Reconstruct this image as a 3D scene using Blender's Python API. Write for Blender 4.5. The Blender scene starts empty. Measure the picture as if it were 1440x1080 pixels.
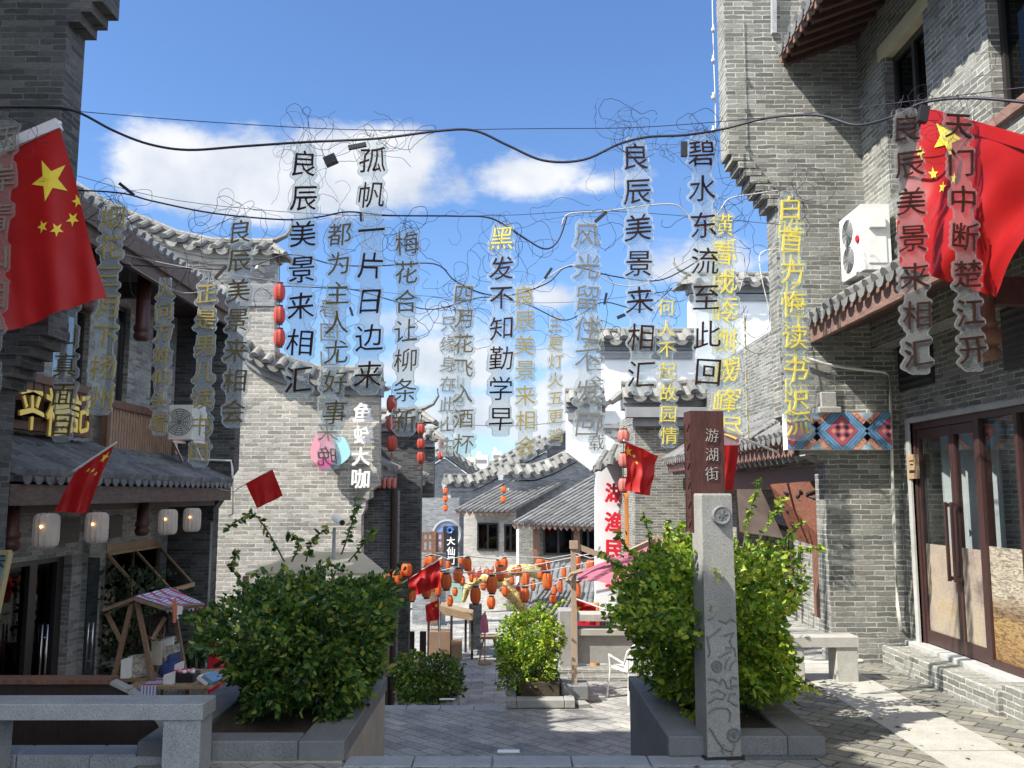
import bpy, math, random
from mathutils import Vector, Matrix, noise
R = math.radians
random.seed(11)
sc = bpy.context.scene
V = Vector

# ------------------------------------------------------------------ camera
FPX, CAMZ, PITCH, YAW = 1250.0, 1.75, R(7.0), R(0.275)
camd = bpy.data.cameras.new('camera')
camd.sensor_width = 36.0
camd.lens = 36.0 * FPX / 1440.0
camd.clip_start = 0.05
camd.clip_end = 3000
cam = bpy.data.objects.new('camera', camd)
cam.location = (0, 0, CAMZ)
cam.rotation_euler = (R(90) + PITCH, 0, -YAW)
sc.collection.objects.link(cam)
sc.camera = cam
CROT = cam.rotation_euler.to_matrix()
CLOC = V((0, 0, CAMZ))

# ------------------------------------------------------------------ light
LDIR = V((0.83, 0.40, -1.0)).normalized()          # the way the sunlight travels
sd = bpy.data.lights.new('sun', 'SUN')
sd.energy = 5.0
sd.angle = R(0.5)
sd.color = (1.0, 0.955, 0.88)
sun = bpy.data.objects.new('sun', sd)
sun.rotation_euler = LDIR.to_track_quat('-Z', 'Y').to_euler()
sun.location = (-20, -10, 30)
sc.collection.objects.link(sun)

world = bpy.data.worlds.new('World')
sc.world = world
world.use_nodes = True
wn, wl = world.node_tree.nodes, world.node_tree.links
wn.clear()
sky = wn.new('ShaderNodeTexSky')
sky.sky_type = 'NISHITA'
sky.sun_disc = False
sky.sun_elevation = math.asin(-LDIR.z)
sky.sun_rotation = math.atan2(-LDIR.x, -LDIR.y)
sky.air_density = 1.0
sky.dust_density = 0.6
sky.ozone_density = 1.6
bg = wn.new('ShaderNodeBackground')
bg.inputs['Strength'].default_value = 0.12
wo = wn.new('ShaderNodeOutputWorld')
wl.new(bg.outputs[0], wo.inputs[0])

def wmath(op, a, b=None, c=None):
    n = wn.new('ShaderNodeMath'); n.operation = op
    for i, x in enumerate((a, b, c)):
        if x is None: continue
        if isinstance(x, (int, float)): n.inputs[i].default_value = x
        else: wl.new(x, n.inputs[i])
    return n.outputs[0]

tc = wn.new('ShaderNodeTexCoord')
sep = wn.new('ShaderNodeSeparateXYZ')
wl.new(tc.outputs['Generated'], sep.inputs[0])
# clouds: blobs placed by compass bearing and elevation, roughened with noise
az = wmath('ARCTAN2', sep.outputs[0], sep.outputs[1])
el = wmath('ARCSINE', sep.outputs[2])
nz = wn.new('ShaderNodeTexNoise'); nz.inputs['Scale'].default_value = 7.0
nz.inputs['Detail'].default_value = 8.0; nz.inputs['Roughness'].default_value = 0.62
mp = wn.new('ShaderNodeMapping'); mp.inputs['Scale'].default_value = (1, 1, 1.7)
wl.new(tc.outputs['Generated'], mp.inputs[0]); wl.new(mp.outputs[0], nz.inputs['Vector'])
clouds = [(-0.26, 0.333, 0.20, 0.052, 1.0), (-0.175, 0.36, 0.11, 0.05, 1.05), (-0.36, 0.335, 0.09, 0.04, .9),
          (0.035, 0.352, 0.07, 0.026, .6), (0.10, 0.342, 0.05, 0.013, .4), (-0.05, 0.15, 0.13, 0.06, .55), (0.05, 0.155, 0.06, .03, .7),
          (0.06, 0.215, 0.06, 0.022, .6), (-0.12, 0.19, 0.10, 0.03, .5), (0.0, 0.085, 0.3, 0.04, .8), (-0.08, 0.14, 0.09, 0.05, .8), (0.085, 0.12, 0.08, 0.05, .8), (0.22, 0.25, 0.12, 0.03, .5),
          (-0.9, 0.3, 0.3, 0.1, .9), (0.9, 0.35, 0.35, 0.12, .9), (2.4, 0.5, 0.9, 0.4, 1.0), (-2.4, 0.5, 0.8, 0.4, 1.0), (3.1, .9, 2.0, .35, .9), (-3.1, .9, 2.0, .35, .9)]  # unseen clouds outside the view, coverage added to brighten shaded surfaces
mask = None
for (a0, e0, ra, re, k) in clouds:
    dx = wmath('DIVIDE', wmath('SUBTRACT', az, a0), ra)
    dy = wmath('DIVIDE', wmath('SUBTRACT', el, e0), re)
    d = wmath('SQRT', wmath('ADD', wmath('MULTIPLY', dx, dx), wmath('MULTIPLY', dy, dy)))
    m = wmath('MULTIPLY', wmath('SUBTRACT', 1.0, d), k)
    mask = m if mask is None else wmath('MAXIMUM', mask, m)
cm = wmath('ADD', wmath('MAXIMUM', mask, -1.0), wmath('MULTIPLY', wmath('SUBTRACT', nz.outputs[0], 0.5), 2.0))
mr = wn.new('ShaderNodeMapRange'); mr.interpolation_type = 'SMOOTHSTEP'
wl.new(cm, mr.inputs[0])
mr.inputs[1].default_value = 0.02; mr.inputs[2].default_value = 0.50
mr.inputs[3].default_value = 0.0; mr.inputs[4].default_value = 0.93
skc = wn.new('ShaderNodeMix'); skc.data_type = 'RGBA'; skc.blend_type = 'MULTIPLY'
skc.inputs[0].default_value = 1.0
wl.new(sky.outputs[0], skc.inputs[6]); skc.inputs[7].default_value = (0.64, 0.82, 1.06, 1)
cmx = wn.new('ShaderNodeMix'); cmx.data_type = 'RGBA'
wl.new(mr.outputs[0], cmx.inputs[0]); wl.new(skc.outputs[2], cmx.inputs[6])
nz2 = wn.new('ShaderNodeTexNoise'); nz2.inputs['Scale'].default_value = 11.0; nz2.inputs['Detail'].default_value = 5
mp2 = wn.new('ShaderNodeMapping'); mp2.inputs['Location'].default_value = (3, 1, 2); wl.new(tc.outputs['Generated'], mp2.inputs[0]); wl.new(mp2.outputs[0], nz2.inputs['Vector'])
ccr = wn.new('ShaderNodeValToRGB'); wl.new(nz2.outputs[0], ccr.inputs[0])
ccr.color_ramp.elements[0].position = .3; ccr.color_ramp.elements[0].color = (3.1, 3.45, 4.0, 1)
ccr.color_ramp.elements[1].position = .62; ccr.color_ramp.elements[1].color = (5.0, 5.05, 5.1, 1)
rear_fill = wn.new('ShaderNodeMapRange'); wl.new(sep.outputs[1], rear_fill.inputs[0]); rear_fill.inputs[1].default_value = .35; rear_fill.inputs[2].default_value = -.5; rear_fill.inputs[3].default_value = 1.0; rear_fill.inputs[4].default_value = 2.5
cgl = wn.new('ShaderNodeVectorMath'); cgl.operation = 'SCALE'; wl.new(ccr.outputs[0], cgl.inputs[0]); wl.new(rear_fill.outputs[0], cgl.inputs['Scale'])   # unseen clouds behind the camera are boosted to lift the shade
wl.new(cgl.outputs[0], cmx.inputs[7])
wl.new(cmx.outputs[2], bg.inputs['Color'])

sc.view_settings.view_transform = 'Standard'
sc.view_settings.look = 'None'
sc.view_settings.exposure = 0.78
sc.view_settings.gamma = 1.0
sc.view_settings.use_curve_mapping = False
sc.cycles.max_bounces = 8
sc.cycles.transparent_max_bounces = 16
sc.cycles.use_denoising = True

# ------------------------------------------------------------------ photo helpers (a pixel of the photo and a known distance give a point)
def ray(px, py):
    return CROT @ V(((px - 720) / FPX, (540 - py) / FPX, -1.0))
def P(px, py, Y):
    d = ray(px, py); return CLOC + d * (Y / d.y)
def PX(px, py, X):
    d = ray(px, py); return CLOC + d * (X / d.x)
def PZ(px, py, Z):
    d = ray(px, py); return CLOC + d * ((Z - CAMZ) / d.z)
def zz(py, Y): return P(720, py, Y).z
def xx(px, py, Y): return P(px, py, Y).x

# ------------------------------------------------------------------ mesh builder
class MB:
    def __init__(s): s.v = []; s.f = []; s.m = []; s.cur = 0; s.mats = []
    def use(s, mat):
        if mat not in s.mats: s.mats.append(mat)
        s.cur = s.mats.index(mat); return s
    def add(s, vs, fs):
        o = len(s.v); s.v.extend([tuple(x) for x in vs])
        for f in fs: s.f.append([i + o for i in f]); s.m.append(s.cur)
    def box(s, x0, x1, y0, y1, z0, z1):
        vs = [(x, y, z) for z in (z0, z1) for y in (y0, y1) for x in (x0, x1)]
        s.add(vs, [(0, 2, 3, 1), (4, 5, 7, 6), (0, 1, 5, 4), (2, 6, 7, 3), (0, 4, 6, 2), (1, 3, 7, 5)]); return s
    def bbox(s, x0, x1, y0, y1, z0, z1, b=.01):      # box with bevelled vertical and top edges
        xs = [(x0 + b, y0), (x1 - b, y0), (x1, y0 + b), (x1, y1 - b), (x1 - b, y1), (x0 + b, y1), (x0, y1 - b), (x0, y0 + b)]
        cx, cy = (x0 + x1) / 2, (y0 + y1) / 2
        vs = [(x, y, z0) for x, y in xs] + [(x, y, z1 - b) for x, y in xs]
        kx = 1 - 2 * b / max(1e-6, x1 - x0); ky = 1 - 2 * b / max(1e-6, y1 - y0)
        vs += [(cx + (x - cx) * kx, cy + (y - cy) * ky, z1) for x, y in xs]
        fs = [tuple(reversed(range(8))), tuple(range(16, 24))]
        for k in (0, 8):
            for i in range(8):
                j = (i + 1) % 8; fs.append((k + i, k + j, k + 8 + j, k + 8 + i))
        s.add(vs, fs); return s
    def obox(s, c, u, v, w):                         # centre and three half-axis vectors
        vs = []
        for k in (-1, 1):
            for j in (-1, 1):
                for i in (-1, 1): vs.append(c + u * i + v * j + w * k)
        s.add(vs, [(0, 2, 3, 1), (4, 5, 7, 6), (0, 1, 5, 4), (2, 6, 7, 3), (0, 4, 6, 2), (1, 3, 7, 5)]); return s
    def bar(s, a, b, w, h, up=V((0, 0, 1))):
        a, b = V(a), V(b); d = (b - a); L = d.length
        d.normalize(); x = d.cross(up)
        if x.length < 1e-4: x = d.cross(V((0, 1, 0)))
        x.normalize(); y = x.cross(d)
        return s.obox((a + b) / 2, d * L / 2, x * w / 2, y * h / 2)
    def prism(s, pts, ext):                          # planar polygon and an extrusion vector
        n = len(pts); ext = V(ext); pts = [V(p) for p in pts]
        vs = pts + [p + ext for p in pts]
        s.add(vs, [tuple(range(n)), tuple(reversed(range(n, 2 * n)))] + [(i, (i + 1) % n + 0, (i + 1) % n + n, i + n)[::-1] for i in range(n)]); return s
    def tube(s, pts, r, seg=6, caps=True):
        pts = [V(p) for p in pts]; n = len(pts); ring = []
        for i, p in enumerate(pts):
            d = (pts[min(i + 1, n - 1)] - pts[max(i - 1, 0)]).normalized()
            a = d.cross(V((0, 0, 1)))
            if a.length < 1e-3: a = d.cross(V((0, 1, 0)))
            a.normalize(); b = d.cross(a)
            rr = r[i] if isinstance(r, (list, tuple)) else r
            ring += [p + (a * math.cos(t) + b * math.sin(t)) * rr for t in [2 * math.pi * k / seg for k in range(seg)]]
        fs = []
        for i in range(n - 1):
            for k in range(seg):
                k2 = (k + 1) % seg
                fs.append((i * seg + k, i * seg + k2, (i + 1) * seg + k2, (i + 1) * seg + k))
        if caps: fs += [tuple(reversed(range(seg))), tuple(range((n - 1) * seg, n * seg))]
        s.add(ring, fs); return s
    def lathe(s, c, prof, seg=12, ax=None):          # profile of (radius, height)
        c = V(c); vs = []; n = len(prof)
        for r, z in prof:
            for k in range(seg):
                t = 2 * math.pi * k / seg; vs.append(c + V((r * math.cos(t), r * math.sin(t), z)))
        fs = []
        for i in range(n - 1):
            for k in range(seg):
                k2 = (k + 1) % seg; fs.append((i * seg + k, i * seg + k2, (i + 1) * seg + k2, (i + 1) * seg + k))
        fs += [tuple(reversed(range(seg))), tuple(range((n - 1) * seg, n * seg))]
        s.add(vs, fs); return s
    def halftube(s, a, b, r, up, seg=5):             # half-round tile from a to b, bulging towards up, closed at both ends
        a, b, up = V(a), V(b), V(up); d = (b - a).normalized(); x = d.cross(up).normalized(); u = x.cross(d)
        vs = []
        for p in (a, b):
            for k in range(seg + 1):
                t = math.pi * k / seg; vs.append(p + (x * math.cos(t) + u * math.sin(t)) * r)
        m = seg + 1
        fs = [(k, k + 1, m + k + 1, m + k) for k in range(seg)] + [tuple(reversed(range(m))), tuple(range(m, 2 * m)), (0, m, 2 * m - 1, m - 1)]
        s.add(vs, fs); return s
    def sweep(s, path, sect, side):                  # path points; section of (along side, up)
        side = V(side); n = len(sect); vs = []
        for p in path: vs += [V(p) + side * a + V((0, 0, b)) for a, b in sect]
        fs = [tuple(reversed(range(n))), tuple(range((len(path) - 1) * n, len(path) * n))]
        for i in range(len(path) - 1):
            for k in range(n):
                k2 = (k + 1) % n; fs.append((i * n + k, i * n + k2, (i + 1) * n + k2, (i + 1) * n + k))
        s.add(vs, fs); return s
    def build(s, name, mat=None, parent=None, smooth=False):
        me = bpy.data.meshes.new(name)
        off = V((0, 0, 0)); q = parent
        while q is not None: off += q.location; q = q.parent
        me.from_pydata([V(x) - off for x in s.v], [], s.f)
        mats = s.mats if s.mats else [mat]
        for m in mats: me.materials.append(m)
        if s.mats: me.polygons.foreach_set('material_index', s.m)
        if smooth: me.polygons.foreach_set('use_smooth', [True] * len(s.f))
        me.update()
        o = bpy.data.objects.new(name, me); sc.collection.objects.link(o)
        if parent is not None: o.parent = parent
        return o

LABELS = {}
def tag(o, label, cat, group=None, kind=None):
    if label: o['label'] = label
    if cat: o['category'] = cat
    if group: o['group'] = group
    if kind: o['kind'] = kind
    return o
def thing(name, label, cat, loc=(0, 0, 0), group=None):
    o = bpy.data.objects.new(name, None); o.empty_display_size = .1
    sc.collection.objects.link(o); o.location = loc
    return tag(o, label, cat, group)
def struct(name, mb, mat=None): return tag(mb.build(name, mat), None, None, None, 'structure')
def copy_tree(o, parent=None):
    c = o.copy(); sc.collection.objects.link(c)
    if parent is not None: c.parent = parent
    for ch in list(o.children): copy_tree(ch, c)
    return c

# ------------------------------------------------------------------ materials
class NT:
    def __init__(s, name):
        s.m = bpy.data.materials.new(name); s.m.use_nodes = True
        s.t = s.m.node_tree; s.b = s.t.nodes['Principled BSDF']; s.out = s.t.nodes['Material Output']
    def n(s, typ, **kw):
        x = s.t.nodes.new(typ)
        for k, v in kw.items(): setattr(x, k, v)
        return x
    def l(s, a, b): s.t.links.new(a, b)
    def mix(s, fac, a, b, blend='MIX'):
        x = s.n('ShaderNodeMix', data_type='RGBA', blend_type=blend)
        for sock, val in ((x.inputs[0], fac), (x.inputs[6], a), (x.inputs[7], b)):
            if isinstance(val, (int, float)): sock.default_value = val
            elif isinstance(val, tuple): sock.default_value = (*val, 1) if len(val) == 3 else val
            else: s.l(val, sock)
        return x.outputs[2]
    def noise(s, scale, detail=4, rough=.55, vec=None):
        x = s.n('ShaderNodeTexNoise'); x.inputs['Scale'].default_value = scale
        x.inputs['Detail'].default_value = detail; x.inputs['Roughness'].default_value = rough
        if vec is not None: s.l(vec, x.inputs['Vector'])
        return x.outputs[0]
    def ramp(s, fac, stops):
        x = s.n('ShaderNodeValToRGB'); s.l(fac, x.inputs[0]); e = x.color_ramp.elements
        while len(e) < len(stops): e.new(.5)
        for el_, (p, c) in zip(e, stops): el_.position = p; el_.color = (*c, 1) if len(c) == 3 else c
        return x.outputs[0]
    def bump(s, h, strength=.4, dist=.01):
        x = s.n('ShaderNodeBump'); x.inputs['Strength'].default_value = strength; x.inputs['Distance'].default_value = dist
        s.l(h, x.inputs['Height']); s.l(x.outputs[0], s.b.inputs['Normal'])
    def pos(s): return s.n('ShaderNodeNewGeometry').outputs['Position']
    def obj(s): return s.n('ShaderNodeTexCoord').outputs['Object']
    def m2(s, op, a, b=None):
        x = s.n('ShaderNodeMath', operation=op)
        for i, q in enumerate((a, b)):
            if q is None: continue
            if isinstance(q, (int, float)): x.inputs[i].default_value = q
            else: s.l(q, x.inputs[i])
        return x.outputs[0]

def boxuv():
    g = bpy.data.node_groups.new('box_uv', 'ShaderNodeTree')
    g.interface.new_socket('Vector', in_out='OUTPUT', socket_type='NodeSocketVector')
    N, L = g.nodes, g.links
    geo = N.new('ShaderNodeNewGeometry'); sp = N.new('ShaderNodeSeparateXYZ'); sn = N.new('ShaderNodeSeparateXYZ')
    L.new(geo.outputs['Position'], sp.inputs[0]); L.new(geo.outputs['True Normal'], sn.inputs[0])
    def mth(op, a, b=None):
        n = N.new('ShaderNodeMath'); n.operation = op
        for i, q in enumerate((a, b)):
            if q is None: continue
            if isinstance(q, (int, float)): n.inputs[i].default_value = q
            else: L.new(q, n.inputs[i])
        return n.outputs[0]
    ax = mth('ABSOLUTE', sn.outputs[0]); ay = mth('ABSOLUTE', sn.outputs[1]); azz = mth('ABSOLUTE', sn.outputs[2])
    isx = mth('GREATER_THAN', ax, ay); isz = mth('GREATER_THAN', azz, .75)
    def mx(f, a, b):
        return mth('ADD', mth('MULTIPLY', a, mth('SUBTRACT', 1.0, f)), mth('MULTIPLY', b, f))
    u = mx(isx, sp.outputs[0], sp.outputs[1]); u = mx(isz, u, sp.outputs[0]); v = mx(isz, sp.outputs[2], sp.outputs[1])
    cb = N.new('ShaderNodeCombineXYZ'); L.new(u, cb.inputs[0]); L.new(v, cb.inputs[1]); L.new(isx, cb.inputs[2])
    out = N.new('NodeGroupOutput'); L.new(cb.outputs[0], out.inputs[0])
    return g
BOXUV = boxuv()

def brick_mat(name, c1, c2, mortar, w=.215, h=.053, ms=.006, rough=.9, bump=.6, stain=.5):
    t = NT(name); g = t.n('ShaderNodeGroup'); g.node_tree = BOXUV; uv = g.outputs[0]
    # slight waviness so that courses are not ruled
    nzv = t.n('ShaderNodeTexNoise'); nzv.inputs['Scale'].default_value = 9; t.l(t.pos(), nzv.inputs['Vector'])
    vm = t.n('ShaderNodeVectorMath', operation='MULTIPLY_ADD'); t.l(nzv.outputs[1], vm.inputs[0]); vm.inputs[1].default_value = (.034, .022, 0); t.l(uv, vm.inputs[2])
    b = t.n('ShaderNodeTexBrick'); t.l(vm.outputs[0], b.inputs['Vector'])
    b.inputs['Color1'].default_value = (0, 0, 0, 1); b.inputs['Color2'].default_value = (1, 1, 1, 1); b.inputs['Mortar'].default_value = (.5, .5, .5, 1)
    b.inputs['Scale'].default_value = 1; b.inputs['Mortar Size'].default_value = ms; b.inputs['Mortar Smooth'].default_value = .25
    b.inputs['Brick Width'].default_value = w; b.inputs['Row Height'].default_value = h; b.inputs['Bias'].default_value = 0
    mid = tuple((a + q) / 2 for a, q in zip(c1, c2))
    dk = tuple(x * .8 for x in c1)
    col = t.ramp(b.outputs['Color'], [(0, dk), (.12, c1), (.5, mid), (.8, c2), (1, tuple(min(1, x * 1.15) for x in c2))])
    nzf = t.noise(34, 6, .65, t.pos()); big = t.noise(.9, 5, .6, t.pos())
    col = t.mix(.55, col, t.ramp(nzf, [(.25, (.3, .3, .3)), (.5, (.95, .95, .95)), (.75, (1.35, 1.35, 1.33))]), 'MULTIPLY')
    mcol = t.mix(t.ramp(t.noise(5.5, 4, .7, t.pos()), [(.38, (0, 0, 0)), (.62, (1, 1, 1))]), mortar, tuple(x * .5 for x in mortar))
    col = t.mix(b.outputs['Fac'], col, mcol)
    col = t.mix(stain, col, t.ramp(big, [(.3, (.45, .46, .47)), (.48, (.95, .95, .95)), (.6, (1.1, 1.09, 1.06)), (.75, (1.35, 1.3, 1.22))]), 'MULTIPLY')
    t.l(col, t.b.inputs['Base Color']); t.b.inputs['Roughness'].default_value = rough
    hgt = t.m2('ADD', t.m2('MULTIPLY', t.m2('SUBTRACT', 1.0, b.outputs['Fac']), 1.0), t.m2('MULTIPLY', nzf, .6))
    t.bump(hgt, bump, .012)
    return t.m

def mat(name, col, rough=.7, var=.25, scale=12, bump=.15, bd=.004, metal=0, use_pos=False, col2=None, spec=None):
    t = NT(name); vec = t.pos() if use_pos else t.obj()
    nf = t.noise(scale, 6, .6, vec)
    if col2 is None: c = t.ramp(nf, [(.25, tuple(x * (1 - var) for x in col)), (.75, tuple(min(1, x * (1 + var)) for x in col))])
    else: c = t.ramp(nf, [(.35, col), (.65, col2)])
    t.l(c, t.b.inputs['Base Color']); t.b.inputs['Roughness'].default_value = rough; t.b.inputs['Metallic'].default_value = metal
    if spec is not None: t.b.inputs['Specular IOR Level'].default_value = spec
    if bump: t.bump(t.noise(scale * 3.1, 5, .6, vec), bump, bd)
    return t.m

def granite(name, col, k=.35, rough=.75):
    t = NT(name); p = t.pos()
    a = t.noise(160, 2, .5, p); b = t.noise(5, 5, .6, p)
    c = t.ramp(a, [(.3, tuple(x * (1 - k) for x in col)), (.5, col), (.72, tuple(min(1, x * (1 + k)) for x in col))])
    c = t.mix(.55, c, t.ramp(b, [(.3, (.68, .68, .66)), (.65, (1.08, 1.08, 1.08))]), 'MULTIPLY')
    t.l(c, t.b.inputs['Base Color']); t.b.inputs['Roughness'].default_value = rough
    t.bump(a, .25, .003); return t.m

def paver(name, c1, c2, mortar, w, h, ang, ms=.008, off=.5):
    t = NT(name); mpn = t.n('ShaderNodeMapping'); t.l(t.pos(), mpn.inputs[0]); mpn.inputs['Rotation'].default_value = (0, 0, R(ang))
    nzv = t.n('ShaderNodeTexNoise'); nzv.inputs['Scale'].default_value = 5; t.l(t.pos(), nzv.inputs['Vector'])
    vm = t.n('ShaderNodeVectorMath', operation='MULTIPLY_ADD'); t.l(nzv.outputs[1], vm.inputs[0]); vm.inputs[1].default_value = (.03, .03, 0); t.l(mpn.outputs[0], vm.inputs[2])
    b = t.n('ShaderNodeTexBrick'); t.l(vm.outputs[0], b.inputs['Vector']); b.offset = off
    b.inputs['Color1'].default_value = (0, 0, 0, 1); b.inputs['Color2'].default_value = (1, 1, 1, 1)
    b.inputs['Scale'].default_value = 1; b.inputs['Mortar Size'].default_value = ms; b.inputs['Mortar Smooth'].default_value = .3
    b.inputs['Brick Width'].default_value = w; b.inputs['Row Height'].default_value = h
    nf = t.noise(22, 6, .65, t.pos()); big = t.noise(1.7, 5, .65, t.pos())
    col = t.mix(b.outputs['Color'], c1, c2)
    col = t.mix(.6, col, t.ramp(nf, [(.3, (.5, .5, .5)), (.7, (1.25, 1.24, 1.2))]), 'MULTIPLY')
    col = t.mix(b.outputs['Fac'], col, mortar)
    col = t.mix(.8, col, t.ramp(big, [(.3, (.42, .42, .42)), (.46, (.9, .9, .9)), (.56, (1.05, 1.04, 1.0)), (.7, (1.45, 1.4, 1.28))]), 'MULTIPLY')
    t.l(col, t.b.inputs['Base Color']); t.b.inputs['Roughness'].default_value = .72
    t.bump(t.m2('ADD', t.m2('MULTIPLY', t.m2('SUBTRACT', 1.0, b.outputs['Fac']), 1.3), t.m2('MULTIPLY', nf, .8)), .7, .012)
    return t.m

def wood(name, col, rough=.6, scale=(1, 1, 12), k=.45):
    t = NT(name); mpn = t.n('ShaderNodeMapping'); t.l(t.pos(), mpn.inputs[0]); mpn.inputs['Scale'].default_value = scale
    nf = t.noise(9, 6, .65, mpn.outputs[0]); n2 = t.noise(3, 4, .6, t.pos())
    c = t.ramp(nf, [(.3, tuple(x * (1 - k) for x in col)), (.7, tuple(min(1, x * (1 + k * .7)) for x in col))])
    c = t.mix(.5, c, t.ramp(n2, [(.3, (.65, .65, .65)), (.7, (1.15, 1.15, 1.15))]), 'MULTIPLY')
    t.l(c, t.b.inputs['Base Color']); t.b.inputs['Roughness'].default_value = rough; t.bump(nf, .3, .004); return t.m

def tile_mat(name, c1, c2):
    t = NT(name); p = t.pos()
    nf = t.noise(13, 6, .7, p); big = t.noise(2.2, 4, .6, p); isl = t.n('ShaderNodeNewGeometry').outputs['Random Per Island']
    col = t.mix(isl, c1, c2)
    col = t.mix(.7, col, t.ramp(nf, [(.25, (.45, .45, .46)), (.55, (1, 1, 1)), (.8, (1.5, 1.48, 1.4))]), 'MULTIPLY')
    col = t.mix(.5, col, t.ramp(big, [(.3, (.6, .6, .6)), (.7, (1.2, 1.2, 1.2))]), 'MULTIPLY')
    t.l(col, t.b.inputs['Base Color']); t.b.inputs['Roughness'].default_value = .85; t.bump(nf, .5, .01); return t.m

def glass_mat(name, tint=(.9, .92, .92), rough=.02, k=1.2):
    t = NT(name); fr = t.n('ShaderNodeFresnel'); fr.inputs[0].default_value = 1.55
    tr = t.n('ShaderNodeBsdfTransparent'); tr.inputs[0].default_value = (*tint, 1)
    gl = t.n('ShaderNodeBsdfGlossy'); gl.inputs['Roughness'].default_value = rough
    mx = t.n('ShaderNodeMixShader'); bf = t.n('ShaderNodeNewGeometry').outputs['Backfacing']; t.l(t.m2('MULTIPLY', t.m2('MULTIPLY', fr.outputs[0], k), t.m2('SUBTRACT', 1.0, bf)), mx.inputs[0]); t.l(tr.outputs[0], mx.inputs[1]); t.l(gl.outputs[0], mx.inputs[2])
    t.l(mx.outputs[0], t.out.inputs[0]); return t.m

def film_mat(name, col, alpha, rough=.35):
    t = NT(name)
    nf = t.noise(3.5, 5, .6, t.pos())
    t.l(t.ramp(nf, [(.3, tuple(x * .8 for x in col)), (.7, col)]), t.b.inputs['Base Color'])
    t.b.inputs['Roughness'].default_value = rough
    sp = t.noise(55, 4, .7, t.pos())
    t.l(t.m2('ADD', t.m2('MULTIPLY', t.ramp(sp, [(.45, (0, 0, 0)), (.75, (1, 1, 1))]), .12), t.m2('ADD', t.m2('MULTIPLY', nf, .22), alpha - .11)), t.b.inputs['Alpha'])
    return t.m

def leaf_mat(name, cols, trans=.35):
    t = NT(name); isl = t.n('ShaderNodeNewGeometry').outputs['Random Per Island']
    c = t.ramp(isl, [(i / (len(cols) - 1), q) for i, q in enumerate(cols)])
    nf = t.noise(2.2, 3, .5, t.pos())
    c = t.mix(.7, c, t.ramp(nf, [(.3, (.55, .62, .66)), (.7, (1.4, 1.3, 1.0))]), 'MULTIPLY')
    t.l(c, t.b.inputs['Base Color']); t.b.inputs['Roughness'].default_value = .42
    tr = t.n('ShaderNodeBsdfTranslucent'); t.l(t.mix(1.0, c, (1.6, 1.6, .7), 'MULTIPLY'), tr.inputs[0])
    mx = t.n('ShaderNodeMixShader'); mx.inputs[0].default_value = trans
    t.l(t.b.outputs[0], mx.inputs[1]); t.l(tr.outputs[0], mx.inputs[2]); t.l(mx.outputs[0], t.out.inputs[0]); return t.m

def cloth_mat(name, col, trans=.3, rough=.6):
    t = NT(name); nf = t.noise(6, 4, .6, t.obj())
    c = t.ramp(nf, [(.3, tuple(x * .85 for x in col)), (.7, col)])
    t.l(c, t.b.inputs['Base Color']); t.b.inputs['Roughness'].default_value = rough
    tr = t.n('ShaderNodeBsdfTranslucent'); t.l(c, tr.inputs[0])
    mx = t.n('ShaderNodeMixShader'); mx.inputs[0].default_value = trans
    t.l(t.b.outputs[0], mx.inputs[1]); t.l(tr.outputs[0], mx.inputs[2]); t.l(mx.outputs[0], t.out.inputs[0])
    t.bump(t.noise(260, 2, .5, t.obj()), .1, .001); return t.m

def emis(name, col, strength):
    t = NT(name); t.b.inputs['Base Color'].default_value = (*col, 1)
    t.b.inputs['Emission Color'].default_value = (*col, 1); t.b.inputs['Emission Strength'].default_value = strength; return t.m

M = {}
M['brick_near'] = brick_mat('brick_near', (.155, .158, .148), (.265, .265, .243), (.56, .545, .465), ms=.0072, bump=.9)
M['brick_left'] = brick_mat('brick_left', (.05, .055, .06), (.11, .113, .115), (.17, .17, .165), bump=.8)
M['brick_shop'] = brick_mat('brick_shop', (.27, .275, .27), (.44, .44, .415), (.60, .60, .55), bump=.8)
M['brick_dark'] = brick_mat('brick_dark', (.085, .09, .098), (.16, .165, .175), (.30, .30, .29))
M['brick_pale'] = brick_mat('brick_pale', (.30, .288, .262), (.46, .44, .40), (.70, .67, .60), h=.077, w=.28, ms=.011, bump=.7, stain=.35)
M['brick_far'] = brick_mat('brick_far', (.19, .20, .215), (.29, .30, .31), (.33, .34, .35), stain=.4)
M['brick_cream'] = brick_mat('brick_cream', (.50, .47, .42), (.62, .59, .54), (.66, .63, .57), stain=.4)
M['white_wall'] = mat('white_wall', (.78, .79, .80), .9, .07, 1.6, .12, .004, use_pos=True)
M['grey_trim'] = mat('grey_trim', (.27, .28, .29), .85, .2, 3, .15, use_pos=True)
M['trim_light'] = mat('trim_light', (.42, .42, .40), .85, .2, 4, .15, use_pos=True)
M['tile'] = tile_mat('tile', (.17, .168, .155), (.30, .293, .268))
M['tile_dark'] = tile_mat('tile_dark', (.14, .148, .158), (.24, .25, .26))
M['tile_mid'] = tile_mat('tile_mid', (.14, .14, .137), (.25, .247, .235))
M['wood_red'] = wood('wood_red', (.085, .028, .022), .5, (8, 8, 1))
M['wood_brown'] = wood('wood_brown', (.20, .10, .06), .6, (3, 3, 1))
M['wood_dark'] = wood('wood_dark', (.035, .022, .018), .6, (6, 6, 1))
M['wood_slat'] = wood('wood_slat', (.40, .26, .175), .7, (9, 9, 1))
M['wood_pale'] = wood('wood_pale', (.42, .29, .17), .6, (3, 3, 10))
M['wood_stall'] = wood('wood_stall', (.30, .19, .12), .65, (5, 5, 5))
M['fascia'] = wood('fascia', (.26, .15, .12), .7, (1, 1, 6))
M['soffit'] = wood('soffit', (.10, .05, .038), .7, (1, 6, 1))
M['frame'] = mat('frame', (.055, .027, .025), .4, .15, 20, .05)
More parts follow.
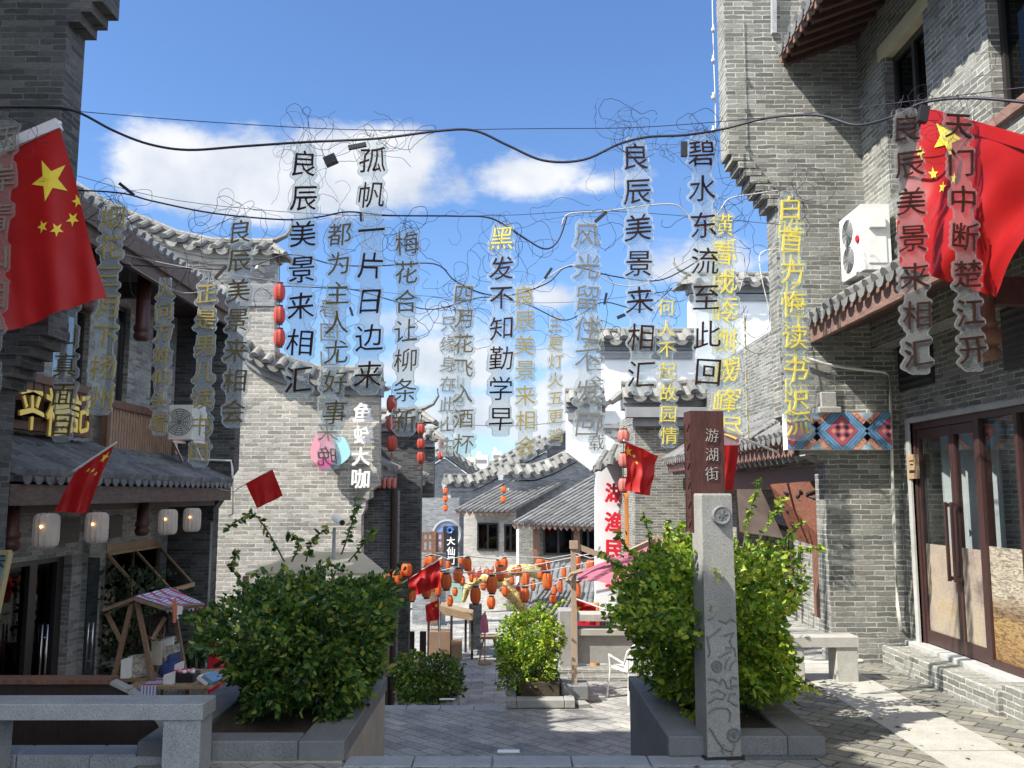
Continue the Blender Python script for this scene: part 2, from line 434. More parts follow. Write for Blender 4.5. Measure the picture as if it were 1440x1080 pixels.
M['frame_dark'] = mat('frame_dark', (.03, .027, .027), .4, .15, 20, .05)
M['granite'] = granite('granite', (.33, .325, .30))
M['granite_dark'] = granite('granite_dark', (.20, .205, .205))
M['granite_warm'] = granite('granite_warm', (.52, .45, .365), .25)
M['granite_pale'] = granite('granite_pale', (.43, .415, .37), .22)
M['granite_blue'] = granite('granite_blue', (.36, .375, .385), .4)
M['paver'] = paver('paver', (.27, .27, .265), (.43, .42, .39), (.12, .118, .108), .40, .17, 45, ms=.006)
M['paver_warm'] = paver('paver_warm', (.16, .157, .14), (.33, .315, .265), (.07, .066, .056), .27, .13, 42)
M['paver_street'] = paver('paver_street', (.28, .275, .265), (.44, .43, .40), (.1, .1, .09), .6, .3, 0)
M['soil'] = mat('soil', (.06, .045, .03), .95, .4, 20, .8, .02)
M['metal'] = mat('metal', (.62, .62, .60), .25, .05, 20, 0, metal=1)
M['black'] = mat('black', (.018, .018, .02), .5, .2, 20, .05)
M['wire'] = mat('wire', (.02, .018, .03), .5, .1, 20, 0)
M['wire_grey'] = mat('wire_grey', (.45, .44, .42), .5, .1, 20, 0)
M['white_plastic'] = mat('white_plastic', (.78, .78, .75), .35, .05, 8, 0)
M['pipe'] = mat('pipe', (.72, .70, .62), .4, .08, 8, 0)
M['interior'] = mat('interior', (.05, .05, .048), .9, .3, 2, 0)
M['glass'] = glass_mat('glass')
M['glass_dark'] = glass_mat('glass_dark', (.45, .48, .5), .03, .55)
def acryl(name, col, fac):
    t = NT(name); tr = t.n('ShaderNodeBsdfTransparent'); tr.inputs[0].default_value = (.93, .96, .97, 1)
    tl = t.n('ShaderNodeBsdfTranslucent'); tl.inputs[0].default_value = (*col, 1); t.b.inputs['Base Color'].default_value = (*col, 1); t.b.inputs['Roughness'].default_value = .2
    a = t.n('ShaderNodeMixShader'); a.inputs[0].default_value = .45; t.l(t.b.outputs[0], a.inputs[1]); t.l(tl.outputs[0], a.inputs[2])
    m = t.n('ShaderNodeMixShader'); sp = t.noise(2.5, 6, .7, t.pos()); t.l(t.m2('ADD', t.m2('MULTIPLY', sp, .16), fac - .08), m.inputs[0]); t.l(tr.outputs[0], m.inputs[1]); t.l(a.outputs[0], m.inputs[2]); t.l(m.outputs[0], t.out.inputs[0]); return t.m
M['acrylic'] = acryl('acrylic', (.80, .86, .86), .21)
M['acrylic_shaded'] = acryl('acrylic_shaded', (.50, .50, .48), .22)  # shaded copy of the acrylic, missing sunlight put into its darker colour
M['acrylic_edge'] = acryl('acrylic_edge', (.84, .87, .85), .42)
M['acrylic_edge_shaded'] = acryl('acrylic_edge_shaded', (.50, .50, .47), .30)  # edge of the shaded strips, shade likewise put into the colour
M['glass_mirror'] = glass_mat('glass_mirror', (.12, .13, .14), .015); M['glass_mirror'].node_tree.nodes['Fresnel'].inputs[0].default_value = 3.2
M['neon_dark'] = mat('neon_dark', (.032, .013, .009), .6, .15, 40, 0, spec=.15)
M['neon_olive'] = mat('neon_olive', (.15, .108, .036), .4, .15, 40, 0)
M['neon_gold'] = mat('neon_gold', (.42, .32, .085), .4, .12, 40, 0)
M['neon_yellow'] = mat('neon_yellow', (.85, .70, .12), .4, .1, 40, 0)
M['neon_grey'] = mat('neon_grey', (.20, .19, .16), .45, .1, 40, 0)
M['flag'] = cloth_mat('flag', (.52, .012, .012), .35, .5)
M['star'] = mat('star', (.80, .60, .05), .5, .05, 20, 0)
M['sleeve'] = mat('sleeve', (.62, .60, .64), .7, .08, 20, .1)
M['lantern_red'] = cloth_mat('lantern_red', (.62, .10, .07), .35, .5)
M['lantern_pink'] = cloth_mat('lantern_pink', (.75, .27, .22), .35, .5)
M['lantern_orange'] = cloth_mat('lantern_orange', (.90, .27, .08), .55, .6)
M['paper'] = cloth_mat('paper', (.92, .84, .76), .5, .7)
M['bulb'] = emis('bulb', (1.0, .55, .16), 3.5)
M['gold'] = mat('gold', (.95, .66, .12), .28, .06, 12, .05, metal=.45)
M['white_paint'] = mat('white_paint', (.85, .85, .83), .5, .04, 12, .02)
M['red_paint'] = mat('red_paint', (.62, .015, .035), .45, .08, 12, .02)
M['pink_sign'] = mat('pink_sign', (.85, .35, .42), .5, .05, 12, 0)
M['pink_hot'] = mat('pink_hot', (.85, .08, .32), .5, .05, 12, 0)
M['aqua_sign'] = mat('aqua_sign', (.42, .78, .80), .5, .05, 12, 0)
M['umbrella'] = cloth_mat('umbrella', (.62, .20, .27), .4, .7)
M['rust_post'] = mat('rust_post', (.42, .30, .21), .55, .12, 30, .05)
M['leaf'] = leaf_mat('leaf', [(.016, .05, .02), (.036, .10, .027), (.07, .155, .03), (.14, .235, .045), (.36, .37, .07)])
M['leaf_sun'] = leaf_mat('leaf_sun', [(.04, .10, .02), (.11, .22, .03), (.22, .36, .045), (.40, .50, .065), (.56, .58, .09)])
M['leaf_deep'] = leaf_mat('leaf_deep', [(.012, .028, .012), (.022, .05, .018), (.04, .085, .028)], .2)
M['bark'] = mat('bark', (.12, .085, .055), .9, .35, 20, .5, .01)
M['flower'] = mat('flower', (.85, .50, .06), .6, .2, 10, 0)

# ------------------------------------------------------------------ lettering
_GL = {}
def glyph(ch, offset=0.0, res=3):
    k = (ch, offset)
    if k in _GL: return _GL[k]
    cu = bpy.data.curves.new('glyph', 'FONT'); cu.body = ch; cu.size = 1.0; cu.resolution_u = res; cu.offset = offset; cu.extrude = .02
    o = bpy.data.objects.new('glyph', cu); sc.collection.objects.link(o)
    dg = bpy.context.evaluated_depsgraph_get(); dg.update()
    me = bpy.data.meshes.new_from_object(o.evaluated_get(dg))
    vs = [v.co.copy() for v in me.vertices]; fs = [tuple(p.vertices) for p in me.polygons]
    bpy.data.objects.remove(o); bpy.data.curves.remove(cu); bpy.data.meshes.remove(me)
    if vs:
        cx = (min(v.x for v in vs) + max(v.x for v in vs)) / 2; cy = (min(v.y for v in vs) + max(v.y for v in vs)) / 2
        vs = [V((v.x - cx, v.y - cy, v.z)) for v in vs]
    _GL[k] = (vs, fs); return _GL[k]

def put_char(mb, ch, c, size, ux, uz, un, depth, offset=0.0, wob=0.0, mirror=False, seed=0, shear=0.0):
    """one character at c; ux = reading direction, uz = up, un = towards the reader; depth = thickness in metres"""
    vs, fs = glyph(ch, offset); rnd = random.Random(seed * 131 + sum(map(ord, ch))); c = V(c)
    a, b, w1, w2 = rnd.uniform(0, 6), rnd.uniform(0, 6), rnd.uniform(4, 7), rnd.uniform(4, 7)
    rot = rnd.uniform(-.05, .09) * (1 if wob else 0); out = []
    for v in vs:
        x, y = v.x, v.y
        x, y = x * math.cos(rot) - y * math.sin(rot), x * math.sin(rot) + y * math.cos(rot)
        x += wob * math.sin(w1 * y + a) + shear * y; y += wob * math.sin(w2 * x + b) + x * wob * 1.2
        if mirror: x = -x
        out.append(c + ux * (x * size) + uz * (y * size) + un * ((v.z / .04 + .5) * depth))
    mb.add(out, fs); return out
def bold_char(mb, ch, c, size, ux, uz, un, depth, b=.02, wob=0.0, seed=0, shear=0.0):
    c = V(c)
    for k, (dx, dz) in enumerate([(0, 0)] + [(math.cos(q), math.sin(q)) for q in [math.pi * j / 4 for j in range(8)]]): put_char(mb, ch, c + ux * (dx * b * size) + uz * (dz * b * size) + un * (.0009 * k), size, ux, uz, un, depth, 0, wob, seed=seed, shear=shear)
XV, YV, ZV = V((1, 0, 0)), V((0, 1, 0)), V((0, 0, 1))

# ------------------------------------------------------------------ roofs and copings
def roof(mb, ea, eb, ra, rb, mtile, sp=.2, r=.062, th=.07, drip=True):
    """tiled slope: eave from ea to eb, upper edge from ra to rb"""
    ea, eb, ra, rb = V(ea), V(eb), V(ra), V(rb)
    n = (eb - ea).cross(ra - ea).normalized()
    if n.z < 0: n = -n
    mb.use(mtile)
    mb.add([ea, eb, rb, ra, ea - n * th, eb - n * th, rb - n * th, ra - n * th],
           [(0, 1, 2, 3), (7, 6, 5, 4), (0, 4, 5, 1), (1, 5, 6, 2), (2, 6, 7, 3), (3, 7, 4, 0)])
    L = (eb - ea).length; k = max(2, int(L / sp)); d = (eb - ea).normalized()
    for i in range(k):
        t = (i + .5) / k; a = ea.lerp(eb, t); b = ra.lerp(rb, t); s = (b - a)
        nseg = max(1, min(8, int(s.length / .32))); so = -s.normalized() * .05
        for q in range(nseg):
            p0 = a + s * (q / nseg) + (so if q == 0 else s * 0); p1 = a + s * ((q + 1) / nseg)
            jz = n * random.uniform(-.004, .006)
            mb.halftube(p0 + n * .012 + jz, p1 - n * .004 + jz, r * random.uniform(.94, 1.05), n, 4)
        if drip and i < k - 1:
            c = ea.lerp(eb, (i + 1) / k) - s.normalized() * .045 + n * .01
            dn = V((0, 0, -1)); m = 6; rr = sp * .42
            pts = [c + d * (math.cos(math.pi * j / m) * rr) + dn * (math.sin(math.pi * j / m) * rr * .95) for j in range(m + 1)]
            mb.prism(pts, -s.normalized() * .015 + n * .001)

def coping(mb, path, side, mtile, mtrim, w=.34, sp=.24, r=.065, drop=.17, both=True, ridge=.12, band=True, finial=0):
    """tiled cap of a wall that runs along path (top of the wall), tiles on the side that faces `side` and the other"""
    path = [V(p) for p in path]; side = V(side)
    if band:
        mb.use(mtrim)
        mb.sweep(path, [(.27, -.10), (.27, 0), (-.27, 0), (-.27, -.10)], side)
        mb.sweep(path, [(.22, -.21), (.22, -.104), (-.22, -.104), (-.22, -.21)], side)
    mb.use(mtile)
    mb.sweep(path, [(w, .02), (.05, .02 + drop), (-.05, .02 + drop), (-w, .02), (-w, .004), (w, .004)], side)
    mb.sweep(path, [(.075, drop - .01), (.075, drop + ridge), (.045, drop + ridge + .035), (-.045, drop + ridge + .035), (-.075, drop + ridge), (-.075, drop - .01)], side)
    mb.sweep(path, [(.095, drop + ridge * .45), (.095, drop + ridge * .6), (-.095, drop + ridge * .6), (-.095, drop + ridge * .45)], side)
    for i in range(len(path) - 1):
        a, b = path[i], path[i + 1]; L = (b - a).length; k = max(1, round(L / sp)); d = (b - a) / L
        for j in range(k):
            p = a.lerp(b, (j + .5) / k); q = a.lerp(b, (j + 1) / k)
            for sg in ((1, -1) if both else (1,)):
                s2 = side * sg; t0 = p + s2 * .05 + ZV * (drop + .03); t1 = p + s2 * (w + .05) + ZV * .04
                up = (s2 * drop + ZV * w).normalized()
                mb.halftube(t1, t0, r * random.uniform(.93, 1.06), up, 5)
                c = q + s2 * (w + .02) + ZV * .03; m = 6; rr = sp * .40
                pts = [c + d * (math.cos(math.pi * u / m) * rr) - ZV * (math.sin(math.pi * u / m) * rr * .85) for u in range(m + 1)]
                mb.prism(pts, s2 * .016)
    if finial:
        for e, sg in ((path[-1], 1), (path[0], -1)):
            if finial == 1 and sg < 0: continue
            if finial == -1 and sg > 0: continue
            dr = (path[-1] - path[-2]).normalized() if sg > 0 else (path[0] - path[1]).normalized()
            o = e + ZV * (drop + ridge)
            mb.tube([o - dr * .3, o + dr * .05 + ZV * .02, o + dr * .25 + ZV * .12, o + dr * .36 + ZV * .3, o + dr * .34 + ZV * .46], [.06, .055, .045, .035, .02], 6)
            for s2 in (side, -side):
                mb.tube([e + ZV * (drop + .04), e + dr * .2 + s2 * .2 + ZV * .06, e + dr * .33 + s2 * .36 + ZV * -.02], [.07, .065, .055], 6)
            mb.add([e + ZV * drop, e + side * w, e + dr * .3 + side * w * .9 - ZV * .02, e + dr * .3 - side * w * .9 - ZV * .02, e - side * w],
                   [(0, 1, 2), (0, 2, 3), (0, 3, 4)])

def smooth_path(pts, k=6):
    out = []; n = len(pts)
    for i in range(n - 1):
        p0, p1, p2, p3 = pts[max(0, i - 1)], pts[i], pts[i + 1], pts[min(n - 1, i + 2)]
        for j in range(k):
            t = j / k; out.append(.5 * ((2 * p1) + (p2 - p0) * t + (2 * p0 - 5 * p1 + 4 * p2 - p3) * t * t + (3 * p1 - p0 - 3 * p2 + p3) * t ** 3))
    out.append(pts[-1]); return out

# ================================================================== the ground
LZ, SZ = -1.1, -3.0                                   # landing and lower street levels
g = MB(); g.box(-400, 400, -200, 1500, SZ - .6, SZ - .02); struct('ground', g, M['paver_street'])
g = MB(); g.box(-9, 6, -9, 5.62, LZ - .3, 0); g.box(-1.95, 6, 5.62, 5.98, LZ - .3, 0)
g.box(1.08, 6, 5.98, 6.12, LZ - .3, 0); g.box(2.1, 6, 6.12, 17.6, LZ - .3, 0); g.box(-2.4, -1.07, 5.98, 6.1, LZ - .3, 0)
struct('upper_plaza', g, M['paver'])
g = MB(); g.box(2.05, 4.19, 1.0, 9.48, .001, .004); struct('pavement', g, M['paver_warm'])
g = MB()
for i in range(9):
    y0 = 2.2 + i * .82; g.box(2.83, 3.42, y0 + .006, y0 + .814, .001, .009 + .001 * (i % 2))
struct('stone_path', g, M['granite_pale'])
g = MB()
xs = [-1.068, -.62, -.1, .42, .93, 1.45]
for a, b in zip(xs, xs[1:]): g.bbox(a + .004, b - .004, 5.985, 6.21, -.16, .006, .006)
struct('step_edge', g, M['granite_blue'])
g = MB()
n = 7
for i in range(n):
    y0 = 6.21 + i * .28; z1 = -(i + 1) * 1.1 / (n + 1); g.box(-1.068, 1.07, y0, y0 + .28, LZ - .2, z1)
struct('stone_steps', g, M['granite_blue'])
g = MB(); g.box(-9, 2.1, 5.62, 12.2, LZ - .3, LZ - .0); g.box(0.0, 2.1, 12.2, 14.95, LZ - .3, LZ); g.box(-9, -2.25, 12.2, 16, LZ - .3, LZ)
g.box(2.1, 9, 12.0, 14.95, LZ - .3, LZ - .01)
struct('landing', g, M['paver'])
g = MB()
for i in range(5): g.bbox(-2.25 + i * .45 + .004, -1.8 + i * .45 - .004, 12.2, 12.46, LZ - .3, LZ + .006, .006)
struct('landing_edge', g, M['granite_blue'])
g = MB()
n = 11
for i in range(n): g.box(-2.25, 0, 12.46 + i * .38, 12.46 + (i + 1) * .38, SZ - .1, LZ - (i + 1) * (LZ - SZ) / (n + 1))
struct('lower_steps', g, M['granite'])
g = MB(); g.box(-12, 14, 16.6, 60, SZ - .02, SZ); struct('street', g, M['paver_street'])
for (px, py, z, l) in ((715, 1056, .012, 'small white label plate set in the near step edge'), (629, 983, LZ + .012, 'small white label plate set in the far step edge of the landing')):
    p = PZ(px, py, z); s = .075 if z > 0 else .11; g = MB(); g.bbox(p.x - s, p.x + s, p.y - s * .35, p.y + s * .35, z - .005, z + .003, .002)
    tag(g.build('step_plaque', M['white_plastic']), l, 'plaque')

# ================================================================== walls in front: planters, benches, stone post
def planter(name, x0, x1, y0, y1, zb, zt, label, mw, mc, cap=.12, rim=.3):
    t = thing(name, label, 'planter', ((x0 + x1) / 2, (y0 + y1) / 2, zb))
    g = MB(); a = .012
    g.box(x0 + a, x1 - a, y0 + a, y0 + .2, zb, zt); g.box(x0 + a, x1 - a, y1 - .2, y1 - a, zb, zt)
    g.box(x0 + a, x0 + .2, y0 + .2, y1 - .2, zb, zt); g.box(x1 - .2, x1 - a, y0 + .2, y1 - .2, zb, zt)
    g.build('wall', mw, t)
    g = MB(); n = max(2, int((y1 - y0) / .5))
    for i in range(n):
        u, v = y0 + (y1 - y0) * i / n + .003, y0 + (y1 - y0) * (i + 1) / n - .003
        g.bbox(x0, x0 + rim, u, v, zt, zt + cap, .008); g.bbox(x1 - rim, x1, u, v, zt, zt + cap, .008)
    g.bbox(x0 + rim + .004, x1 - rim - .004, y0, y0 + .22, zt, zt + cap, .008); g.bbox(x0 + rim + .004, x1 - rim - .004, y1 - .22, y1, zt, zt + cap, .008)
    g.build('coping', mc, t)
    g = MB(); g.box(x0 + .2, x1 - .2, y0 + .2, y1 - .2, zb + .3, zt + cap - .04); g.build('soil', M['soil'], t); return t
planter('planter', -2.42, -1.07, 6.06, 8.15, LZ, .02, 'stone planter with tan side wall left of the steps', M['granite_warm'], M['granite_dark'])
planter('planter', 1.07, 2.12, 6.16, 8.15, LZ, .02, 'stone planter with grey side wall behind the stone post', M['granite_dark'], M['granite_dark'], rim=.25)

def bench(x0, x1, y0, y1, lw, label, m, ztop=.44, th=.095):
    t = thing('stone_bench', label, 'bench', ((x0 + x1) / 2, (y0 + y1) / 2, 0), 'stone benches at the plaza edges')
    MB().bbox(x0, x1, y0, y1, ztop - th, ztop, .006).build('seat', m, t)
    for a in (x0 + .015, x1 - lw - .015): MB().bbox(a, a + lw, y0 + .015, y1 - .015, 0, ztop - th, .005).build('leg', m, t)
    return t
bench(-3.46, -1.905, 5.77, 6.03, .235, 'speckled grey stone bench in the shade in front of the market stall', M['granite_blue'])
g = MB(); g.bbox(-3.2, -2.72, 6.06, 6.3, LZ, .055, .006); g.bbox(-2.712, -2.2, 6.035, 6.055, LZ, .05, .004); g.bbox(-2.712, -2.43, 6.06, 6.3, LZ, .055, .006); g.bbox(-5, -3.208, 6.06, 6.3, LZ, .055, .006)
struct('kerb_strip', g, M['granite_blue'])
bench(2.55, 3.28, 8.5, 8.76, .2, 'sunlit pale stone bench against the brick pier', M['granite_pale'], .42)

# curved dark plank panel behind the bench
t = thing('plank_panel', 'dark wooden plank panel with a curved stone edge behind the stone bench', 'panel', (-3.6, 7.0, LZ))
Yp = 7.0
top = P(155, 962, Yp)
arc = [P(x, y, Yp) for x, y in ((155, 962), (180, 974), (200, 990), (216, 1008), (228, 1026), (238, 1046), (243, 1066))]
poly = [V((-5.2, Yp, LZ)), V((arc[-1].x, Yp, LZ))] + arc[::-1] + [V((-5.2, Yp, top.z))]
g = MB(); g.prism(poly, (0, .12, 0))
for i in range(16):
    x = -5.1 + i * .155; g.box(x, x + .004, Yp - .004, Yp + .001, LZ, top.z - .12 - max(0, x + 3.2) * .8)
g.build('boards', M['wood_dark'], t)
for i in range(len(arc) - 1):
    a, b = arc[i], arc[i + 1]; d = (b - a); g = MB(); e = d.normalized(); nn = V((e.z, 0, -e.x)) * -1
    g.obox((a + b) / 2 + nn * .014 + YV * .03, d * .49, nn * .013, YV * .05); g.build('edge_stone', M['granite'], t)
g = MB(); g.box(-5.2, top.x, Yp - .02, Yp + .16, top.z + .002, top.z + .035); g.build('top_rail', M['wood_brown'], t)

# stone post with its wooden board
PO = PZ(1016, 1069, 0.0)
t = thing('guide_post', 'tapered grey stone guide post carved with reliefs beside the right planter', 'guide post', (PO.x, PO.y, 0))
rz = Matrix.Rotation(R(7), 3, 'Z')
ux, uy = rz @ XV, rz @ YV
pc = V((PO.x, PO.y + .115, 0))
g = MB()
def ring(z, h): return [pc + ux * (h * a) + uy * (h * b) + ZV * z for a, b in ((-1, -1), (1, -1), (1, 1), (-1, 1))]
rs = [ring(0, .117), ring(.05, .116), ring(1.735, .106), ring(1.748, .1)]
vs = sum(rs, []); fs = [(0, 3, 2, 1), (12, 13, 14, 15)]
for k in range(3):
    for i in range(4): fs.append((4 * k + i, 4 * k + (i + 1) % 4, 4 * k + 4 + (i + 1) % 4, 4 * k + 4 + i))
g.add(vs, fs); g.build('shaft', M['granite'], t)
g = MB(); g.obox(pc + ZV * .008, ux * .135, uy * .13, ZV * .014); g.build('footing', M['black'], t)
fo = pc - uy * .111
def F(a, z): return pc - uy * (.1185 - .0066 * z) + ux * a + ZV * z
g = MB(); c = F(.022, 1.60)
vs = []
for k, (r, dd) in enumerate(((.066, 0), (.066, .028), (.058, .034), (.044, .030), (.0, .030))):
    for j in range(20):
        a = 2 * math.pi * j / 20; vs.append(c + ux * (r * math.cos(a)) + ZV * (r * math.sin(a)) - uy * dd)
g.add(vs, [(20 * k + j, 20 * k + (j + 1) % 20, 20 * k + 20 + (j + 1) % 20, 20 * k + 20 + j) for k in range(4) for j in range(20)])
for a in (.3, 1.3, 2.4): g.bar(c - uy * .031 + (ux * math.cos(a) + ZV * math.sin(a)) * .04, c - uy * .031 - (ux * math.cos(a) + ZV * math.sin(a)) * .03, .006, .006)
g.build('medallion', M['granite_dark'], t)
g = MB()
def wheel(a, z, r):
    for rr in (r, r * .78): g.tube([F(a + rr * math.cos(q), z + rr * math.sin(q)) for q in [2 * math.pi * k / 18 for k in range(19)]], .0045, 5)
    for k in range(6): q = math.pi * k / 6; g.tube([F(a - r * .5 * math.cos(q), z - r * .5 * math.sin(q)), F(a + r * .5 * math.cos(q), z + r * .5 * math.sin(q))], .004, 4)
wheel(.068, .155, .046); wheel(-.035, .60, .036)
for pl in ([(-.10, .21), (-.085, .19), (-.05, .13), (-.01, .075), (.03, .06), (.06, .06), (.07, .10)], [(-.10, .30), (-.085, .32), (-.05, .335), (.03, .33), (.05, .30), (.04, .24)],
           [(.09, .42), (.05, .42), (.035, .38), (.08, .35), (.10, .345)], [(.1, .47), (.06, .47), (.055, .51), (.075, .53), (.1, .52)], [(-.1, .37), (-.05, .40), (.0, .39), (.02, .42), (-.03, .45), (-.08, .43)],
           [(-.1, .52), (-.06, .52), (-.03, .50)], [(-.02, .48), (0, .52), (.02, .5), (.03, .46), (.07, .455)], [(.02, .58), (.03, .63), (.06, .66)], [(.05, .57), (.07, .62), (.1, .64)],
           [(-.1, .78), (0, .85)], [(-.1, .8), (-.08, .7), (-.09, .66)], [(.02, .8), (.09, .82), (.06, .76), (.08, .72), (.03, .72)], [(-.01, .9), (.04, .88), (.07, .91), (.1, .89)], [(.0, .1), (-.02, .06), (-.005, .04)], [(.055, .06), (.05, .03)],
           [(-.09, .905), (-.05, .92)], [(.09, .72), (.1, .66)], [(-.02, .66), (.02, .68), (.07, .70)]):
    g.tube([F(a, z) for a, z in pl], .0075, 5)
g.build('relief', M['granite_dark'], t)
t2 = thing('wooden_name_board', 'tall dark red wooden name board fixed behind the stone post', 'street sign', (pc.x - .05, pc.y + .12, 1.49))
bc = pc + uy * .14; bx = xx(991, 660, bc.y) - bc.x
bz0, bz1 = zz(747, bc.y), zz(579, bc.y)
cb = V((bc.x + bx, bc.y, (bz0 + bz1) / 2))
MB().obox(cb, ux * .122, uy * .075, ZV * (bz1 - bz0) / 2).build('board', M['wood_red'], t2)
g = MB()
for i in range(11):
    z = bz0 + .05 + i * .068; s = cb - ux * .1245 + ZV * (z - cb.z)
    g.obox(s + uy * (.02 if i % 2 else -.02), ux * .003, (uy * .8 + ZV * (.7 if i % 2 else -.7)) * .03, ZV * .006); g.obox(s - uy * .06, ux * .002, uy * .004, ZV * .03); g.obox(s + uy * .06, ux * .002, uy * .004, ZV * .03)
g.build('carved_edge', M['wood_dark'], t2)
g = MB()
for i, ch in enumerate('游湖街'):
    p = P(1001, 612 + i * 27, cb.y - .077); put_char(g, ch, p + uy * 0.0, .105, ux, ZV, -uy, .003, -.012, .012, seed=i)
g.build('lettering', M['granite_pale'], t2)

# ================================================================== helpers for walls
def poly_wall(mb, pts, Y, th):
    """wall in the plane Y through photo points; thickness away from the viewer"""
    mb.prism([P(x, y, Y) for x, y in pts][::-1], (0, th, 0)) if False else mb.prism([P(x, y, Y) for x, y in pts], (0, th, 0))
def xz_wall(mb, pts, Y, th): mb.prism([V((x, Y, z)) for x, z in pts], (0, th, 0))

def ac_unit(label, c, ux_, uy_, w=.8, d=.3, h=.6, two=False):
    """outdoor unit: c = centre of the bottom, ux_ = along the grille, uy_ = out of the grille"""
    t = thing('air_conditioner', label, 'air conditioner', c); ux_, uy_ = V(ux_), V(uy_); c = V(c)
    MB().obox(c + ZV * h / 2, ux_ * w / 2, uy_ * d / 2, ZV * h / 2).build('casing', M['white_plastic'], t)
    g = MB(); f = c + uy_ * (d / 2 + .006)
    for cz in ((.3, .72) if two else (.5,)):
        rr = h * (.2 if two else .38); cc = f + ZV * h * cz - ux_ * w * .14
        for k in range(6): g.tube([cc + (ux_ * math.cos(q) + ZV * math.sin(q)) * rr * (k + 1) / 6 for q in [2 * math.pi * j / 20 for j in range(21)]], .006, 4)
        for k in range(10): q = math.pi * k / 5; g.tube([cc, cc + (ux_ * math.cos(q) + ZV * math.sin(q)) * rr], .005, 4)
    g.build('fan_grille', M['granite_dark'], t)
    g = MB(); s = c + ux_ * (w / 2 + .004)
    g.obox(s + ZV * h * .72 + ux_ * .02, ux_ * .02, uy_ * d * .28, ZV * h * .09); g.obox(s + ZV * h * .3, ux_ * .006, uy_ * d * .33, ZV * h * .2); g.build('side_cover', M['white_plastic'], t)
    for a in (-.35, .35): g = MB(); g.obox(c + ux_ * w * a - ZV * .022 - uy_ * .06, ux_ * .02, uy_ * (d / 2 + .1), ZV * .02); g.bar(c + ux_ * w * a + uy_ * d * .4 - ZV * .03, c + ux_ * w * a - uy_ * (d / 2 + .12) - ZV * .3, .025, .025); g.build('bracket', M['metal'], t)
    return t

# ================================================================== right building (near, sunlit)
XW = 4.2                                               # plane of its door wall
YW = 9.5                                               # plane of its wing wall
B = thing('brick_building', 'grey brick building with brown glass doors and jutting wing wall, nearest on the sunny side', 'building', (XW + 1, 6, 0))
g = MB()
xl, xm, xr = xx(1020, 100, YW), xx(1092, 350, YW), xx(1166, 800, YW)
pts = [(XW + 1.6, 0), (xr, 0), (xr, zz(650, YW)), (xr - .16, zz(640, YW)), (xr - .16, zz(615, YW)), (xr - .36, zz(606, YW)), (xr - .36, zz(590, YW)), (xm, zz(585, YW))]
zt0, zt1 = zz(290, YW), zz(205, YW)
pts += [(xm, zt0)]
for i in range(8):
    x = xm - (xm - xl) * (i + 1) / 8; z = zt0 + (zt1 - zt0) * i / 8
    pts += [(pts[-1][0], z), (x, z)]
pts += [(xl, zt1), (xl, 9.2), (XW + 1.6, 9.2)]
xz_wall(g, pts, YW, .32)
g.box(xr - .05, XW, YW - .02, YW - .001, 0, .28)                 # plinth courses
for i in range(7):                                               # corbel bricks proud of the wing wall
    x = xm - (xm - xl) * (i + 1) / 8; z = zt0 + (zt1 - zt0) * i / 8; g.box(x - .02, x + .17, YW - .03, YW + .34, z + .001, z + .075)
# door wall with openings: lower storey
XT = XW + .3
dz0, dz1 = .245, PX(1287, 597, XW).z
yd0 = PX(1285, 700, XW).y                                        # left side of the door set
g.box(XW, XT, yd0 + .0, YW - .001, 0, 3.3)
g.box(XW, XT, 1.0, yd0, dz1 + .02, 3.3); g.box(XW, XT, 1.0, yd0, 0, dz0 - .12)
XU = 3.94                                                        # upper storey plane
w1a, w1b = PX(1243, 100, XU).y, PX(1302, 100, XU).y
w2a, w2b = PX(1392, 100, XU).y, 5.2
wz0, wz1 = 4.75, PX(1243, 80, XU).z
g.box(XU, XT, w1a, YW - .002, 3.3, 8.2); g.box(XU, XT, w2a, w1b, 3.3, 8.2); g.box(XU, XT, 1.0, w2b, 3.3, 8.2)
for a, b in ((w1a, w1b), (w2a, w2b)): g.box(XU, XT, b, a, 3.3, wz0); g.box(XU, XT, b, a, wz1 + .16, 8.2)
g.box(XW - .42, XW - .002, 5.9, 9.2, 0, .13) if False else None
g.build('wall', M['brick_near'], B)
g = MB(); g.box(XT + .9, XT + 1.0, 0, 9.4, 0, 8); g.box(XT, XT + .9, 0, 9.4, 3.1, 3.12); g.build('interior', M['interior'], B)
# brick steps below the doors
g = MB(); g.bbox(XW - .34, XW - .002, 7.25, 9.42, .001, .2, .012); g.bbox(XW - .3, XW - .001, 1.5, 7.245, .001, .27, .012); g.build('door_step', M['brick_near'], B)
g = MB(); g.bbox(XW - .1, XW + .14, 1.2, yd0 + .18, dz0 - .12, dz0, .008); g.build('sill', M['trim_light'], B)
g = MB(); g.box(XW - .02, XW + .1, yd0 + .0, yd0 + .075, dz0 + .002, dz1 + .07); g.box(XW - .02, XW + .1, 1.1, yd0 + .0, dz1 + .022, dz1 + .07); g.build('door_surround', M['trim_light'], B)
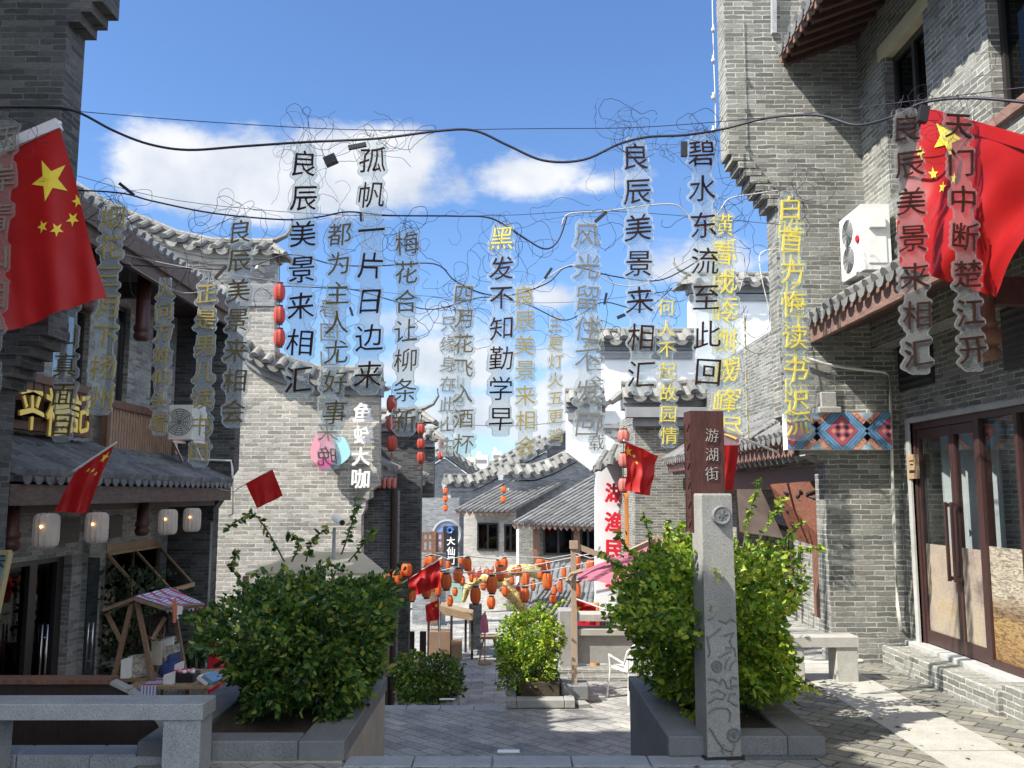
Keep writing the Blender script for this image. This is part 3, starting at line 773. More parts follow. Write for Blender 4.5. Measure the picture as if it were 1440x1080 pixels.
# doors
ym = PX(1376, 750, XW).y; ymid = PX(1340, 750, XW).y
g = MB()
g.box(XW + .02, XW + .12, yd0 - .05, yd0 - .002, dz0 + .003, dz1 + .018); g.box(XW + .02, XW + .12, ym - .07, ym, dz0 + .003, dz1 + .018); g.box(XW + .021, XW + .119, ym + .0, yd0 - .05, dz1 - .05, dz1 + .015)
g.build('door_frame', M['frame'], B)
def leaf(ya, yb, hinge):
    d = MB(); f = .045; z0, z1 = dz0 + .012, dz1 - .055; x0, x1 = XW + .035, XW + .09
    d.box(x0, x1, ya, ya + f, z0, z1); d.box(x0, x1, yb - f, yb, z0, z1); d.box(x0, x1, ya + f, yb - f, z1 - .09, z1); d.box(x0, x1, ya + f, yb - f, z0, z0 + .13)
    o = d.build('door', M['frame'], B)
    zf = z0 + .13 + (z1 - z0) * .40
    MB().box(x0 + .022, x0 + .03, ya + f, yb - f, zf, z1 - .09).build('glass_pane', M['glass'], o)
    MB().box(x0 + .018, x0 + .03, ya + f, yb - f, z0 + .13, zf - .001).build('frosted_pane', M['frosted'], o)
    hy = ya + .055 if hinge else yb - .055; h = MB(); hz0, hz1 = dz0 + .68, dz0 + 1.42
    for dy in (-.001,):
        h.box(x0 - .075, x0 - .05, hy - .014, hy + .014, hz0, hz1); h.box(x0 - .05, x0 - .001, hy - .012, hy + .012, hz0 + .01, hz0 + .045); h.box(x0 - .05, x0 - .001, hy - .012, hy + .012, hz1 - .045, hz1 - .01)
    h.build('handle', M['frame'], o)
t_ = NT('frosted'); nf_ = t_.noise(2.2, 5, .65, t_.pos()); spk = t_.noise(60, 5, .75, t_.pos())
c_ = t_.ramp(nf_, [(.32, (.18, .15, .14)), (.45, (.36, .31, .28)), (.58, (.44, .38, .30)), (.7, (.42, .25, .11))])
c_ = t_.mix(.6, c_, t_.ramp(spk, [(.35, (.5, .45, .4)), (.7, (1.4, 1.3, 1.1))]), 'MULTIPLY')
t_.l(c_, t_.b.inputs['Base Color']); t_.b.inputs['Roughness'].default_value = .3; t_.bump(spk, .2, .004); M['frosted'] = t_.m
t_ = NT('rust_print'); p_ = t_.pos(); nf_ = t_.noise(5, 7, .7, p_); spz = t_.n('ShaderNodeSeparateXYZ'); t_.l(p_, spz.inputs[0])
hh = t_.m2('ADD', spz.outputs[2], t_.m2('MULTIPLY', t_.m2('SUBTRACT', nf_, .5), .22))
mrk = t_.n('ShaderNodeMapRange'); t_.l(hh, mrk.inputs[0]); mrk.inputs[1].default_value = .3; mrk.inputs[2].default_value = 1.05
wv = t_.n('ShaderNodeTexNoise'); wv.inputs['Scale'].default_value = 16; wv.inputs['Detail'].default_value = 6; wv.inputs['Distortion'].default_value = 1.6
mpp = t_.n('ShaderNodeMapping'); mpp.inputs['Scale'].default_value = (1, .6, 3); t_.l(p_, mpp.inputs[0]); t_.l(mpp.outputs[0], wv.inputs[0])
c_ = t_.ramp(mrk.outputs[0], [(0, (.24, .14, .06)), (.45, (.34, .23, .11)), (.56, (.20, .14, .09)), (.72, (.34, .28, .21)), (.76, (.42, .38, .32))])
c_ = t_.mix(.8, c_, t_.ramp(wv.outputs[0], [(.4, (.35, .32, .3)), (.55, (1.1, 1.1, 1.0)), (.7, (1.6, 1.4, 1.1))]), 'MULTIPLY')
t_.l(c_, t_.b.inputs['Base Color']); t_.b.inputs['Roughness'].default_value = .32; M['rust_print'] = t_.m
leaf(ymid + .003, yd0 - .055, True); leaf(ym + .005, ymid - .003, False)
# fixed shop window to the right of the doors
g = MB(); xw0, xw1 = XW + .02, XW + .11; yb_ = 1.3
g.box(xw0, xw1, yb_, ym - .075, dz0 + .003, dz0 + .07); g.box(xw0, xw1, yb_, ym - .075, dz1 - .04, dz1 + .015)
yq = PX(1432, 750, XW).y; g.box(xw0, xw1, yq - .05, yq, dz0 + .07, dz1 - .04)
wnd = g.build('shop_window', M['frame'], B)
zf = dz0 + .07 + (dz1 - dz0) * .44
MB().box(xw0 + .03, xw0 + .04, yb_, ym - .076, zf, dz1 - .041).build('pane', M['glass'], wnd)
MB().box(xw0 + .026, xw0 + .042, yb_, ym - .076, dz0 + .071, zf - .001).build('printed_pane', M['rust_print'], wnd)
# white curtains just inside the glass
def curtain(y0, y1, x, z0, z1, parent, mtl):
    g = MB(); n = int((y1 - y0) / .025); vs = []
    for i in range(n + 1):
        y = y0 + (y1 - y0) * i / n; dx = .035 * math.sin(i * 1.05) + .012 * math.sin(i * 2.7)
        for z in (z0, z1): vs.append((x + dx, y, z))
    g.add(vs, [(2 * i, 2 * i + 2, 2 * i + 3, 2 * i + 1) for i in range(n)]); return g.build('curtain', mtl, parent, True)
M['curtain'] = cloth_mat('curtain', (.72, .76, .76), .3, .8)
M['curtain_blue'] = cloth_mat('curtain_blue', (.10, .14, .22), .2, .8)
curtain(ymid + .06, yd0 - .1, XW + .28, .3, dz1 - .1, B, M['curtain']); curtain(ym + .1, ymid - .02, XW + .28, .3, dz1 - .1, B, M['curtain'])
curtain(6.35, 6.6, XW + .25, .3, dz1 - .1, B, M['curtain']); curtain(5.5, 6.2, XW + .27, .3, dz1 - .1, B, M['curtain_blue'])
M['beige'] = mat('beige', (.60, .55, .38), .8, .12, 6, .1)
# upper windows
for a, b in ((w1a, w1b), (w2a, w2b)):
    g = MB(); x0, x1 = XU + .1, XU + .17; f = .05
    g.box(x0, x1, b, b + f, wz0, wz1); g.box(x0, x1, a - f, a, wz0, wz1); g.box(x0, x1, b + f, a - f, wz0, wz0 + .07); g.box(x0, x1, b + f, a - f, wz1 - .07, wz1)
    ym_ = (a + b) / 2; g.box(x0, x1, ym_ - .03, ym_ + .03, wz0 + .07, wz1 - .07)
    if a == w1a: g.box(x0 + .01, x1 - .01, b + f, ym_ - .03, 5.5, 5.56); g.box(x0 + .01, x1 - .01, ym_ + .03, a - f, 5.5, 5.56)
    w = g.build('window', M['frame_dark'], B)
    MB().box(x0 + .03, x0 + .038, b + f, a - f, wz0 + .07, wz1 - .07).build('pane', M['glass_dark'], w)
    MB().box(XU - .01, XT, b - .12, a + .12, wz1 + .002, wz1 + .158).build('lintel', M['beige'], w)
g = MB(); g.bbox(XU - .05, XU + .1, w2b, w2a + .03, wz0 - .09, wz0, .005); g.build('sill', M['fascia'], B)
# upper eave
xe = xx(1096, 88, YW); ze = zz(90, YW)
g = MB(); roof(g, (xe, 1.0, ze + .10), (xe, YW - .005, ze + .10), (XW + 1.4, 1.0, ze + .10 + .95), (XW + 1.4, YW - .005, ze + 1.05), M['tile_mid'], .22, .07, .05)
sl = .95 / (XW + 1.4 - xe)
g.build('eave_roof', None, B)
g = MB()
for i in range(38):
    y = 1.1 + i * .225
    if y > YW - .05: break
    a = V((xe + .03, y, ze + .0)); b = V((XW + .3, y, ze + sl * (XW + .3 - xe) + .0)); g.bar(a, b, .075, .09)
g.build('rafters', M['soffit'], B)
g = MB(); 
for i in range(75):
    y = 1.05 + i * .112
    if y + .1 > YW: break
    c = V((xe - .012, y + .056, ze + .03)); pts = [c + YV * (-.056) + ZV * .05, c + YV * .056 + ZV * .05, c + YV * .056 - ZV * .02, c + YV * .02 - ZV * .055, c - YV * .02 - ZV * .055, c - YV * .056 - ZV * .02]; g.prism(pts, (.024, 0, 0))
g.build('fascia', M['fascia'], B)
# lower eave above the doors
xe2 = xx(1136, 470, YW); ze2 = 1.75 + .4965 * xe2
g = MB(); roof(g, (xe2, 1.0, ze2 + .24), (xe2, YW - .006, ze2 + .24), (XW - .003, 1.0, ze2 + .78), (XW - .003, YW - .006, ze2 + .78), M['tile_mid'], .2, .07, .06)
g.build('canopy_roof', None, B)
g = MB(); g.box(xe2 + .02, xe2 + .07, 1.0, YW - .007, ze2, ze2 + .19); g.build('fascia', M['fascia'], B)
g = MB(); g.add([(xe2 + .07, 1, ze2 + .02), (xe2 + .07, YW - .01, ze2 + .02), (XW - .004, YW - .01, ze2 + .3), (XW - .004, 1, ze2 + .3), (xe2 + .07, 1, ze2 + .06), (xe2 + .07, YW - .01, ze2 + .06), (XW - .004, YW - .01, ze2 + .34), (XW - .004, 1, ze2 + .34)],
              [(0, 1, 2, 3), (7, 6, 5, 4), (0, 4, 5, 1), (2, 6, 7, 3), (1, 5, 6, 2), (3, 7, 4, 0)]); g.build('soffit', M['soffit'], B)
# carved drop column under the lower eave, beam, vents
pcx = PX(1385, 450, 3.45)
g = MB(); g.lathe((3.45, pcx.y, zz(500, pcx.y) - .03), [(.06, 0), (.085, .015), (.09, .06), (.075, .085), (.06, .095), (.09, .11), (.105, .14), (.105, .19), (.08, .215), (.075, .235), (.085, .245), (.085, .27), (.07, .285), (.075, .8), (.075, .9)], 16); g.build('drop_column', M['wood_brown'], B, True)
g = MB(); g.box(3.5, XW - .001, pcx.y - .06, pcx.y + .06, 3.1, 3.3); g.build('beam', M['wood_red'], B)
for i, (pa, pb, yt, yb) in enumerate(((1264, 1313, 478, 552), (1413, 1500, 445, 522))):
    ya, yb_2 = PX(pa, 500, XW).y, PX(pb, 500, XW).y; z0 = PX(pa, yb, XW).z; z1 = z0 + .52
    g = MB(); g.box(XW - .016, XW - .002, yb_2, ya, z0, z1)
    for k in range(7): g.obox(V((XW - .026, (ya + yb_2) / 2, z0 + .05 + k * .07)), V((.012, 0, -.014)), YV * (ya - yb_2) * .46, V((.002, 0, .002)))
    g.build('louvre_vent', M['black'], B)
# other small things on this building
ac_unit('white air conditioner with red badge above the tiled canopy of the right building', (3.72, 9.0, 3.98), (0, -1, 0), (-1, 0, 0), .6, .28, .68, True)
g = MB(); c = V((3.57, 8.82, 4.33)); 
g.tube([c + V((0, math.cos(q) * .03, math.sin(q) * .03)) for q in [2 * math.pi * k / 10 for k in range(11)]], .012, 4); g.prism([c + V((-.003, math.cos(q) * .032, math.sin(q) * .036)) for q in [2 * math.pi * k / 12 for k in range(12)]], (-.006, 0, 0))
g.build('badge', M['red_paint'], bpy.data.objects['air_conditioner'])
g = MB(); yv = YW - .06
g.tube([P(1125, 500, yv), P(1160, 512, yv), P(1190, 517, yv), P(1243, 523, yv), P(1251, 528, yv), P(1252, 560, yv), P(1254, 640, yv), P(1258, 760, yv), P(1262, 850, yv), P(1266, 880, yv), PZ(1262, 912, .03) - V((0, .2, 0)), PZ(1240, 925, .03), PZ(1200, 931, .02), PZ(1150, 932, .02), PZ(1100, 929, .02)], .017, 8)
tag(g.build('cable_conduit', M['pipe'], smooth=True), 'cream plastic conduit running down the right brick wall and curving over the paving', 'conduit')
g = MB(); a, b = P(1088, -60, YW - .05), P(1088, 48, YW - .05); g.bar(a, b, .07, .05); tag(g.build('downpipe', M['granite_blue']), 'blue grey metal downpipe end high on the right wing wall', 'downpipe')
# patterned sign box
t = thing('patterned_sign', 'long light box with blue, orange and red diamond patterns on the brick pier', 'sign', (3.7, YW - .1, 2.2))
sx0, sx1 = xx(1107, 605, YW - .16), xx(1253, 605, YW - .16); sz0, sz1 = zz(632, YW - .16), zz(580, YW - .16)
ys = YW - .16
MB().box(sx0, sx1, ys, YW - .002, sz0, sz1).build('casing', M['white_paint'], t)
PAT = {k: mat('pat_' + k, c, .5, .06, 20, 0) for k, c in dict(blue=(.16, .33, .52), dark=(.025, .03, .05), orange=(.72, .33, .22), red=(.45, .10, .14), pale=(.45, .58, .66)).items()}
layer = [0]
def flat(mb, pts):
    """polygon in panel coordinates (0..w, 0..h) laid on the face, each clipped to the panel"""
    w, h = sx1 - sx0, sz1 - sz0
    for axis, lim, sg in ((0, 0, 1), (0, w, -1), (1, 0, 1), (1, h, -1)):
        out = []
        for i in range(len(pts)):
            a, b = pts[i], pts[(i + 1) % len(pts)]; da, db = (a[axis] - lim) * sg, (b[axis] - lim) * sg
            if da >= 0: out.append(a)
            if da * db < 0: k = da / (da - db); out.append((a[0] + (b[0] - a[0]) * k, a[1] + (b[1] - a[1]) * k))
        pts = out
        if len(pts) < 3: return
    mb.add([(sx0 + x, ys - .001 - .0012 * layer[0], sz0 + z) for x, z in pts], [tuple(range(len(pts)))])
g = MB(); H = sz1 - sz0; W_ = sx1 - sx0
g.use(PAT['pale']); layer[0] = 0; flat(g, [(0, 0), (W_, 0), (W_, H), (0, H)])
def dia(c, r, m): g.use(PAT[m]); flat(g, [(c[0] - r, c[1]), (c[0], c[1] - r), (c[0] + r, c[1]), (c[0], c[1] + r)])
cx1, cx2 = W_ * .525, W_ * 1.01
for q, (k, m) in enumerate(((1.34, 'orange'), (1.06, 'dark'), (1.03, 'blue'), (.90, 'dark'), (.88, 'blue'), (.76, 'dark'), (.74, 'blue'), (.62, 'dark'), (.60, 'red'))):
    layer[0] = q + 1
    for c in (cx1, cx2, cx1 - (cx2 - cx1)): dia((c, H / 2), H * k * (.72), m)
layer[0] = 11
for c in (cx1, cx2):
    for dx, dz in ((0, 0), (-.22, 0), (.22, 0), (0, .2), (0, -.2), (-.11, .1), (.11, .1), (-.11, -.1), (.11, -.1)):
        dia((c + dx * H * 1.05, H / 2 + dz * H * 1.05), H * .075, 'dark' if abs(dx) in (.11,) else 'orange')
layer[0] = 12
def fret(cx, cz, s, ang):
    g.use(PAT['dark']); ca, sa = math.cos(ang), math.sin(ang)
    for (a, b) in (((-1, -1), (1, -1)), ((1, -1), (1, 1)), ((1, 1), (-.4, 1)), ((-.4, 1), (-.4, -.2)), ((-.4, -.2), (.4, -.2))):
        d = V((b[0] - a[0], b[1] - a[1])).normalized() * .085; nn = V((-d.y, d.x))
        q = [V(a) - d + nn, V(b) + d + nn, V(b) + d - nn, V(a) - d - nn]; flat(g, [(cx + (p.x * ca - p.y * sa) * s, cz + (p.x * sa + p.y * ca) * s) for p in q])
mid_ = (cx1 + cx2) / 2
for m_ in (mid_, cx1 - (cx2 - cx1) / 2):
    for dx, dz, an in ((-.27, .86, 45), (-.1, .70, 45), (.27, .86, 135), (.1, .70, 135), (-.27, .14, 135), (-.1, .30, 135), (.27, .14, 45), (.1, .30, 45)):
        fret(m_ + dx * H, dz * H, H * .07, R(an))
g.build('pattern', None, t)
# small wooden plaque
t = thing('wooden_plaque', 'small wooden plaque beside the brown glass doors', 'plaque', P(1264, 655, YW - .1))
MB().obox(V((XW - .018, 9.18, zz(656, 9.18))), V((.016, 0, 0)), YV * .1, ZV * .125).build('board', M['wood_pale'], t)
g = MB()
for k, (zz_, w_) in enumerate(((648, .05), (653, .035), (662, .06), (664, .06))): z_p = zz(zz_, 9.18); g.box(XW - .0365, XW - .0345, 9.18 - w_, 9.18 + w_, z_p - .006, z_p + .006)
g.build('worn_print', M['black'], t)
# stone lamp base on wall
g = MB(); c = P(1163, 573, YW - .12); g.bbox(c.x - .12, c.x + .12, c.y - .1, c.y + .115, c.z - .06, c.z + .0, .01); g.bbox(c.x - .085, c.x + .085, c.y - .07, c.y + .115, c.z + .0, c.z + .16, .01); tag(g.build('wall_bracket', M['granite']), 'small stone bracket above the patterned light box', 'bracket')

# ================================================================== next shop on the right, under a fringed awning
XS = 3.12
B = thing('awning_shop', 'grey brick shop with a fringed tiled awning behind the stone post', 'shop', (4.2, 13.5, 0))
g = MB(); g.box(4.0, 4.3, 9.83, 17.9, 0, 4.2); g.build('wall', M['brick_near'], B)
zf0 = 1.75 + .127 * XS
g = MB(); roof(g, (XS, 9.84, zf0 + .25), (XS, 17.7, zf0 + .25), (3.99, 9.84, zf0 + .8), (3.99, 17.7, zf0 + .8), M['tile_mid'], .2, .07, .05); g.build('awning_roof', None, B)
g = MB()
for row, zo in ((0, .12), (1, 0)):
    for i in range(70):
        y = 9.86 + i * .112 + row * .056
        if y > 17.6: break
        c = V((XS + .02 + row * .02, y, zf0 + zo)); g.prism([c - YV * .05 + ZV * .12, c + YV * .05 + ZV * .12, c + YV * .05 + ZV * .04, c + ZV * .0, c - YV * .05 + ZV * .04], (.018, 0, 0))
g.build('fringe', M['fascia'], B)
g = MB()
for i in range(32): y = 9.95 + i * .24; g.bar((XS + .1, y, zf0 - .02), (3.99, y, zf0 + .3), .07, .07)
g.build('rafters', M['granite_blue'], B)
g = MB(); g.box(XS + .35, XS + .45, 9.84, 17.7, zf0 - .35, zf0 - .1); g.build('beam', M['wood_red'], B)
g = MB(); g.box(3.97, 3.999, 10.15, 10.95, .1, 2.0); d = g.build('door', M['frame'], B); MB().box(3.955, 3.968, 10.23, 10.87, .25, 1.9).build('glass_pane', M['glass_dark'], d)
g = MB(); g.box(3.97, 3.999, 12.6, 15.6, .6, 2.0); w = g.build('window', M['frame_dark'], B); MB().box(3.955, 3.968, 12.7, 15.5, .7, 1.9).build('pane', M['glass_dark'], w)
g = MB(); g.box(3.9, 3.998, 11.3, 11.55, .2, 1.55); g.build('door_plank', M['wood_brown'], B)
def board(label, name, q, m, text=None, mt=None):
    t = thing(name, label, 'sign', q[0]); a, b, c, d = [V(x) for x in q]; n_ = (b - a).cross(d - a).normalized()
    if n_.y > 0: n_ = -n_
    g = MB(); g.prism([a, b, c, d], n_ * -.04); g.build('panel', m, t)
    if text:
        rnd = random.Random(4); ex_, ez_ = (b - a).normalized(), (a - d).normalized()
        for i in range(text):                              # flowing brush strokes, too cursive to read
            o = a.lerp(b, .2 + .23 * i).lerp(d.lerp(c, .2 + .23 * i), .12) + n_ * .03; g = MB(); pts = []; L = (a - d).length * .72
            for q in range(11): pts.append(o - ez_ * (L * q / 10) + ex_ * (.07 * math.sin(q * 2.1 + i) * (.5 + rnd.random()) - .012 * q * 0))
            g.tube(smooth_path(pts, 4), [.008 + .012 * abs(math.sin(q * .7 + i)) for q in range(41)], 5); g.build('brush_stroke', mt, t)
    return t
Yq = 10.4
board('red brown wooden sign with cursive black characters hanging askew under the awning', 'shop_sign', (P(1083, 682, Yq), P(1172, 675, Yq - .5), P(1172, 775, Yq - .5), P(1115, 758, Yq)), M['wood_brown2'] if 'wood_brown2' in M else wood('wood_brown2', (.20, .075, .045), .5, (3, 3, 6)), 3, M['black'])
board('dull grey brown panel leaning left of the cursive sign', 'shop_sign', (P(1036, 688, Yq + .5), P(1070, 688, Yq + .4), P(1102, 757, Yq + .4), P(1040, 748, Yq + .5)), mat('dull_panel', (.16, .12, .10), .35, .3, 5, 0))

# ================================================================== left building: near wing wall and the block behind it
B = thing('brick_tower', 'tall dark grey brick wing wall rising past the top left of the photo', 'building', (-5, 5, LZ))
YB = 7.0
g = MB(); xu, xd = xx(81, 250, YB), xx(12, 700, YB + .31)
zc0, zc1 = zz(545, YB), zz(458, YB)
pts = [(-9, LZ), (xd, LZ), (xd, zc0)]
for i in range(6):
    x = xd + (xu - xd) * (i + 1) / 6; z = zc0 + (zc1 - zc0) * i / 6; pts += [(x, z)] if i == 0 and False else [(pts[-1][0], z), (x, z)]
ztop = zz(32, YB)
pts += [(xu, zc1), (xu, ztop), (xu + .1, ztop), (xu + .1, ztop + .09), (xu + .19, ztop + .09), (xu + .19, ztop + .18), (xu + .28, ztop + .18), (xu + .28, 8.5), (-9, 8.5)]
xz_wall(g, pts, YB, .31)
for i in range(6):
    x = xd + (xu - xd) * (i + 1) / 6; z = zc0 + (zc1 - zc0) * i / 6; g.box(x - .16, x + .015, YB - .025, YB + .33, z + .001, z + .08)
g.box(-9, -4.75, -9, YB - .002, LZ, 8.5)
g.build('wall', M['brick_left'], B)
g = MB(); roof(g, (-4.0, -9, 7.55), (-4.0, YB - .01, 7.55), (-7.5, -9, 9.4), (-7.5, YB - .01, 9.4), M['tile_dark'], .3, .09); g.build('roof', None, B)

# ================================================================== left shop house
XL, YL0, YL1 = -5.35, YB + .32, 14.2
B = thing('shop_house', 'two storey grey brick shop with wooden balcony on the shady left side', 'shop', (XL - 1, 10.5, LZ))
dY0, dY1, dzt = PX(10, 800, XL).y - .6, PX(101, 800, XL).y, PX(60, 786, XL).z
wY0, wY1 = PX(147, 800, XL).y, PX(224, 800, XL).y; wzt, wzb = PX(180, 770, XL).z, PX(180, 912, XL).z
zs = 2.3
g = MB(); X0 = XL - .28
g.box(X0, XL, YL0, dY0, LZ, zs); g.box(X0, XL, dY0, dY1, dzt, zs); g.box(X0, XL, dY1, wY0, LZ, zs); g.box(X0, XL, wY0, wY1, wzt, zs); g.box(X0, XL, wY0, wY1, LZ, wzb); g.box(X0, XL, wY1, YL1, LZ, zs)
for y in (PX(122, 800, XL).y,): g.box(XL + .001, XL + .08, y - .12, y + .25, LZ, zs - .1)
ups = [(PX(75, 500, XL).y, PX(124, 500, XL).y), (PX(150, 500, XL).y, PX(181, 500, XL).y), (PX(214, 500, XL).y, PX(232, 500, XL).y)]
uz0, uz1 = 2.95, 4.35; yy = YL0
for a, b in ups: g.box(X0, XL, yy, a, zs, 5.0); g.box(X0, XL, a, b, zs, uz0); g.box(X0, XL, a, b, uz1, 5.0); yy = b
g.box(X0, XL, yy, YL1, zs, 5.0)
# end wall facing the viewer, corbelled out towards the lane
xa, xb = xx(297, 800, YL1), xx(331, 600, YL1)
pts = [(XL, LZ), (xa, LZ), (xa, zz(715, YL1)), (xa + .08, zz(705, YL1)), (xa + .08, zz(695, YL1)), (xa + .2, zz(683, YL1)), (xa + .2, zz(672, YL1)), (xb, zz(660, YL1)), (xb, zz(470, YL1)), (XL, zz(400, YL1))]
g.build('wall', M['brick_shop'], B)
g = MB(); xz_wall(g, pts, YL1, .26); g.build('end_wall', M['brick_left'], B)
g = MB(); g.box(xa - .035, xa - .001, YL1 - .006, YL1 - .001, LZ, 1.3); g.build('corner_strip', M['trim_light'], B)
g = MB(); g.box(X0 - 2.2, X0 - 2.1, YL0, YL1, LZ, 5); g.box(X0 - 2.1, X0, YL0, YL1, zs, zs + .02); g.box(X0 - 2.1, X0, YL0, YL0 + .03, LZ, 5); g.box(X0 - 2.1, X0, YL1 - .04, YL1 - .01, LZ, 5)
for k in range(3): g.box(X0 - 2.1, X0 - 1.8, dY0, wY1, -.5 + k * .5, -.47 + k * .5)
g.build('interior', M['interior'], B)
# goods dimly seen on the shelves behind the glass
for k in range(12):
    y = dY0 + .3 + k * .33; z = -.47 + (k % 3) * .5; c = V((X0 - 1.95, y, z)); g = MB(); h = random.uniform(.14, .3)
    g.lathe(c, [(.07, 0), (.09, h * .3), (.085, h * .6), (.04, h * .8), (.05, h)], 8); tag(g.build('shelf_jar', random.choice([M['wood_brown'], M['granite'], M['lantern_red']]), smooth=True), 'jar on the dark shelf inside the left shop', 'jar', 'jars on the shelves inside the left shop')
# doors
g = MB(); g.box(XL - .2, XL - .1, dY1 - .16, dY1, LZ, dzt); g.box(XL - .2, XL - .1, dY0, dY1 - .16, dzt - .07, dzt); g.box(XL - .2, XL - .1, dY1 - .78, dY1 - .62, LZ, dzt - .07); g.box(XL - .2, XL - .1, dY0, dY0 + .08, LZ, dzt - .07)
d = g.build('door_frame', M['frame_dark'], B); MB().box(XL - .16, XL - .15, dY0, dY1 - .1, LZ + .05, dzt - .07).build('pane', M['glass_dark'], d)
def pull(c, h, dx, parent):
    g = MB(); c = V(c)
    for s in (-.5, .5): g.tube([c + dx * s - ZV * h / 2, c + dx * s + ZV * h / 2], .013, 8)
    for s in (-.32, .32): g.tube([c - dx * .5 + ZV * h * s, c + dx * .5 + ZV * h * s], .009, 6)
    g.build('handle', M['metal'], parent, True)
pull(P(60, 930, PX(60, 930, XL + .0).y - .15), .82, V((.05, .02, 0)), d)
g = MB(); yo = PX(114, 800, XL).y; xo1 = xx(137, 850, yo); g.box(XL + .085, xo1, yo, yo + .012, LZ + .1, .95); g.build('open_glass_door', M['glass_dark'], B)
pull((xo1 - .05, yo - .04, zz(907, yo)), .56, V((.055, 0, 0)), bpy.data.objects['open_glass_door'])
# shop window with a propped top-hung casement
g = MB(); f = .05
g.box(XL - .08, XL - .01, wY0, wY0 + f, wzb, wzt); g.box(XL - .08, XL - .01, wY1 - f, wY1, wzb, wzt); g.box(XL - .08, XL - .01, wY0 + f, wY1 - f, wzt - .06, wzt); g.box(XL - .08, XL - .01, wY0 + f, wY1 - f, wzb, wzb + .06)
ymw = (wY0 + wY1) / 2; g.box(XL - .08, XL - .01, ymw - .03, ymw + .03, wzb + .06, wzt - .06); w = g.build('window', M['wood_pale'], B)
MB().box(XL - .05, XL - .04, wY0 + f, wY1 - f, wzb + .06, wzt - .06).build('pane', M['glass_dark'], w)
g = MB(); h0 = V((XL + .0, 0, wzt - .05)); h1 = V((XL + .55, 0, wzt - .62))
for y in (wY0 + .06, ymw, wY1 - .06): g.bar(h0 + YV * y, h1 + YV * y, .035, .035)
g.bar(h1 + YV * (wY0 + .04), h1 + YV * (wY1 - .04), .04, .06); g.bar(h0 + YV * (wY0 + .04), h0 + YV * (wY1 - .04), .035, .04)
cs = g.build('casement', M['wood_pale'], B)
g = MB(); g.add([h0 + YV * (wY0 + .07), h0 + YV * (wY1 - .07), h1 + YV * (wY1 - .07), h1 + YV * (wY0 + .07)], [(0, 1, 2, 3)]); g.build('casement_glass', M['glass_dark'], cs)
g = MB(); g.bbox(XL - .05, XL + .3, wY0 - .1, wY1 + .1, wzb - .07, wzb - .002, .006); g.build('sill', M['granite'], B)
g = MB(); g.box(XL - .02, XL + .012, PX(150, 760, XL).y, PX(222, 760, XL).y, wzt + .002, wzt + .08); g.build('lintel', M['wood_pale'], B)
# upper windows
for i, (a, b) in enumerate(ups):
    g = MB(); x0, x1 = XL - .14, XL - .07
    g.box(x0, x1, a, a + .05, uz0, uz1); g.box(x0, x1, b - .05, b, uz0, uz1); g.box(x0, x1, a + .05, b - .05, uz1 - .06, uz1); g.box(x0, x1, a + .05, b - .05, uz0, uz0 + .05); g.box(x0, x1, (a + b) / 2 - .025, (a + b) / 2 + .025, uz0 + .05, uz1 - .06)
    w = g.build('window', M['frame_dark'], B); MB().box(x0 + .03, x0 + .038, a + .05, b - .05, uz0 + .05, uz1 - .06).build('pane', M['glass_mirror'] if i == 0 else M['glass_dark'], w)
# balcony
g = MB(); bx = XL + .16; by0, by1 = PX(146, 600, bx).y, PX(243, 620, bx).y; bz1 = PX(146, 560, bx).z; bz0 = PX(243, 655, bx).z + .0
g.box(bx - .05, bx + .05, by0, by1, bz1 - .1, bz1); g.box(bx - .05, bx + .05, by0, by1, bz0, bz0 + .13)
g.box(bx - .045, bx + .045, by0, by0 + .08, bz0 + .13, bz1 - .1); g.box(bx - .045, bx + .045, by1 - .08, by1, bz0 + .13, bz1 - .1); g.box(XL + .001, bx + .05, by0, by1, bz0 - .03, bz0 - .001)
bal = g.build('balcony', M['wood_brown'], B)
g = MB(); n = 26
for i in range(n): y = by0 + .1 + (by1 - by0 - .2) * i / (n - 1); g.box(bx - .012, bx + .016, y - .03, y + .028, bz0 + .13, bz1 - .1)
g.build('slats', M['wood_slat'], bal)
# main roof over the shop
XE = -4.4; zE = 4.62
g = MB(); roof(g, (XE, YL0, zE + .16), (XE, YL1 - .005, zE + .16), (XL - 1.6, YL0, zE + 1.45), (XL - 1.6, YL1 - .005, zE + 1.45), M['tile_dark'], .22, .07); g.build('roof', None, B)
g = MB(); g.box(XE + .03, XE + .08, YL0, YL1 - .006, zE - .1, zE + .1); g.box(XE - .04, XE + .02, YL0, YL1 - .006, zE - .26, zE - .02); g.build('fascia', wood('fascia_grey', (.15, .105, .085), .75, (5, 1, 5)), B)
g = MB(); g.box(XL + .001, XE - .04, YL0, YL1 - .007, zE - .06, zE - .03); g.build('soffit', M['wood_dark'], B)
for py in (PX(202, 420, XE - .25).y, PX(120, 420, XE - .25).y):
    g = MB(); zc = zE - .95 if py > 10 else zE - .9
    g.lathe((XE - .25, py, zc), [(.07, 0), (.1, .03), (.1, .08), (.085, .1), (.1, .12), (.105, .17), (.09, .2), (.085, .22), (.085, .88)], 14); g.build('drop_column', M['wood_red'], B, True)
    g = MB(); g.box(XL + .002, XE - .26, py - .05, py + .05, zE - .4, zE - .2); g.build('beam', M['wood_dark'], B)
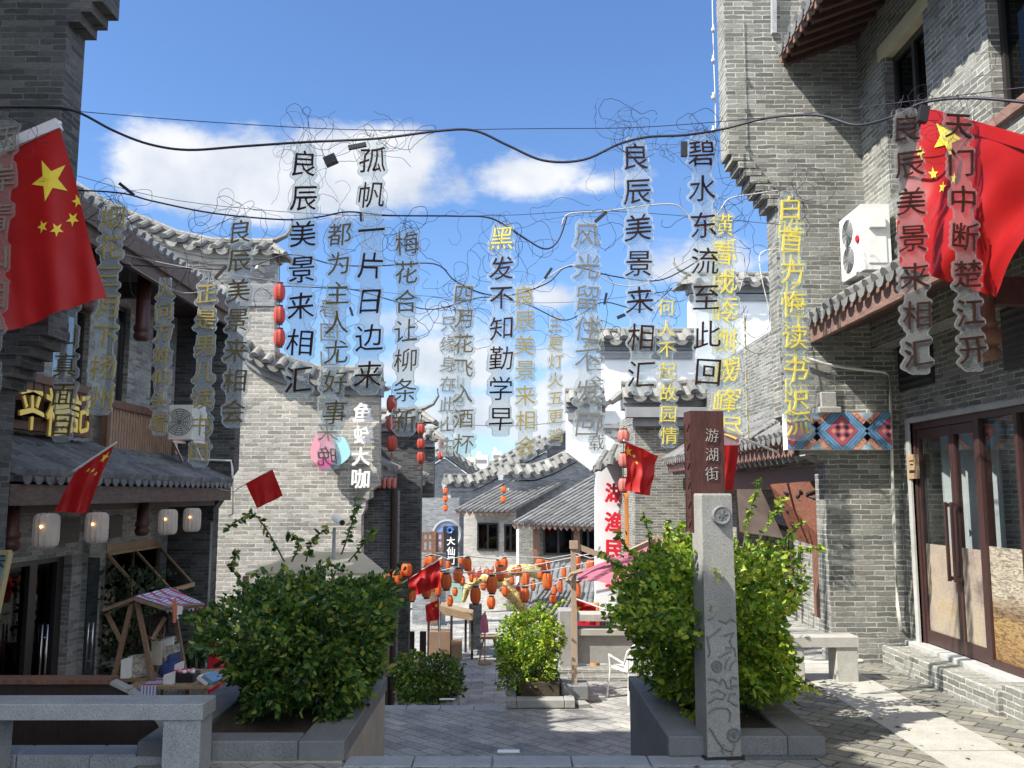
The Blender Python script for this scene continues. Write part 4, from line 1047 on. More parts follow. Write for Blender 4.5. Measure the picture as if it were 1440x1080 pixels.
# tiled awning
zA = PX(200, 683, XE).z; aY0 = 7.9
g = MB(); roof(g, (XE, aY0, zA + .08), (XE, YL1 - .004, zA + .08), (XL + .001, aY0, zA + .50), (XL + .001, YL1 - .004, zA + .50), M['tile_dark'], .2, .075); g.build('awning_roof', None, B)
g = MB(); g.box(XE - .03, XE + .02, aY0, YL1 - .006, zA - .2, zA - .01); g.build('fascia', wood('fascia_dull', (.14, .10, .085), .8, (1, 1, 5)), B)
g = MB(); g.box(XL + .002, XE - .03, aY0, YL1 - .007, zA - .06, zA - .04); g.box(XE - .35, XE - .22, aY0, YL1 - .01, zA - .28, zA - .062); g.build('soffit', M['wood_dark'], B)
for px in (17, 201):
    y = PX(px, 720, XE - .2).y; g = MB(); g.lathe((XE - .2, y, zA - .62), [(.06, 0), (.085, .03), (.09, .07), (.07, .1), (.085, .12), (.085, .16), (.07, .18), (.07, .6)], 14); g.build('drop_column', M['wood_red'], B, True)
for px0, px1 in ((80, 110), (150, 170)):
    y0, y1 = PX(px0, 740, XL).y, PX(px1, 740, XL).y; g = MB(); g.box(XL + .0015, XL + .02, y0, y1, 1.15, 1.45)
    for k in range(4): g.box(XL + .02, XL + .035, y0 + .02, y1 - .02, 1.18 + k * .065, 1.21 + k * .065)
    g.build('louvre_vent', M['black'], B)
ac_unit('white air conditioner on the dark brick wall beside the wooden balcony', (xx(258, 600, 12.8), 12.95, zz(618, 12.8)), (1, 0, 0), (0, -1, 0), .42, .3, .5)
g = MB(); y = YL1 - .04
g.tube([P(248, 618, y), P(248, 640, y), P(255, 645, y), P(325, 648, y), P(327, 660, y), P(328, 722, y), P(322, 725, y)], .018, 6); g.tube([P(236, 640, y), P(243, 600, y)], .014, 6)
tag(g.build('drain_pipe', M['white_plastic']), 'thin white drain pipe below the left air conditioner', 'pipe')
# gold signboard
t = thing('gold_signboard', 'carved wooden shop board with large gold cursive characters above the left awning', 'sign', (XL + .2, 10, 2.5))
gx = XL + .2; gy0, gy1 = PX(8, 580, gx).y, PX(126, 580, gx).y; gz0, gz1 = PX(125, 616, gx).z, PX(125, 545, gx).z
g = MB(); g.box(gx - .06, gx, gy0, gy1, gz0, gz1); g.box(gx + .001, gx + .03, gy0, gy1, gz1 - .09, gz1); g.box(gx + .001, gx + .03, gy0, gy1, gz0, gz0 + .09); g.box(gx + .001, gx + .03, gy1 - .07, gy1, gz0 + .09, gz1 - .09)
for k in range(9): y = gy0 + .1 + k * (gy1 - gy0) / 9; g.box(gx + .001, gx + .012, y, y + .012, gz0 + .09, gz1 - .09)
g.build('board', M['wood_brown'], t)
g = MB(); g2 = MB()
for i, (ch, px, py, s) in enumerate((('平', 42, 577, .52), ('禮', 79, 579, .56), ('記', 111, 581, .50))):
    c = PX(px, py, gx + .1); g = MB(); bold_char(g, ch, c, s, YV, ZV, XV, .02, .016, .04, seed=i); g.build('character', M['gold'], t); g2 = MB(); g2.bar(c - XV * .02, c - XV * .1, .2, .2); g2.build('spacer', M['wood_dark'], t)

# ================================================================== sunlit gabled side wall further down on the left
YG = 16.6
B = thing('gabled_house', 'house with a pale sunlit brick side wall and stepped tiled coping on the left', 'building', (-4, 16, LZ))
up = [(60, 250), (110, 266), (150, 290), (200, 312), (250, 333), (300, 344), (384, 346)]
lo = [(345, 478), (372, 498), (410, 512), (450, 524), (538, 526)]
g = MB(); g2 = MB()
poly = [(-60, 1100), (508, 1100), (508, 725), (514, 715), (514, 705), (522, 700), (522, 690), (533, 682), (533, 548)] + [(450, 546), (410, 534), (386, 524)] + [(386, 366), (300, 364), (250, 353), (200, 332), (150, 310), (110, 288), (60, 270), (-60, 262)]
poly_wall(g, poly, YG, .3); g.build('wall', M['brick_pale'], B)
g = MB(); c_up = [P(x, y + 16, YG + .15) for x, y in up]; coping(g, c_up, (0, -1, 0), M['tile'], M['trim_light'], .36, .30, .085, .2, finial=1)
c_lo = [P(x, y + 16, YG + .15) for x, y in lo]; coping(g, c_lo, (0, -1, 0), M['tile'], M['grey_trim'], .36, .30, .085, .2); g.build('coping', None, B)
g = MB(); g.box(-7, -2.9, YG + .3, 24, SZ, 2.9); g.build('rear_wall', M['brick_dark'], B)
# dark upper pier below the coping end
g = MB(); poly_wall(g, [(330, 366), (386, 366), (386, 430), (330, 430)], YG - .04, .038); g.build('pier', M['brick_far'], B)
g = MB(); c = P(371, 382, YG - .2); g.bar(c, c + V((-.1, -.14, .06)), .07, .09); g.build('floodlight', M['granite'], B)
# wing walls stepping down the lane
for i, (Yw, pr, top, bot) in enumerate(((17.4, 560, 690, 960), (19.4, 592, 606, 960), (23.6, 610, 628, 900))):
    g = MB(); xr_ = xx(pr, 700, Yw); zt = zz(top, Yw); zc_ = zz(822, Yw) if i == 1 else (zz(700, Yw) if i == 2 else SZ); g.box(-6, xr_, Yw, Yw + .3, zc_, zt)
    if i: g.box(-6, xx(575 if i == 1 else 562, 860, Yw), Yw + .001, Yw + .299, SZ, zc_ - .001)
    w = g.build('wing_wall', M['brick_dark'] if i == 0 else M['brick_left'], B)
    if i: g = MB(); coping(g, [V((xr_ - 1.4, Yw + .15, zt + .2)), V((xr_ - .02, Yw + .15, zt + .2))], (0, -1, 0), M['tile'], M['grey_trim'], .34, .27, .075, .17, finial=1); g.build('coping', None, w)
for (y0, y1, px, py) in ((16.95, 19.35, 561, 655), (19.75, 23.5, 600, 664)):
    zt = zz(py, y0); x1 = xx(px, 660, y1); g = MB(); roof(g, (x1, y0, zt), (x1, y1, zt), (x1 - 1.3, y0, zt + .65), (x1 - 1.3, y1, zt + .65), M['tile_mid'], .24, .07); w = g.build('awning_roof', None, B)
    g = MB(); g.box(x1 - .12, x1 - .03, y0, y1, zt - .26, zt - .03); g.build('beam', M['granite_dark'], w)
    g = MB(); g.box(-4.2, x1 - .9, y0, y1, SZ, zt + .2); g.build('shop_front', M['brick_dark'], B)
for (xq, yq, py0, py1) in ((553, 17.3, 690, 935), (543, 17.0, 860, 940), (532, 16.8, 870, 940)):
    g = MB(); g.lathe((xx(xq, 800, yq), yq, SZ), [(.07, 0), (.07, zz(py0, yq) - SZ)], 10); g.build('post', M['wood_dark'], B)
# shop sign: white characters with a plain pink and blue cut-out panel
t = thing('character_sign', 'four white raised characters with a plain pink and blue cut-out panel on the pale wall', 'sign', P(480, 640, YG - .2))
g = MB()
for i, (ch, px, py, s) in enumerate((('鱼', 511, 580, .38), ('蛙', 512, 611, .37), ('大', 508, 642, .35), ('咖', 508, 673, .37))): bold_char(g, ch, P(px, py, YG - .14), s, XV, ZV, -YV, .06, .028, .01, seed=i)
g.build('lettering', M['white_paint'], t)
def blob(mb, cpx, cpy, rx, ry, Y, th, n=20, k=.12, ph=0): mb.prism([P(cpx + rx * math.cos(q) * (1 + k * math.sin(3 * q + ph)), cpy + ry * math.sin(q) * (1 + k * math.cos(2 * q + ph)), Y) for q in [2 * math.pi * j / n for j in range(n)]], (0, th, 0))
g = MB(); blob(g, 454, 631, 17, 25, YG - .26, .04); g.build('pink_panel', M['pink_sign'], t)
g = MB(); blob(g, 477, 634, 14, 21, YG - .21, .04, ph=1); g.build('blue_panel', M['aqua_sign'], t)
g = MB(); blob(g, 456, 652, 12, 7, YG - .275, .012, ph=2); g.build('magenta_panel', M['pink_hot'], t)
g = MB(); a = P(466, 634, YG - .16); g.box(a.x - .12, a.x + .14, YG - .17, YG - .001, a.z - .2, a.z + .16); g.build('bracket', M['black'], t)
g = MB(); a = P(474, 655, YG - .12); g.box(a.x - .035, a.x + .035, YG - .18, YG - .001, a.z - .06, a.z + .06); g.build('transformer_box', M['granite_blue'], t)

# ================================================================== right lane: brick house and white fire walls
YR = 18.0
B = thing('brick_house', 'grey brick house with sweeping tiled coping beyond the fringed awning', 'house', (4.5, 19, 0))
g = MB(); poly_wall(g, [(893, 1000), (893, 575), (1002, 566), (1100, 496), (1240, 400), (1240, 1000)], YR, .3); g.build('wall', M['brick_near'], B)
g = MB(); coping(g, [P(x, y, YR + .15) for x, y in ((874, 562), (940, 562), (1002, 556), (1050, 522), (1100, 486), (1200, 415))], (0, -1, 0), M['tile'], M['grey_trim'], .40, .36, .10, .24, finial=0)
e0 = P(880, 560, YR + .15); g.tube([e0 + ZV * .12, e0 + V((-.15, -.1, .05)), e0 + V((-.33, -.2, -.1))], [.08, .09, .07], 7); g.build('coping', None, B)
g = MB(); x0 = xx(898, 600, YR); g.box(x0 - .28, x0 + 6, YR - .28, YR - .002, zz(588, YR), zz(574, YR)); g.box(x0 - .12, x0 + 1.9, YR - .16, YR - .003, zz(600, YR), zz(589, YR)); g.build('cornice', M['grey_trim'], B)
g = MB(); g.box(2.75, 2.78, YR + .3, 26, SZ, 3.5); g.build('side_wall', M['brick_near'], B)

def white_house(label, Y, poly, path, cw=.36, sp=.34, fin=0, trim=True):
    b = thing('white_house', label, 'house', P(poly[0][0], poly[0][1], Y), 'white fire walls')
    g = MB(); poly_wall(g, poly, Y, .35); g.build('wall', M['white_wall'], b)
    g = MB(); coping(g, [P(x, y, Y + .17) for x, y in path], (0, -1, 0), M['tile'], M['grey_trim'], cw, sp, sp * .28, cw * .6, finial=fin)
    a, c = P(path[0][0], path[0][1], Y), P(path[-1][0], path[-1][1], Y); g.use(M['grey_trim'])
    if trim: g.box(a.x + .06, c.x - .06, Y - .07, Y - .002, a.z - .40, a.z - .24)
    g.build('coping', None, b); return b
white_house('highest white fire wall, with upturned coping, beside the sunny brick wing wall', 25.0, [(970, 414), (1120, 414), (1120, 700), (970, 700)], [(966, 404), (1122, 404)], .5, .44, -1)
white_house('white fire wall lower and left of the highest one', 24.0, [(847, 494), (978, 494), (978, 720), (847, 720)], [(840, 484), (976, 484)], .5, .44, -1)
W3 = white_house('narrow white house with big red characters on its wall', 22.0, [(797, 578), (850, 578), (896, 578), (896, 860), (838, 860), (838, 667), (797, 636)], [(795, 568), (850, 568)], .42, .36, 0)
g = MB(); a = xx(846, 600, 21.95); st = [(847, 596), (893, 596), (893, 602), (847, 602)]; poly_wall(g, st, 21.9, .09); 
for i in range(4): poly_wall(g, [(850 + i * 10, 606 + i * 7), (860 + i * 10, 606 + i * 7), (860 + i * 10, 608 + i * 7), (850 + i * 10, 608 + i * 7)], 21.95, .04); poly_wall(g, [(859 + i * 10, 608 + i * 7), (861 + i * 10, 608 + i * 7), (861 + i * 10, 614 + i * 7), (859 + i * 10, 614 + i * 7)], 21.95, .04)
g.build('step_trim', M['grey_trim'], W3)
g = MB(); Ya = 21.4; roof(g, P(831, 662, Ya), P(900, 628, Ya), P(846, 640, 22.0), P(900, 607, 22.0), M['tile_mid'], .3, .09); roof(g, P(834, 664, Ya - .1), P(900, 632, Ya - .1), P(836, 656, Ya - .05), P(900, 622, Ya - .05), M['tile_mid'], .3, .09, drip=False); g.build('awning_roof', None, W3)
g = MB(); a, c = P(880, 690, 21.98), P(897, 870, 21.98); g.box(a.x, c.x + .3, 21.93, 21.995, c.z, a.z); g.build('doorway', M['frame_dark'], W3)
t = thing('red_character_sign', 'tall row of large red characters on the narrow white wall', 'sign', P(865, 720, 21.9))
g = MB()
for i, (ch, py) in enumerate((('湖', 693), ('渔', 734), ('民', 773), ('家', 812))): bold_char(g, ch, P(864, py, 21.86), .50, XV, ZV, -YV, .05, .036, .01, seed=i)
g.build('lettering', M['red_paint'], t)
for px, l in ((886, 'orange round column by the red characters'), (911, 'thinner orange column half behind the brick house corner')):
    g = MB(); Yc = 20.5; c = P(px, 790, Yc); g.lathe((c.x, Yc, SZ), [(.16, 0), (.16, .15), (.11, .2), (.11, 4.6), (.13, 4.62), (.13, 5.1)], 14); tag(g.build('round_column', mat('col_orange', (.62, .25, .07), .45, .1, 4, 0) if px < 900 else bpy.data.materials['col_orange'], smooth=True), l, 'column')

# ================================================================== far houses across the lower street
def tilt(p, Y0, ang):                                  # a wall plane turned about the vertical so that it faces away from the sun
    d = ray(*p); n = V((math.sin(ang), -math.cos(ang), 0)); o = P(TX, 700, Y0); return CLOC + d * ((o - CLOC).dot(n) / d.dot(n))
def far_gable(label, Y0, tx, ang, wall, path, m, sp=.5):
    global TX; TX = tx
    b = thing('gable_house', label, 'house', P(tx, 760, Y0), 'far houses')
    g = MB(); n = V((-math.sin(ang), math.cos(ang), 0)); g.prism([tilt(p, Y0, ang) for p in wall], n * .4); g.build('wall', m, b)
    g = MB(); coping(g, [tilt(p, Y0, ang) + n * .2 for p in path], -n, M['tile'], M['grey_trim'], .42, sp, sp * .29, .34); g.build('coping', None, b); return b
ANG = R(26)
G1 = far_gable('far grey house whose stepped coping climbs to the right behind the slanting tiled roof', 38.0, 716, ANG, [(716, 830), (716, 677), (752, 677), (778, 668), (826, 642), (880, 612), (880, 830)], [(707, 668), (752, 668), (778, 659), (826, 634), (880, 603)], M['brick_far'])
G0 = far_gable('far grey house with hanging lantern string, left of the slanting roof', 42.0, 634, ANG, [(634, 830), (634, 690), (668, 690), (700, 674), (770, 636), (770, 830)], [(627, 681), (668, 681), (700, 665), (770, 627)], M['brick_far'])
G2 = far_gable('farthest grey gable house peeping over the lane on the left', 50.0, 600, ANG, [(575, 830), (575, 690), (596, 664), (627, 645), (672, 678), (672, 830)], [(575, 680), (596, 655), (627, 636), (672, 668), (690, 680)], M['brick_far'])
def slant_roof(b, Y, ea, eb, off, wall, m, wins):
    A, Bb = P(*ea, Y), P(*eb, Y); ra, rb = P(ea[0] + off[0], ea[1] + off[1], Y + 3.4), P(eb[0] + off[0], eb[1] + off[1], Y + 3.4)
    g = MB(); roof(g, A, Bb, ra, rb, M['tile_mid'], .21, .062, .08); g.build('slanting_roof', None, b)
    g = MB(); L = (Bb - A); n = int(L.length / .22)
    for i in range(n): c = A + L * ((i + .5) / n) + V((0, .06, -.16)); e = L.normalized(); g.prism([c - e * .1 + ZV * .14, c + e * .1 + ZV * .14, c + e * .1 + ZV * .02, c - ZV * .12, c - e * .1 + ZV * .02], (0, .03, 0))
    g.build('fringe', M['fascia'], b)
    x0, x1 = wall; g = MB(); zt = A.z - .05; g.box(x0, x1, Y + .7, Y + 1.0, SZ, zt); g.build('front_wall', m, b)
    for (p0, p1, q0, q1) in wins:
        a, c = P(p0, q0, Y + .69), P(p1, q1, Y + .69); g = MB(); f = .07
        g.box(a.x, a.x + f, Y + .62, Y + .698, c.z, a.z); g.box(c.x - f, c.x, Y + .62, Y + .698, c.z, a.z); g.box(a.x + f, c.x - f, Y + .62, Y + .698, c.z, c.z + f); g.box(a.x + f, c.x - f, Y + .62, Y + .698, a.z - f, a.z); xm_ = (a.x + c.x) / 2; g.box(xm_ - .04, xm_ + .04, Y + .62, Y + .698, c.z + f, a.z - f)
        w = g.build('window', M['frame_dark'], b); MB().box(a.x + f, c.x - f, Y + .67, Y + .68, c.z + f, a.z - f).build('pane', M['glass_dark'], w)
        g = MB(); g.box(a.x + f, c.x - f, Y + .685, Y + .697, c.z + f, a.z - f); g.build('dark_room', M['black'], w)
Y1 = 35.0
slant_roof(G1, Y1, (720, 734), (842, 738), (125, -72), (xx(728, 780, Y1), xx(890, 780, Y1)), M['brick_near'], [(764, 806, 741, 780), (816, 838, 745, 785)])
slant_roof(G0, Y1 + 1.5, (640, 716), (722, 717), (95, -52), (xx(648, 780, Y1), xx(727, 780, Y1)), M['brick_cream'], [(671, 701, 735, 774), (709, 727, 737, 776)])
for px in (754, 811):
    g = MB(); c = P(px, 760, Y1 + .5); g.box(c.x - .12, c.x + .12, c.y - .1, c.y + .1, SZ, P(px, 741, Y1).z - .1); g.build('post', M['wood_brown'], G1)
g = MB(); c = P(728, 770, Y1 - .05); g.box(c.x - .05, c.x + .05, c.y - .05, c.y + .05, SZ, P(px, 744, Y1).z); g.build('white_post', M['white_paint'], G1)
# grey wall with round moon gate and black sign
YM = 40.0
B = thing('moon_gate_wall', 'grey brick wall with round blue painted gate behind the black sign', 'wall', P(620, 780, YM))
g = MB(); poly_wall(g, [(560, 860), (560, 700), (646, 700), (646, 860)], YM, .35); g.build('wall', M['brick_far'], B)
c = P(629, 752, YM - .01); rr = 18.5 / FPX * YM
tb_ = NT('moon_blue'); nb_ = tb_.noise(.9, 6, .6, tb_.pos()); tb_.l(tb_.ramp(nb_, [(.35, (.03, .07, .22)), (.5, (.10, .22, .50)), (.62, (.30, .36, .60)), (.7, (.55, .50, .62))]), tb_.b.inputs['Base Color'])
g = MB(); g.prism([c + V((rr * math.cos(q), 0, rr * math.sin(q))) for q in [2 * math.pi * k / 32 for k in range(32)]], (0, -.03, 0)); g.build('round_gate', tb_.m, B)
g = MB(); g.tube([c + V((rr * 1.02 * math.cos(q), 0, rr * 1.02 * math.sin(q))) for q in [2 * math.pi * k / 32 for k in range(33)]], .09, 6); g.build('gate_rim', M['grey_trim'], B)
t = thing('black_vertical_sign', 'tall black sign board with blue swirl and white characters before the round gate', 'sign', P(632, 790, 36))
a, b2 = P(623, 739, 36), P(644, 796, 36); MB().bbox(a.x, b2.x, 35.8, 36.0, b2.z, a.z, .05).build('board', M['black'], t)
g = MB(); c = P(633, 746, 35.75); g.tube([c + V((.13 * math.cos(q) * (1 - .05 * q), 0, .13 * math.sin(q) * (1 - .05 * q))) for q in [k * .4 for k in range(20)]], .035, 5); g.build('swirl', mat('swirl_blue', (.06, .16, .45), .4, .1, 9, 0), t)
g = MB()
for i, (ch, py) in enumerate((('大', 761), ('仙', 775), ('门', 788))): put_char(g, ch, P(634, py, 35.78), .34, XV, ZV, -YV, .02, .02, .02, seed=i)
g.build('lettering', M['white_paint'], t)
t = thing('wooden_railing', 'brown wooden lattice railing left of the black sign', 'railing', P(605, 770, 33))
g = MB(); a, b2 = P(588, 750, 33), P(622, 775, 33)
for z in (a.z, (a.z * .6 + b2.z * .4), b2.z): g.box(a.x, b2.x, 32.96, 33.04, z - .05, z + .05)
for k in range(6): x = a.x + (b2.x - a.x) * k / 5; g.box(x - .04, x + .04, 32.965, 33.035, b2.z, a.z)
x = xx(610, 760, 33); g.box(x - .09, x + .09, 32.9, 33.1, SZ, P(610, 747, 33).z); g.build('lattice', M['wood_brown'], t)
g = MB(); g.box(a.x - .2, b2.x + .1, 33.2, 33.5, SZ, b2.z - .1); g.build('base', M['brick_far'], t)
# farther roofs and towers over the gables
B = thing('white_chimney_house', 'small far house with a white wall end and dark roof behind the climbing coping', 'house', P(765, 640, 46))
g = MB(); poly_wall(g, [(759, 700), (759, 623), (769, 623), (769, 700)], 46, 1.0); g.build('wall', M['white_wall'], B)
g = MB(); poly_wall(g, [(769, 700), (769, 618), (800, 606), (800, 700)], 46.2, .8); g.build('side', M['brick_dark'], B); g = MB(); poly_wall(g, [(755, 622), (772, 615), (800, 603), (800, 606), (772, 619), (755, 624)], 45.6, 1.6); g.build('roof', M['tile_dark'], B)
far_gable('far grey house whose coping climbs just under the skyline in the middle', 46.0, 690, ANG, [(690, 800), (690, 672), (720, 655), (762, 632), (762, 800)], [(690, 664), (720, 647), (762, 624)], M['brick_far'])
MAT_CITY = mat('city_cream', (.62, .58, .45), .9, .1, .1, 0); MAT_CITY2 = mat('city_white', (.66, .66, .66), .9, .1, .1, 0)
for i, (x0, x1, yt, m, l) in enumerate(((655, 668, 643, MAT_CITY, 'distant cream tower block on the skyline, leftmost'), (668, 686, 640, MAT_CITY2, 'distant pale block low on the skyline'), (692, 705, 634, MAT_CITY2, 'distant white block rising highest on the skyline'), (640, 655, 650, MAT_CITY2, 'distant grey white block sinking behind the far gable'))):
    Yc = 260 + 20 * i; b = thing('tower_block', l, 'building', P(x0, 690, Yc)); a, c = P(x0, yt, Yc), P(x1, 720, Yc)
    MB().box(a.x, c.x, Yc, Yc + 12, SZ, a.z).build('wall', m, b); g = MB(); g.box(a.x + .5, a.x + (c.x - a.x) * .45, Yc + 2, Yc + 6, a.z, a.z + 1.2); g.build('roof_box', m, b)
    g = MB(); nfl = max(2, int((a.z - c.z) / 3.2))
    for f in range(nfl): g.box(a.x + .4, c.x - .4, Yc - .05, Yc + .02, a.z - 2.6 - f * 3.1, a.z - 1.4 - f * 3.1)
    g.build('window_rows', M['glass_dark'] if False else M['granite_dark'], b)

# ================================================================== terrace on the right of the landing
t = thing('stone_parapet', 'pale stone parapet with open slot behind the umbrella pole', 'parapet', (1.8, 14.7, LZ))
YP_ = 14.7; xa_, xb_ = xx(786, 890, YP_), 4.2
z_ = lambda y: zz(y, YP_)
g = MB(); g.bbox(xa_ + .3, xb_, YP_ - .06, YP_ + .34, z_(873), z_(863), .008); g.bbox(xa_ + .3, xb_, YP_ - .05, YP_ + .33, z_(893), z_(884), .008); g.build('rail', M['granite_pale'], t)
g = MB(); g.box(xa_ + .3, xb_, YP_ + .02, YP_ + .26, LZ + .14, z_(893)); g.build('wall_panel', M['granite'], t)
g = MB(); g.bbox(xa_, xa_ + .3, YP_ - .08, YP_ + .36, LZ, z_(858), .01); g.build('end_post', M['granite'], t)
g = MB()
for k in range(4): x = xa_ + .75 + k * .62; g.box(x, x + .14, YP_ + .04, YP_ + .24, z_(884), z_(873))
g.build('baluster', M['granite'], t)
g = MB(); g.box(xa_ - .1, xb_, YP_ - .35, YP_ - .0, LZ, LZ + .1); g.box(xa_ + .1, xb_, YP_ - .7, YP_ - .351, LZ, LZ + .05); g.build('step', M['brick_near'], t)
planter('planter', -.02, .9, 12.25, 13.6, LZ, LZ + .02, 'low stone planter holding the bright round bush', M['granite_dark'], M['granite'], .1, .14)

def umbrella(label, base, h, arm_to, apex, r, tiltv, kind, closed=False):
    t = thing('cantilever_umbrella', label, 'umbrella', base); base = V(base)
    if kind:
        g = MB(); g.bbox(base.x - .19, base.x + .19, base.y - .17, base.y + .17, base.z + .06, base.z + .25, .02); g.build('weight', M['granite_dark'], t)
        g = MB()
        for a in (0, 1): d = V((math.cos(a * 1.57 + .25), math.sin(a * 1.57 + .25), 0)); g.bar(base + d * .42 + ZV * .025, base - d * .42 + ZV * .025, .16, .045 + .004 * a)
        g.build('base_plate', M['granite'], t)
    g = MB(); top = base + ZV * h; g.bar(base + ZV * .05, top, .07, .07, YV); g.bar(top - V((.05, 0, 0)), top + V((.06, 0, 0)), .11, .11); g.build('pole', M['rust_post'], t)
    g = MB(); g.bar(top, V(arm_to), .06, .075); g.build('arm', M['rust_post'], t)
    if kind:
        g = MB(); c = base + ZV * (h - .52); g.tube([c + V((-.03, -.05, -.02)), c + V((-.1, -.07, .04)), c + V((-.05, -.08, .12)), c + V((.12, -.05, .16))], .028, 6); g.build('crank', M['wood_pale'], t)
    g = MB(); A = V(apex); n = 8; ex = V(tiltv); rim = []
    for k in range(n):
        q = 2 * math.pi * (k + .5) / n; d = V((math.cos(q), math.sin(q), 0)); rim.append(A + d * r + ZV * (-.42 * r + ex.x * math.cos(q) * r + ex.y * math.sin(q) * r))
    vs = [A] + rim; mids = []
    for k in range(n): m_ = (rim[k] + rim[(k + 1) % n]) / 2; mids.append(m_ + (A - m_) * .05)
    vs += mids; fs = []
    for k in range(n): fs += [(0, 1 + k, 1 + n + k), (0, 1 + n + k, 1 + (k + 1) % n)]
    g.add(vs, fs); lowv = [v - ZV * .09 for v in vs[1:]]
    cv = g.build('canopy', M['umbrella'], t)
    for k in range(n): g = MB(); g.tube([A - ZV * .05, rim[k] - ZV * .03], .012, 4); g.build('rib', M['frame_dark'], cv)
    return t
ub = PZ(808, 986, LZ)
umbrella('brown cantilever umbrella pole on a stone block with a dusky pink canopy', (ub.x, ub.y, LZ), zz(766, ub.y) - LZ, P(868, 790, ub.y), (xx(888, 782, ub.y + .2), ub.y + .3, zz(776, ub.y + .2)), .86, (.0, .05, 0), True)
for px, py, Yu, r, l in ((935, 757, 15.6, .95, 'dusky pink umbrella behind the bush, its peak highest'), (880, 783, 14.2, .62, 'smaller pink canopy edge below the highest pink umbrella')):
    c = P(px, py, Yu); umbrella(l, (c.x + .55, Yu + .4, LZ), c.z - LZ + .25, (c.x, Yu, c.z + .05), c, r, (0, 0, 0), False)
# white woven chair
def chair(label, loc, rot):
    t = thing('garden_chair', label, 'chair', loc); o = V(loc); m = Matrix.Rotation(rot, 3, 'Z'); W = lambda x, y, z: o + m @ V((x, y, z))
    for x, y in ((-.22, -.22), (.22, -.22), (-.2, .22), (.2, .22)): g = MB(); g.tube([W(x * 1.2, y * 1.2, 0), W(x, y, .42)], .014, 6); g.build('leg', M['white_plastic'], t)
    g = MB(); g.prism([W(a * .23, b * .23, .42) for a, b in ((-1, -1), (1, -1), (1, 1), (-1, 1))], (0, 0, .025)); g.build('seat', M['white_plastic'], t)
    g = MB(); n = 9; vs = []
    for i in range(n):
        q = math.pi * i / (n - 1); x = .25 * math.cos(q); y = .2 + .1 * math.sin(q); hgt = .52 + .32 * math.sin(q) ** .6 if 0 < i < n - 1 else .54
        vs += [W(x, y, .44), W(x * 1.06, y + .06 * math.sin(q), hgt)]
    g.add(vs, [(2 * i, 2 * i + 2, 2 * i + 3, 2 * i + 1) for i in range(n - 1)])
    for i in range(n - 1):
        pass
    g.build('backrest', M['white_plastic'], t)
    g = MB()
    for i in range(n): g.tube([vs[2 * i], vs[2 * i + 1]], .008, 4)
    g.tube([W(.27, -.18, .6)] + [vs[2 * i + 1] for i in range(n)] + [W(-.27, -.18, .6)], .016, 6); g.tube([W(.27, -.18, .6), W(.24, -.2, .43)], .014, 6); g.tube([W(-.27, -.18, .6), W(-.24, -.2, .43)], .014, 6); g.build('arm_frame', M['white_plastic'], t)
cp = PZ(884, 984, LZ); chair('white woven plastic chair beyond the right planter', (cp.x + .06, cp.y, LZ), R(205))

# ================================================================== market stall on the left landing
ms = thing('market_stall', 'small wooden market stall with a red, white and blue striped awning', 'market stall', (PZ(215, 1030, LZ).x, 10.4, LZ))
YS = 10.2
def S(px, py, dy=0): return P(px, py, YS + dy)
apex_f, apex_b = S(189, 838, -.1), S(240, 826, .9)
eave_rf, eave_rb = S(233, 852, -.1) + V((0, -.0, 0)), S(286, 848, .75)
eave_lf, eave_lb = S(146, 854, -.1), S(196, 842, .9)
def stripes():
    t = NT('awning_cloth'); w = t.n('ShaderNodeTexWave'); w.inputs['Scale'].default_value = 9; w.inputs['Distortion'].default_value = .3; t.l(t.pos(), w.inputs[0])
    w2 = t.n('ShaderNodeTexWave'); w2.inputs['Scale'].default_value = 1.3; w2.inputs['Distortion'].default_value = 2.5; w2.bands_direction = 'Y'; t.l(t.pos(), w2.inputs[0])
    c = t.ramp(w.outputs[1], [(.3, (.74, .72, .76)), (.55, (.40, .42, .62)), (.8, (.22, .26, .50))]); k = t.ramp(w2.outputs[1], [(.74, (0, 0, 0)), (.8, (1, 1, 1))])
    x = t.n('ShaderNodeSeparateColor'); t.l(k, x.inputs[0]); t.l(t.mix(x.outputs[0], c, (.50, .05, .09)), t.b.inputs['Base Color']); t.b.inputs['Roughness'].default_value = .8; return t.m
M['awning_cloth'] = stripes()
g = MB(); n_ = (eave_rb - apex_f).cross(apex_b - apex_f).normalized(); n_ = n_ if n_.z > 0 else -n_
def quad_sag(a, b, c, d, n=6, sag=.03):
    vs = []; 
    for i in range(n + 1):
        for j in range(n + 1): u, v = i / n, j / n; p = (a * (1 - u) + b * u) * (1 - v) + (d * (1 - u) + c * u) * v; vs.append(p - ZV * sag * math.sin(math.pi * u) * math.sin(math.pi * v * 2) ** 2)
    return vs, [(i * (n + 1) + j, (i + 1) * (n + 1) + j, (i + 1) * (n + 1) + j + 1, i * (n + 1) + j + 1) for i in range(n) for j in range(n)]
g.add(*quad_sag(apex_f, apex_b, eave_rb, eave_rf)); g.add(*quad_sag(apex_f, apex_b, eave_lb, eave_lf))
for i in range(9):
    a, b = eave_rf.lerp(eave_rb, i / 9), eave_rf.lerp(eave_rb, (i + 1) / 9); g.add([a, b, b - ZV * .05, (a + b) / 2 - ZV * .085, a - ZV * .05], [(0, 1, 2, 3, 4)])
g.build('awning', M['awning_cloth'], ms)
f0 = [(S(187, 842), S(158, 962)), (S(192, 842), S(219, 975)), (S(238, 838, .85), S(216, 960, .85)), (S(243, 845, .85), S(259, 940, .85))]
for a, b in f0: g = MB(); b2 = b + (b - a).normalized() * ((b.z - LZ) / max(.01, -(b - a).normalized().z)); g.bar(a, b2, .045, .05, YV); g.build('leg', M['wood_stall'], ms)
g = MB()
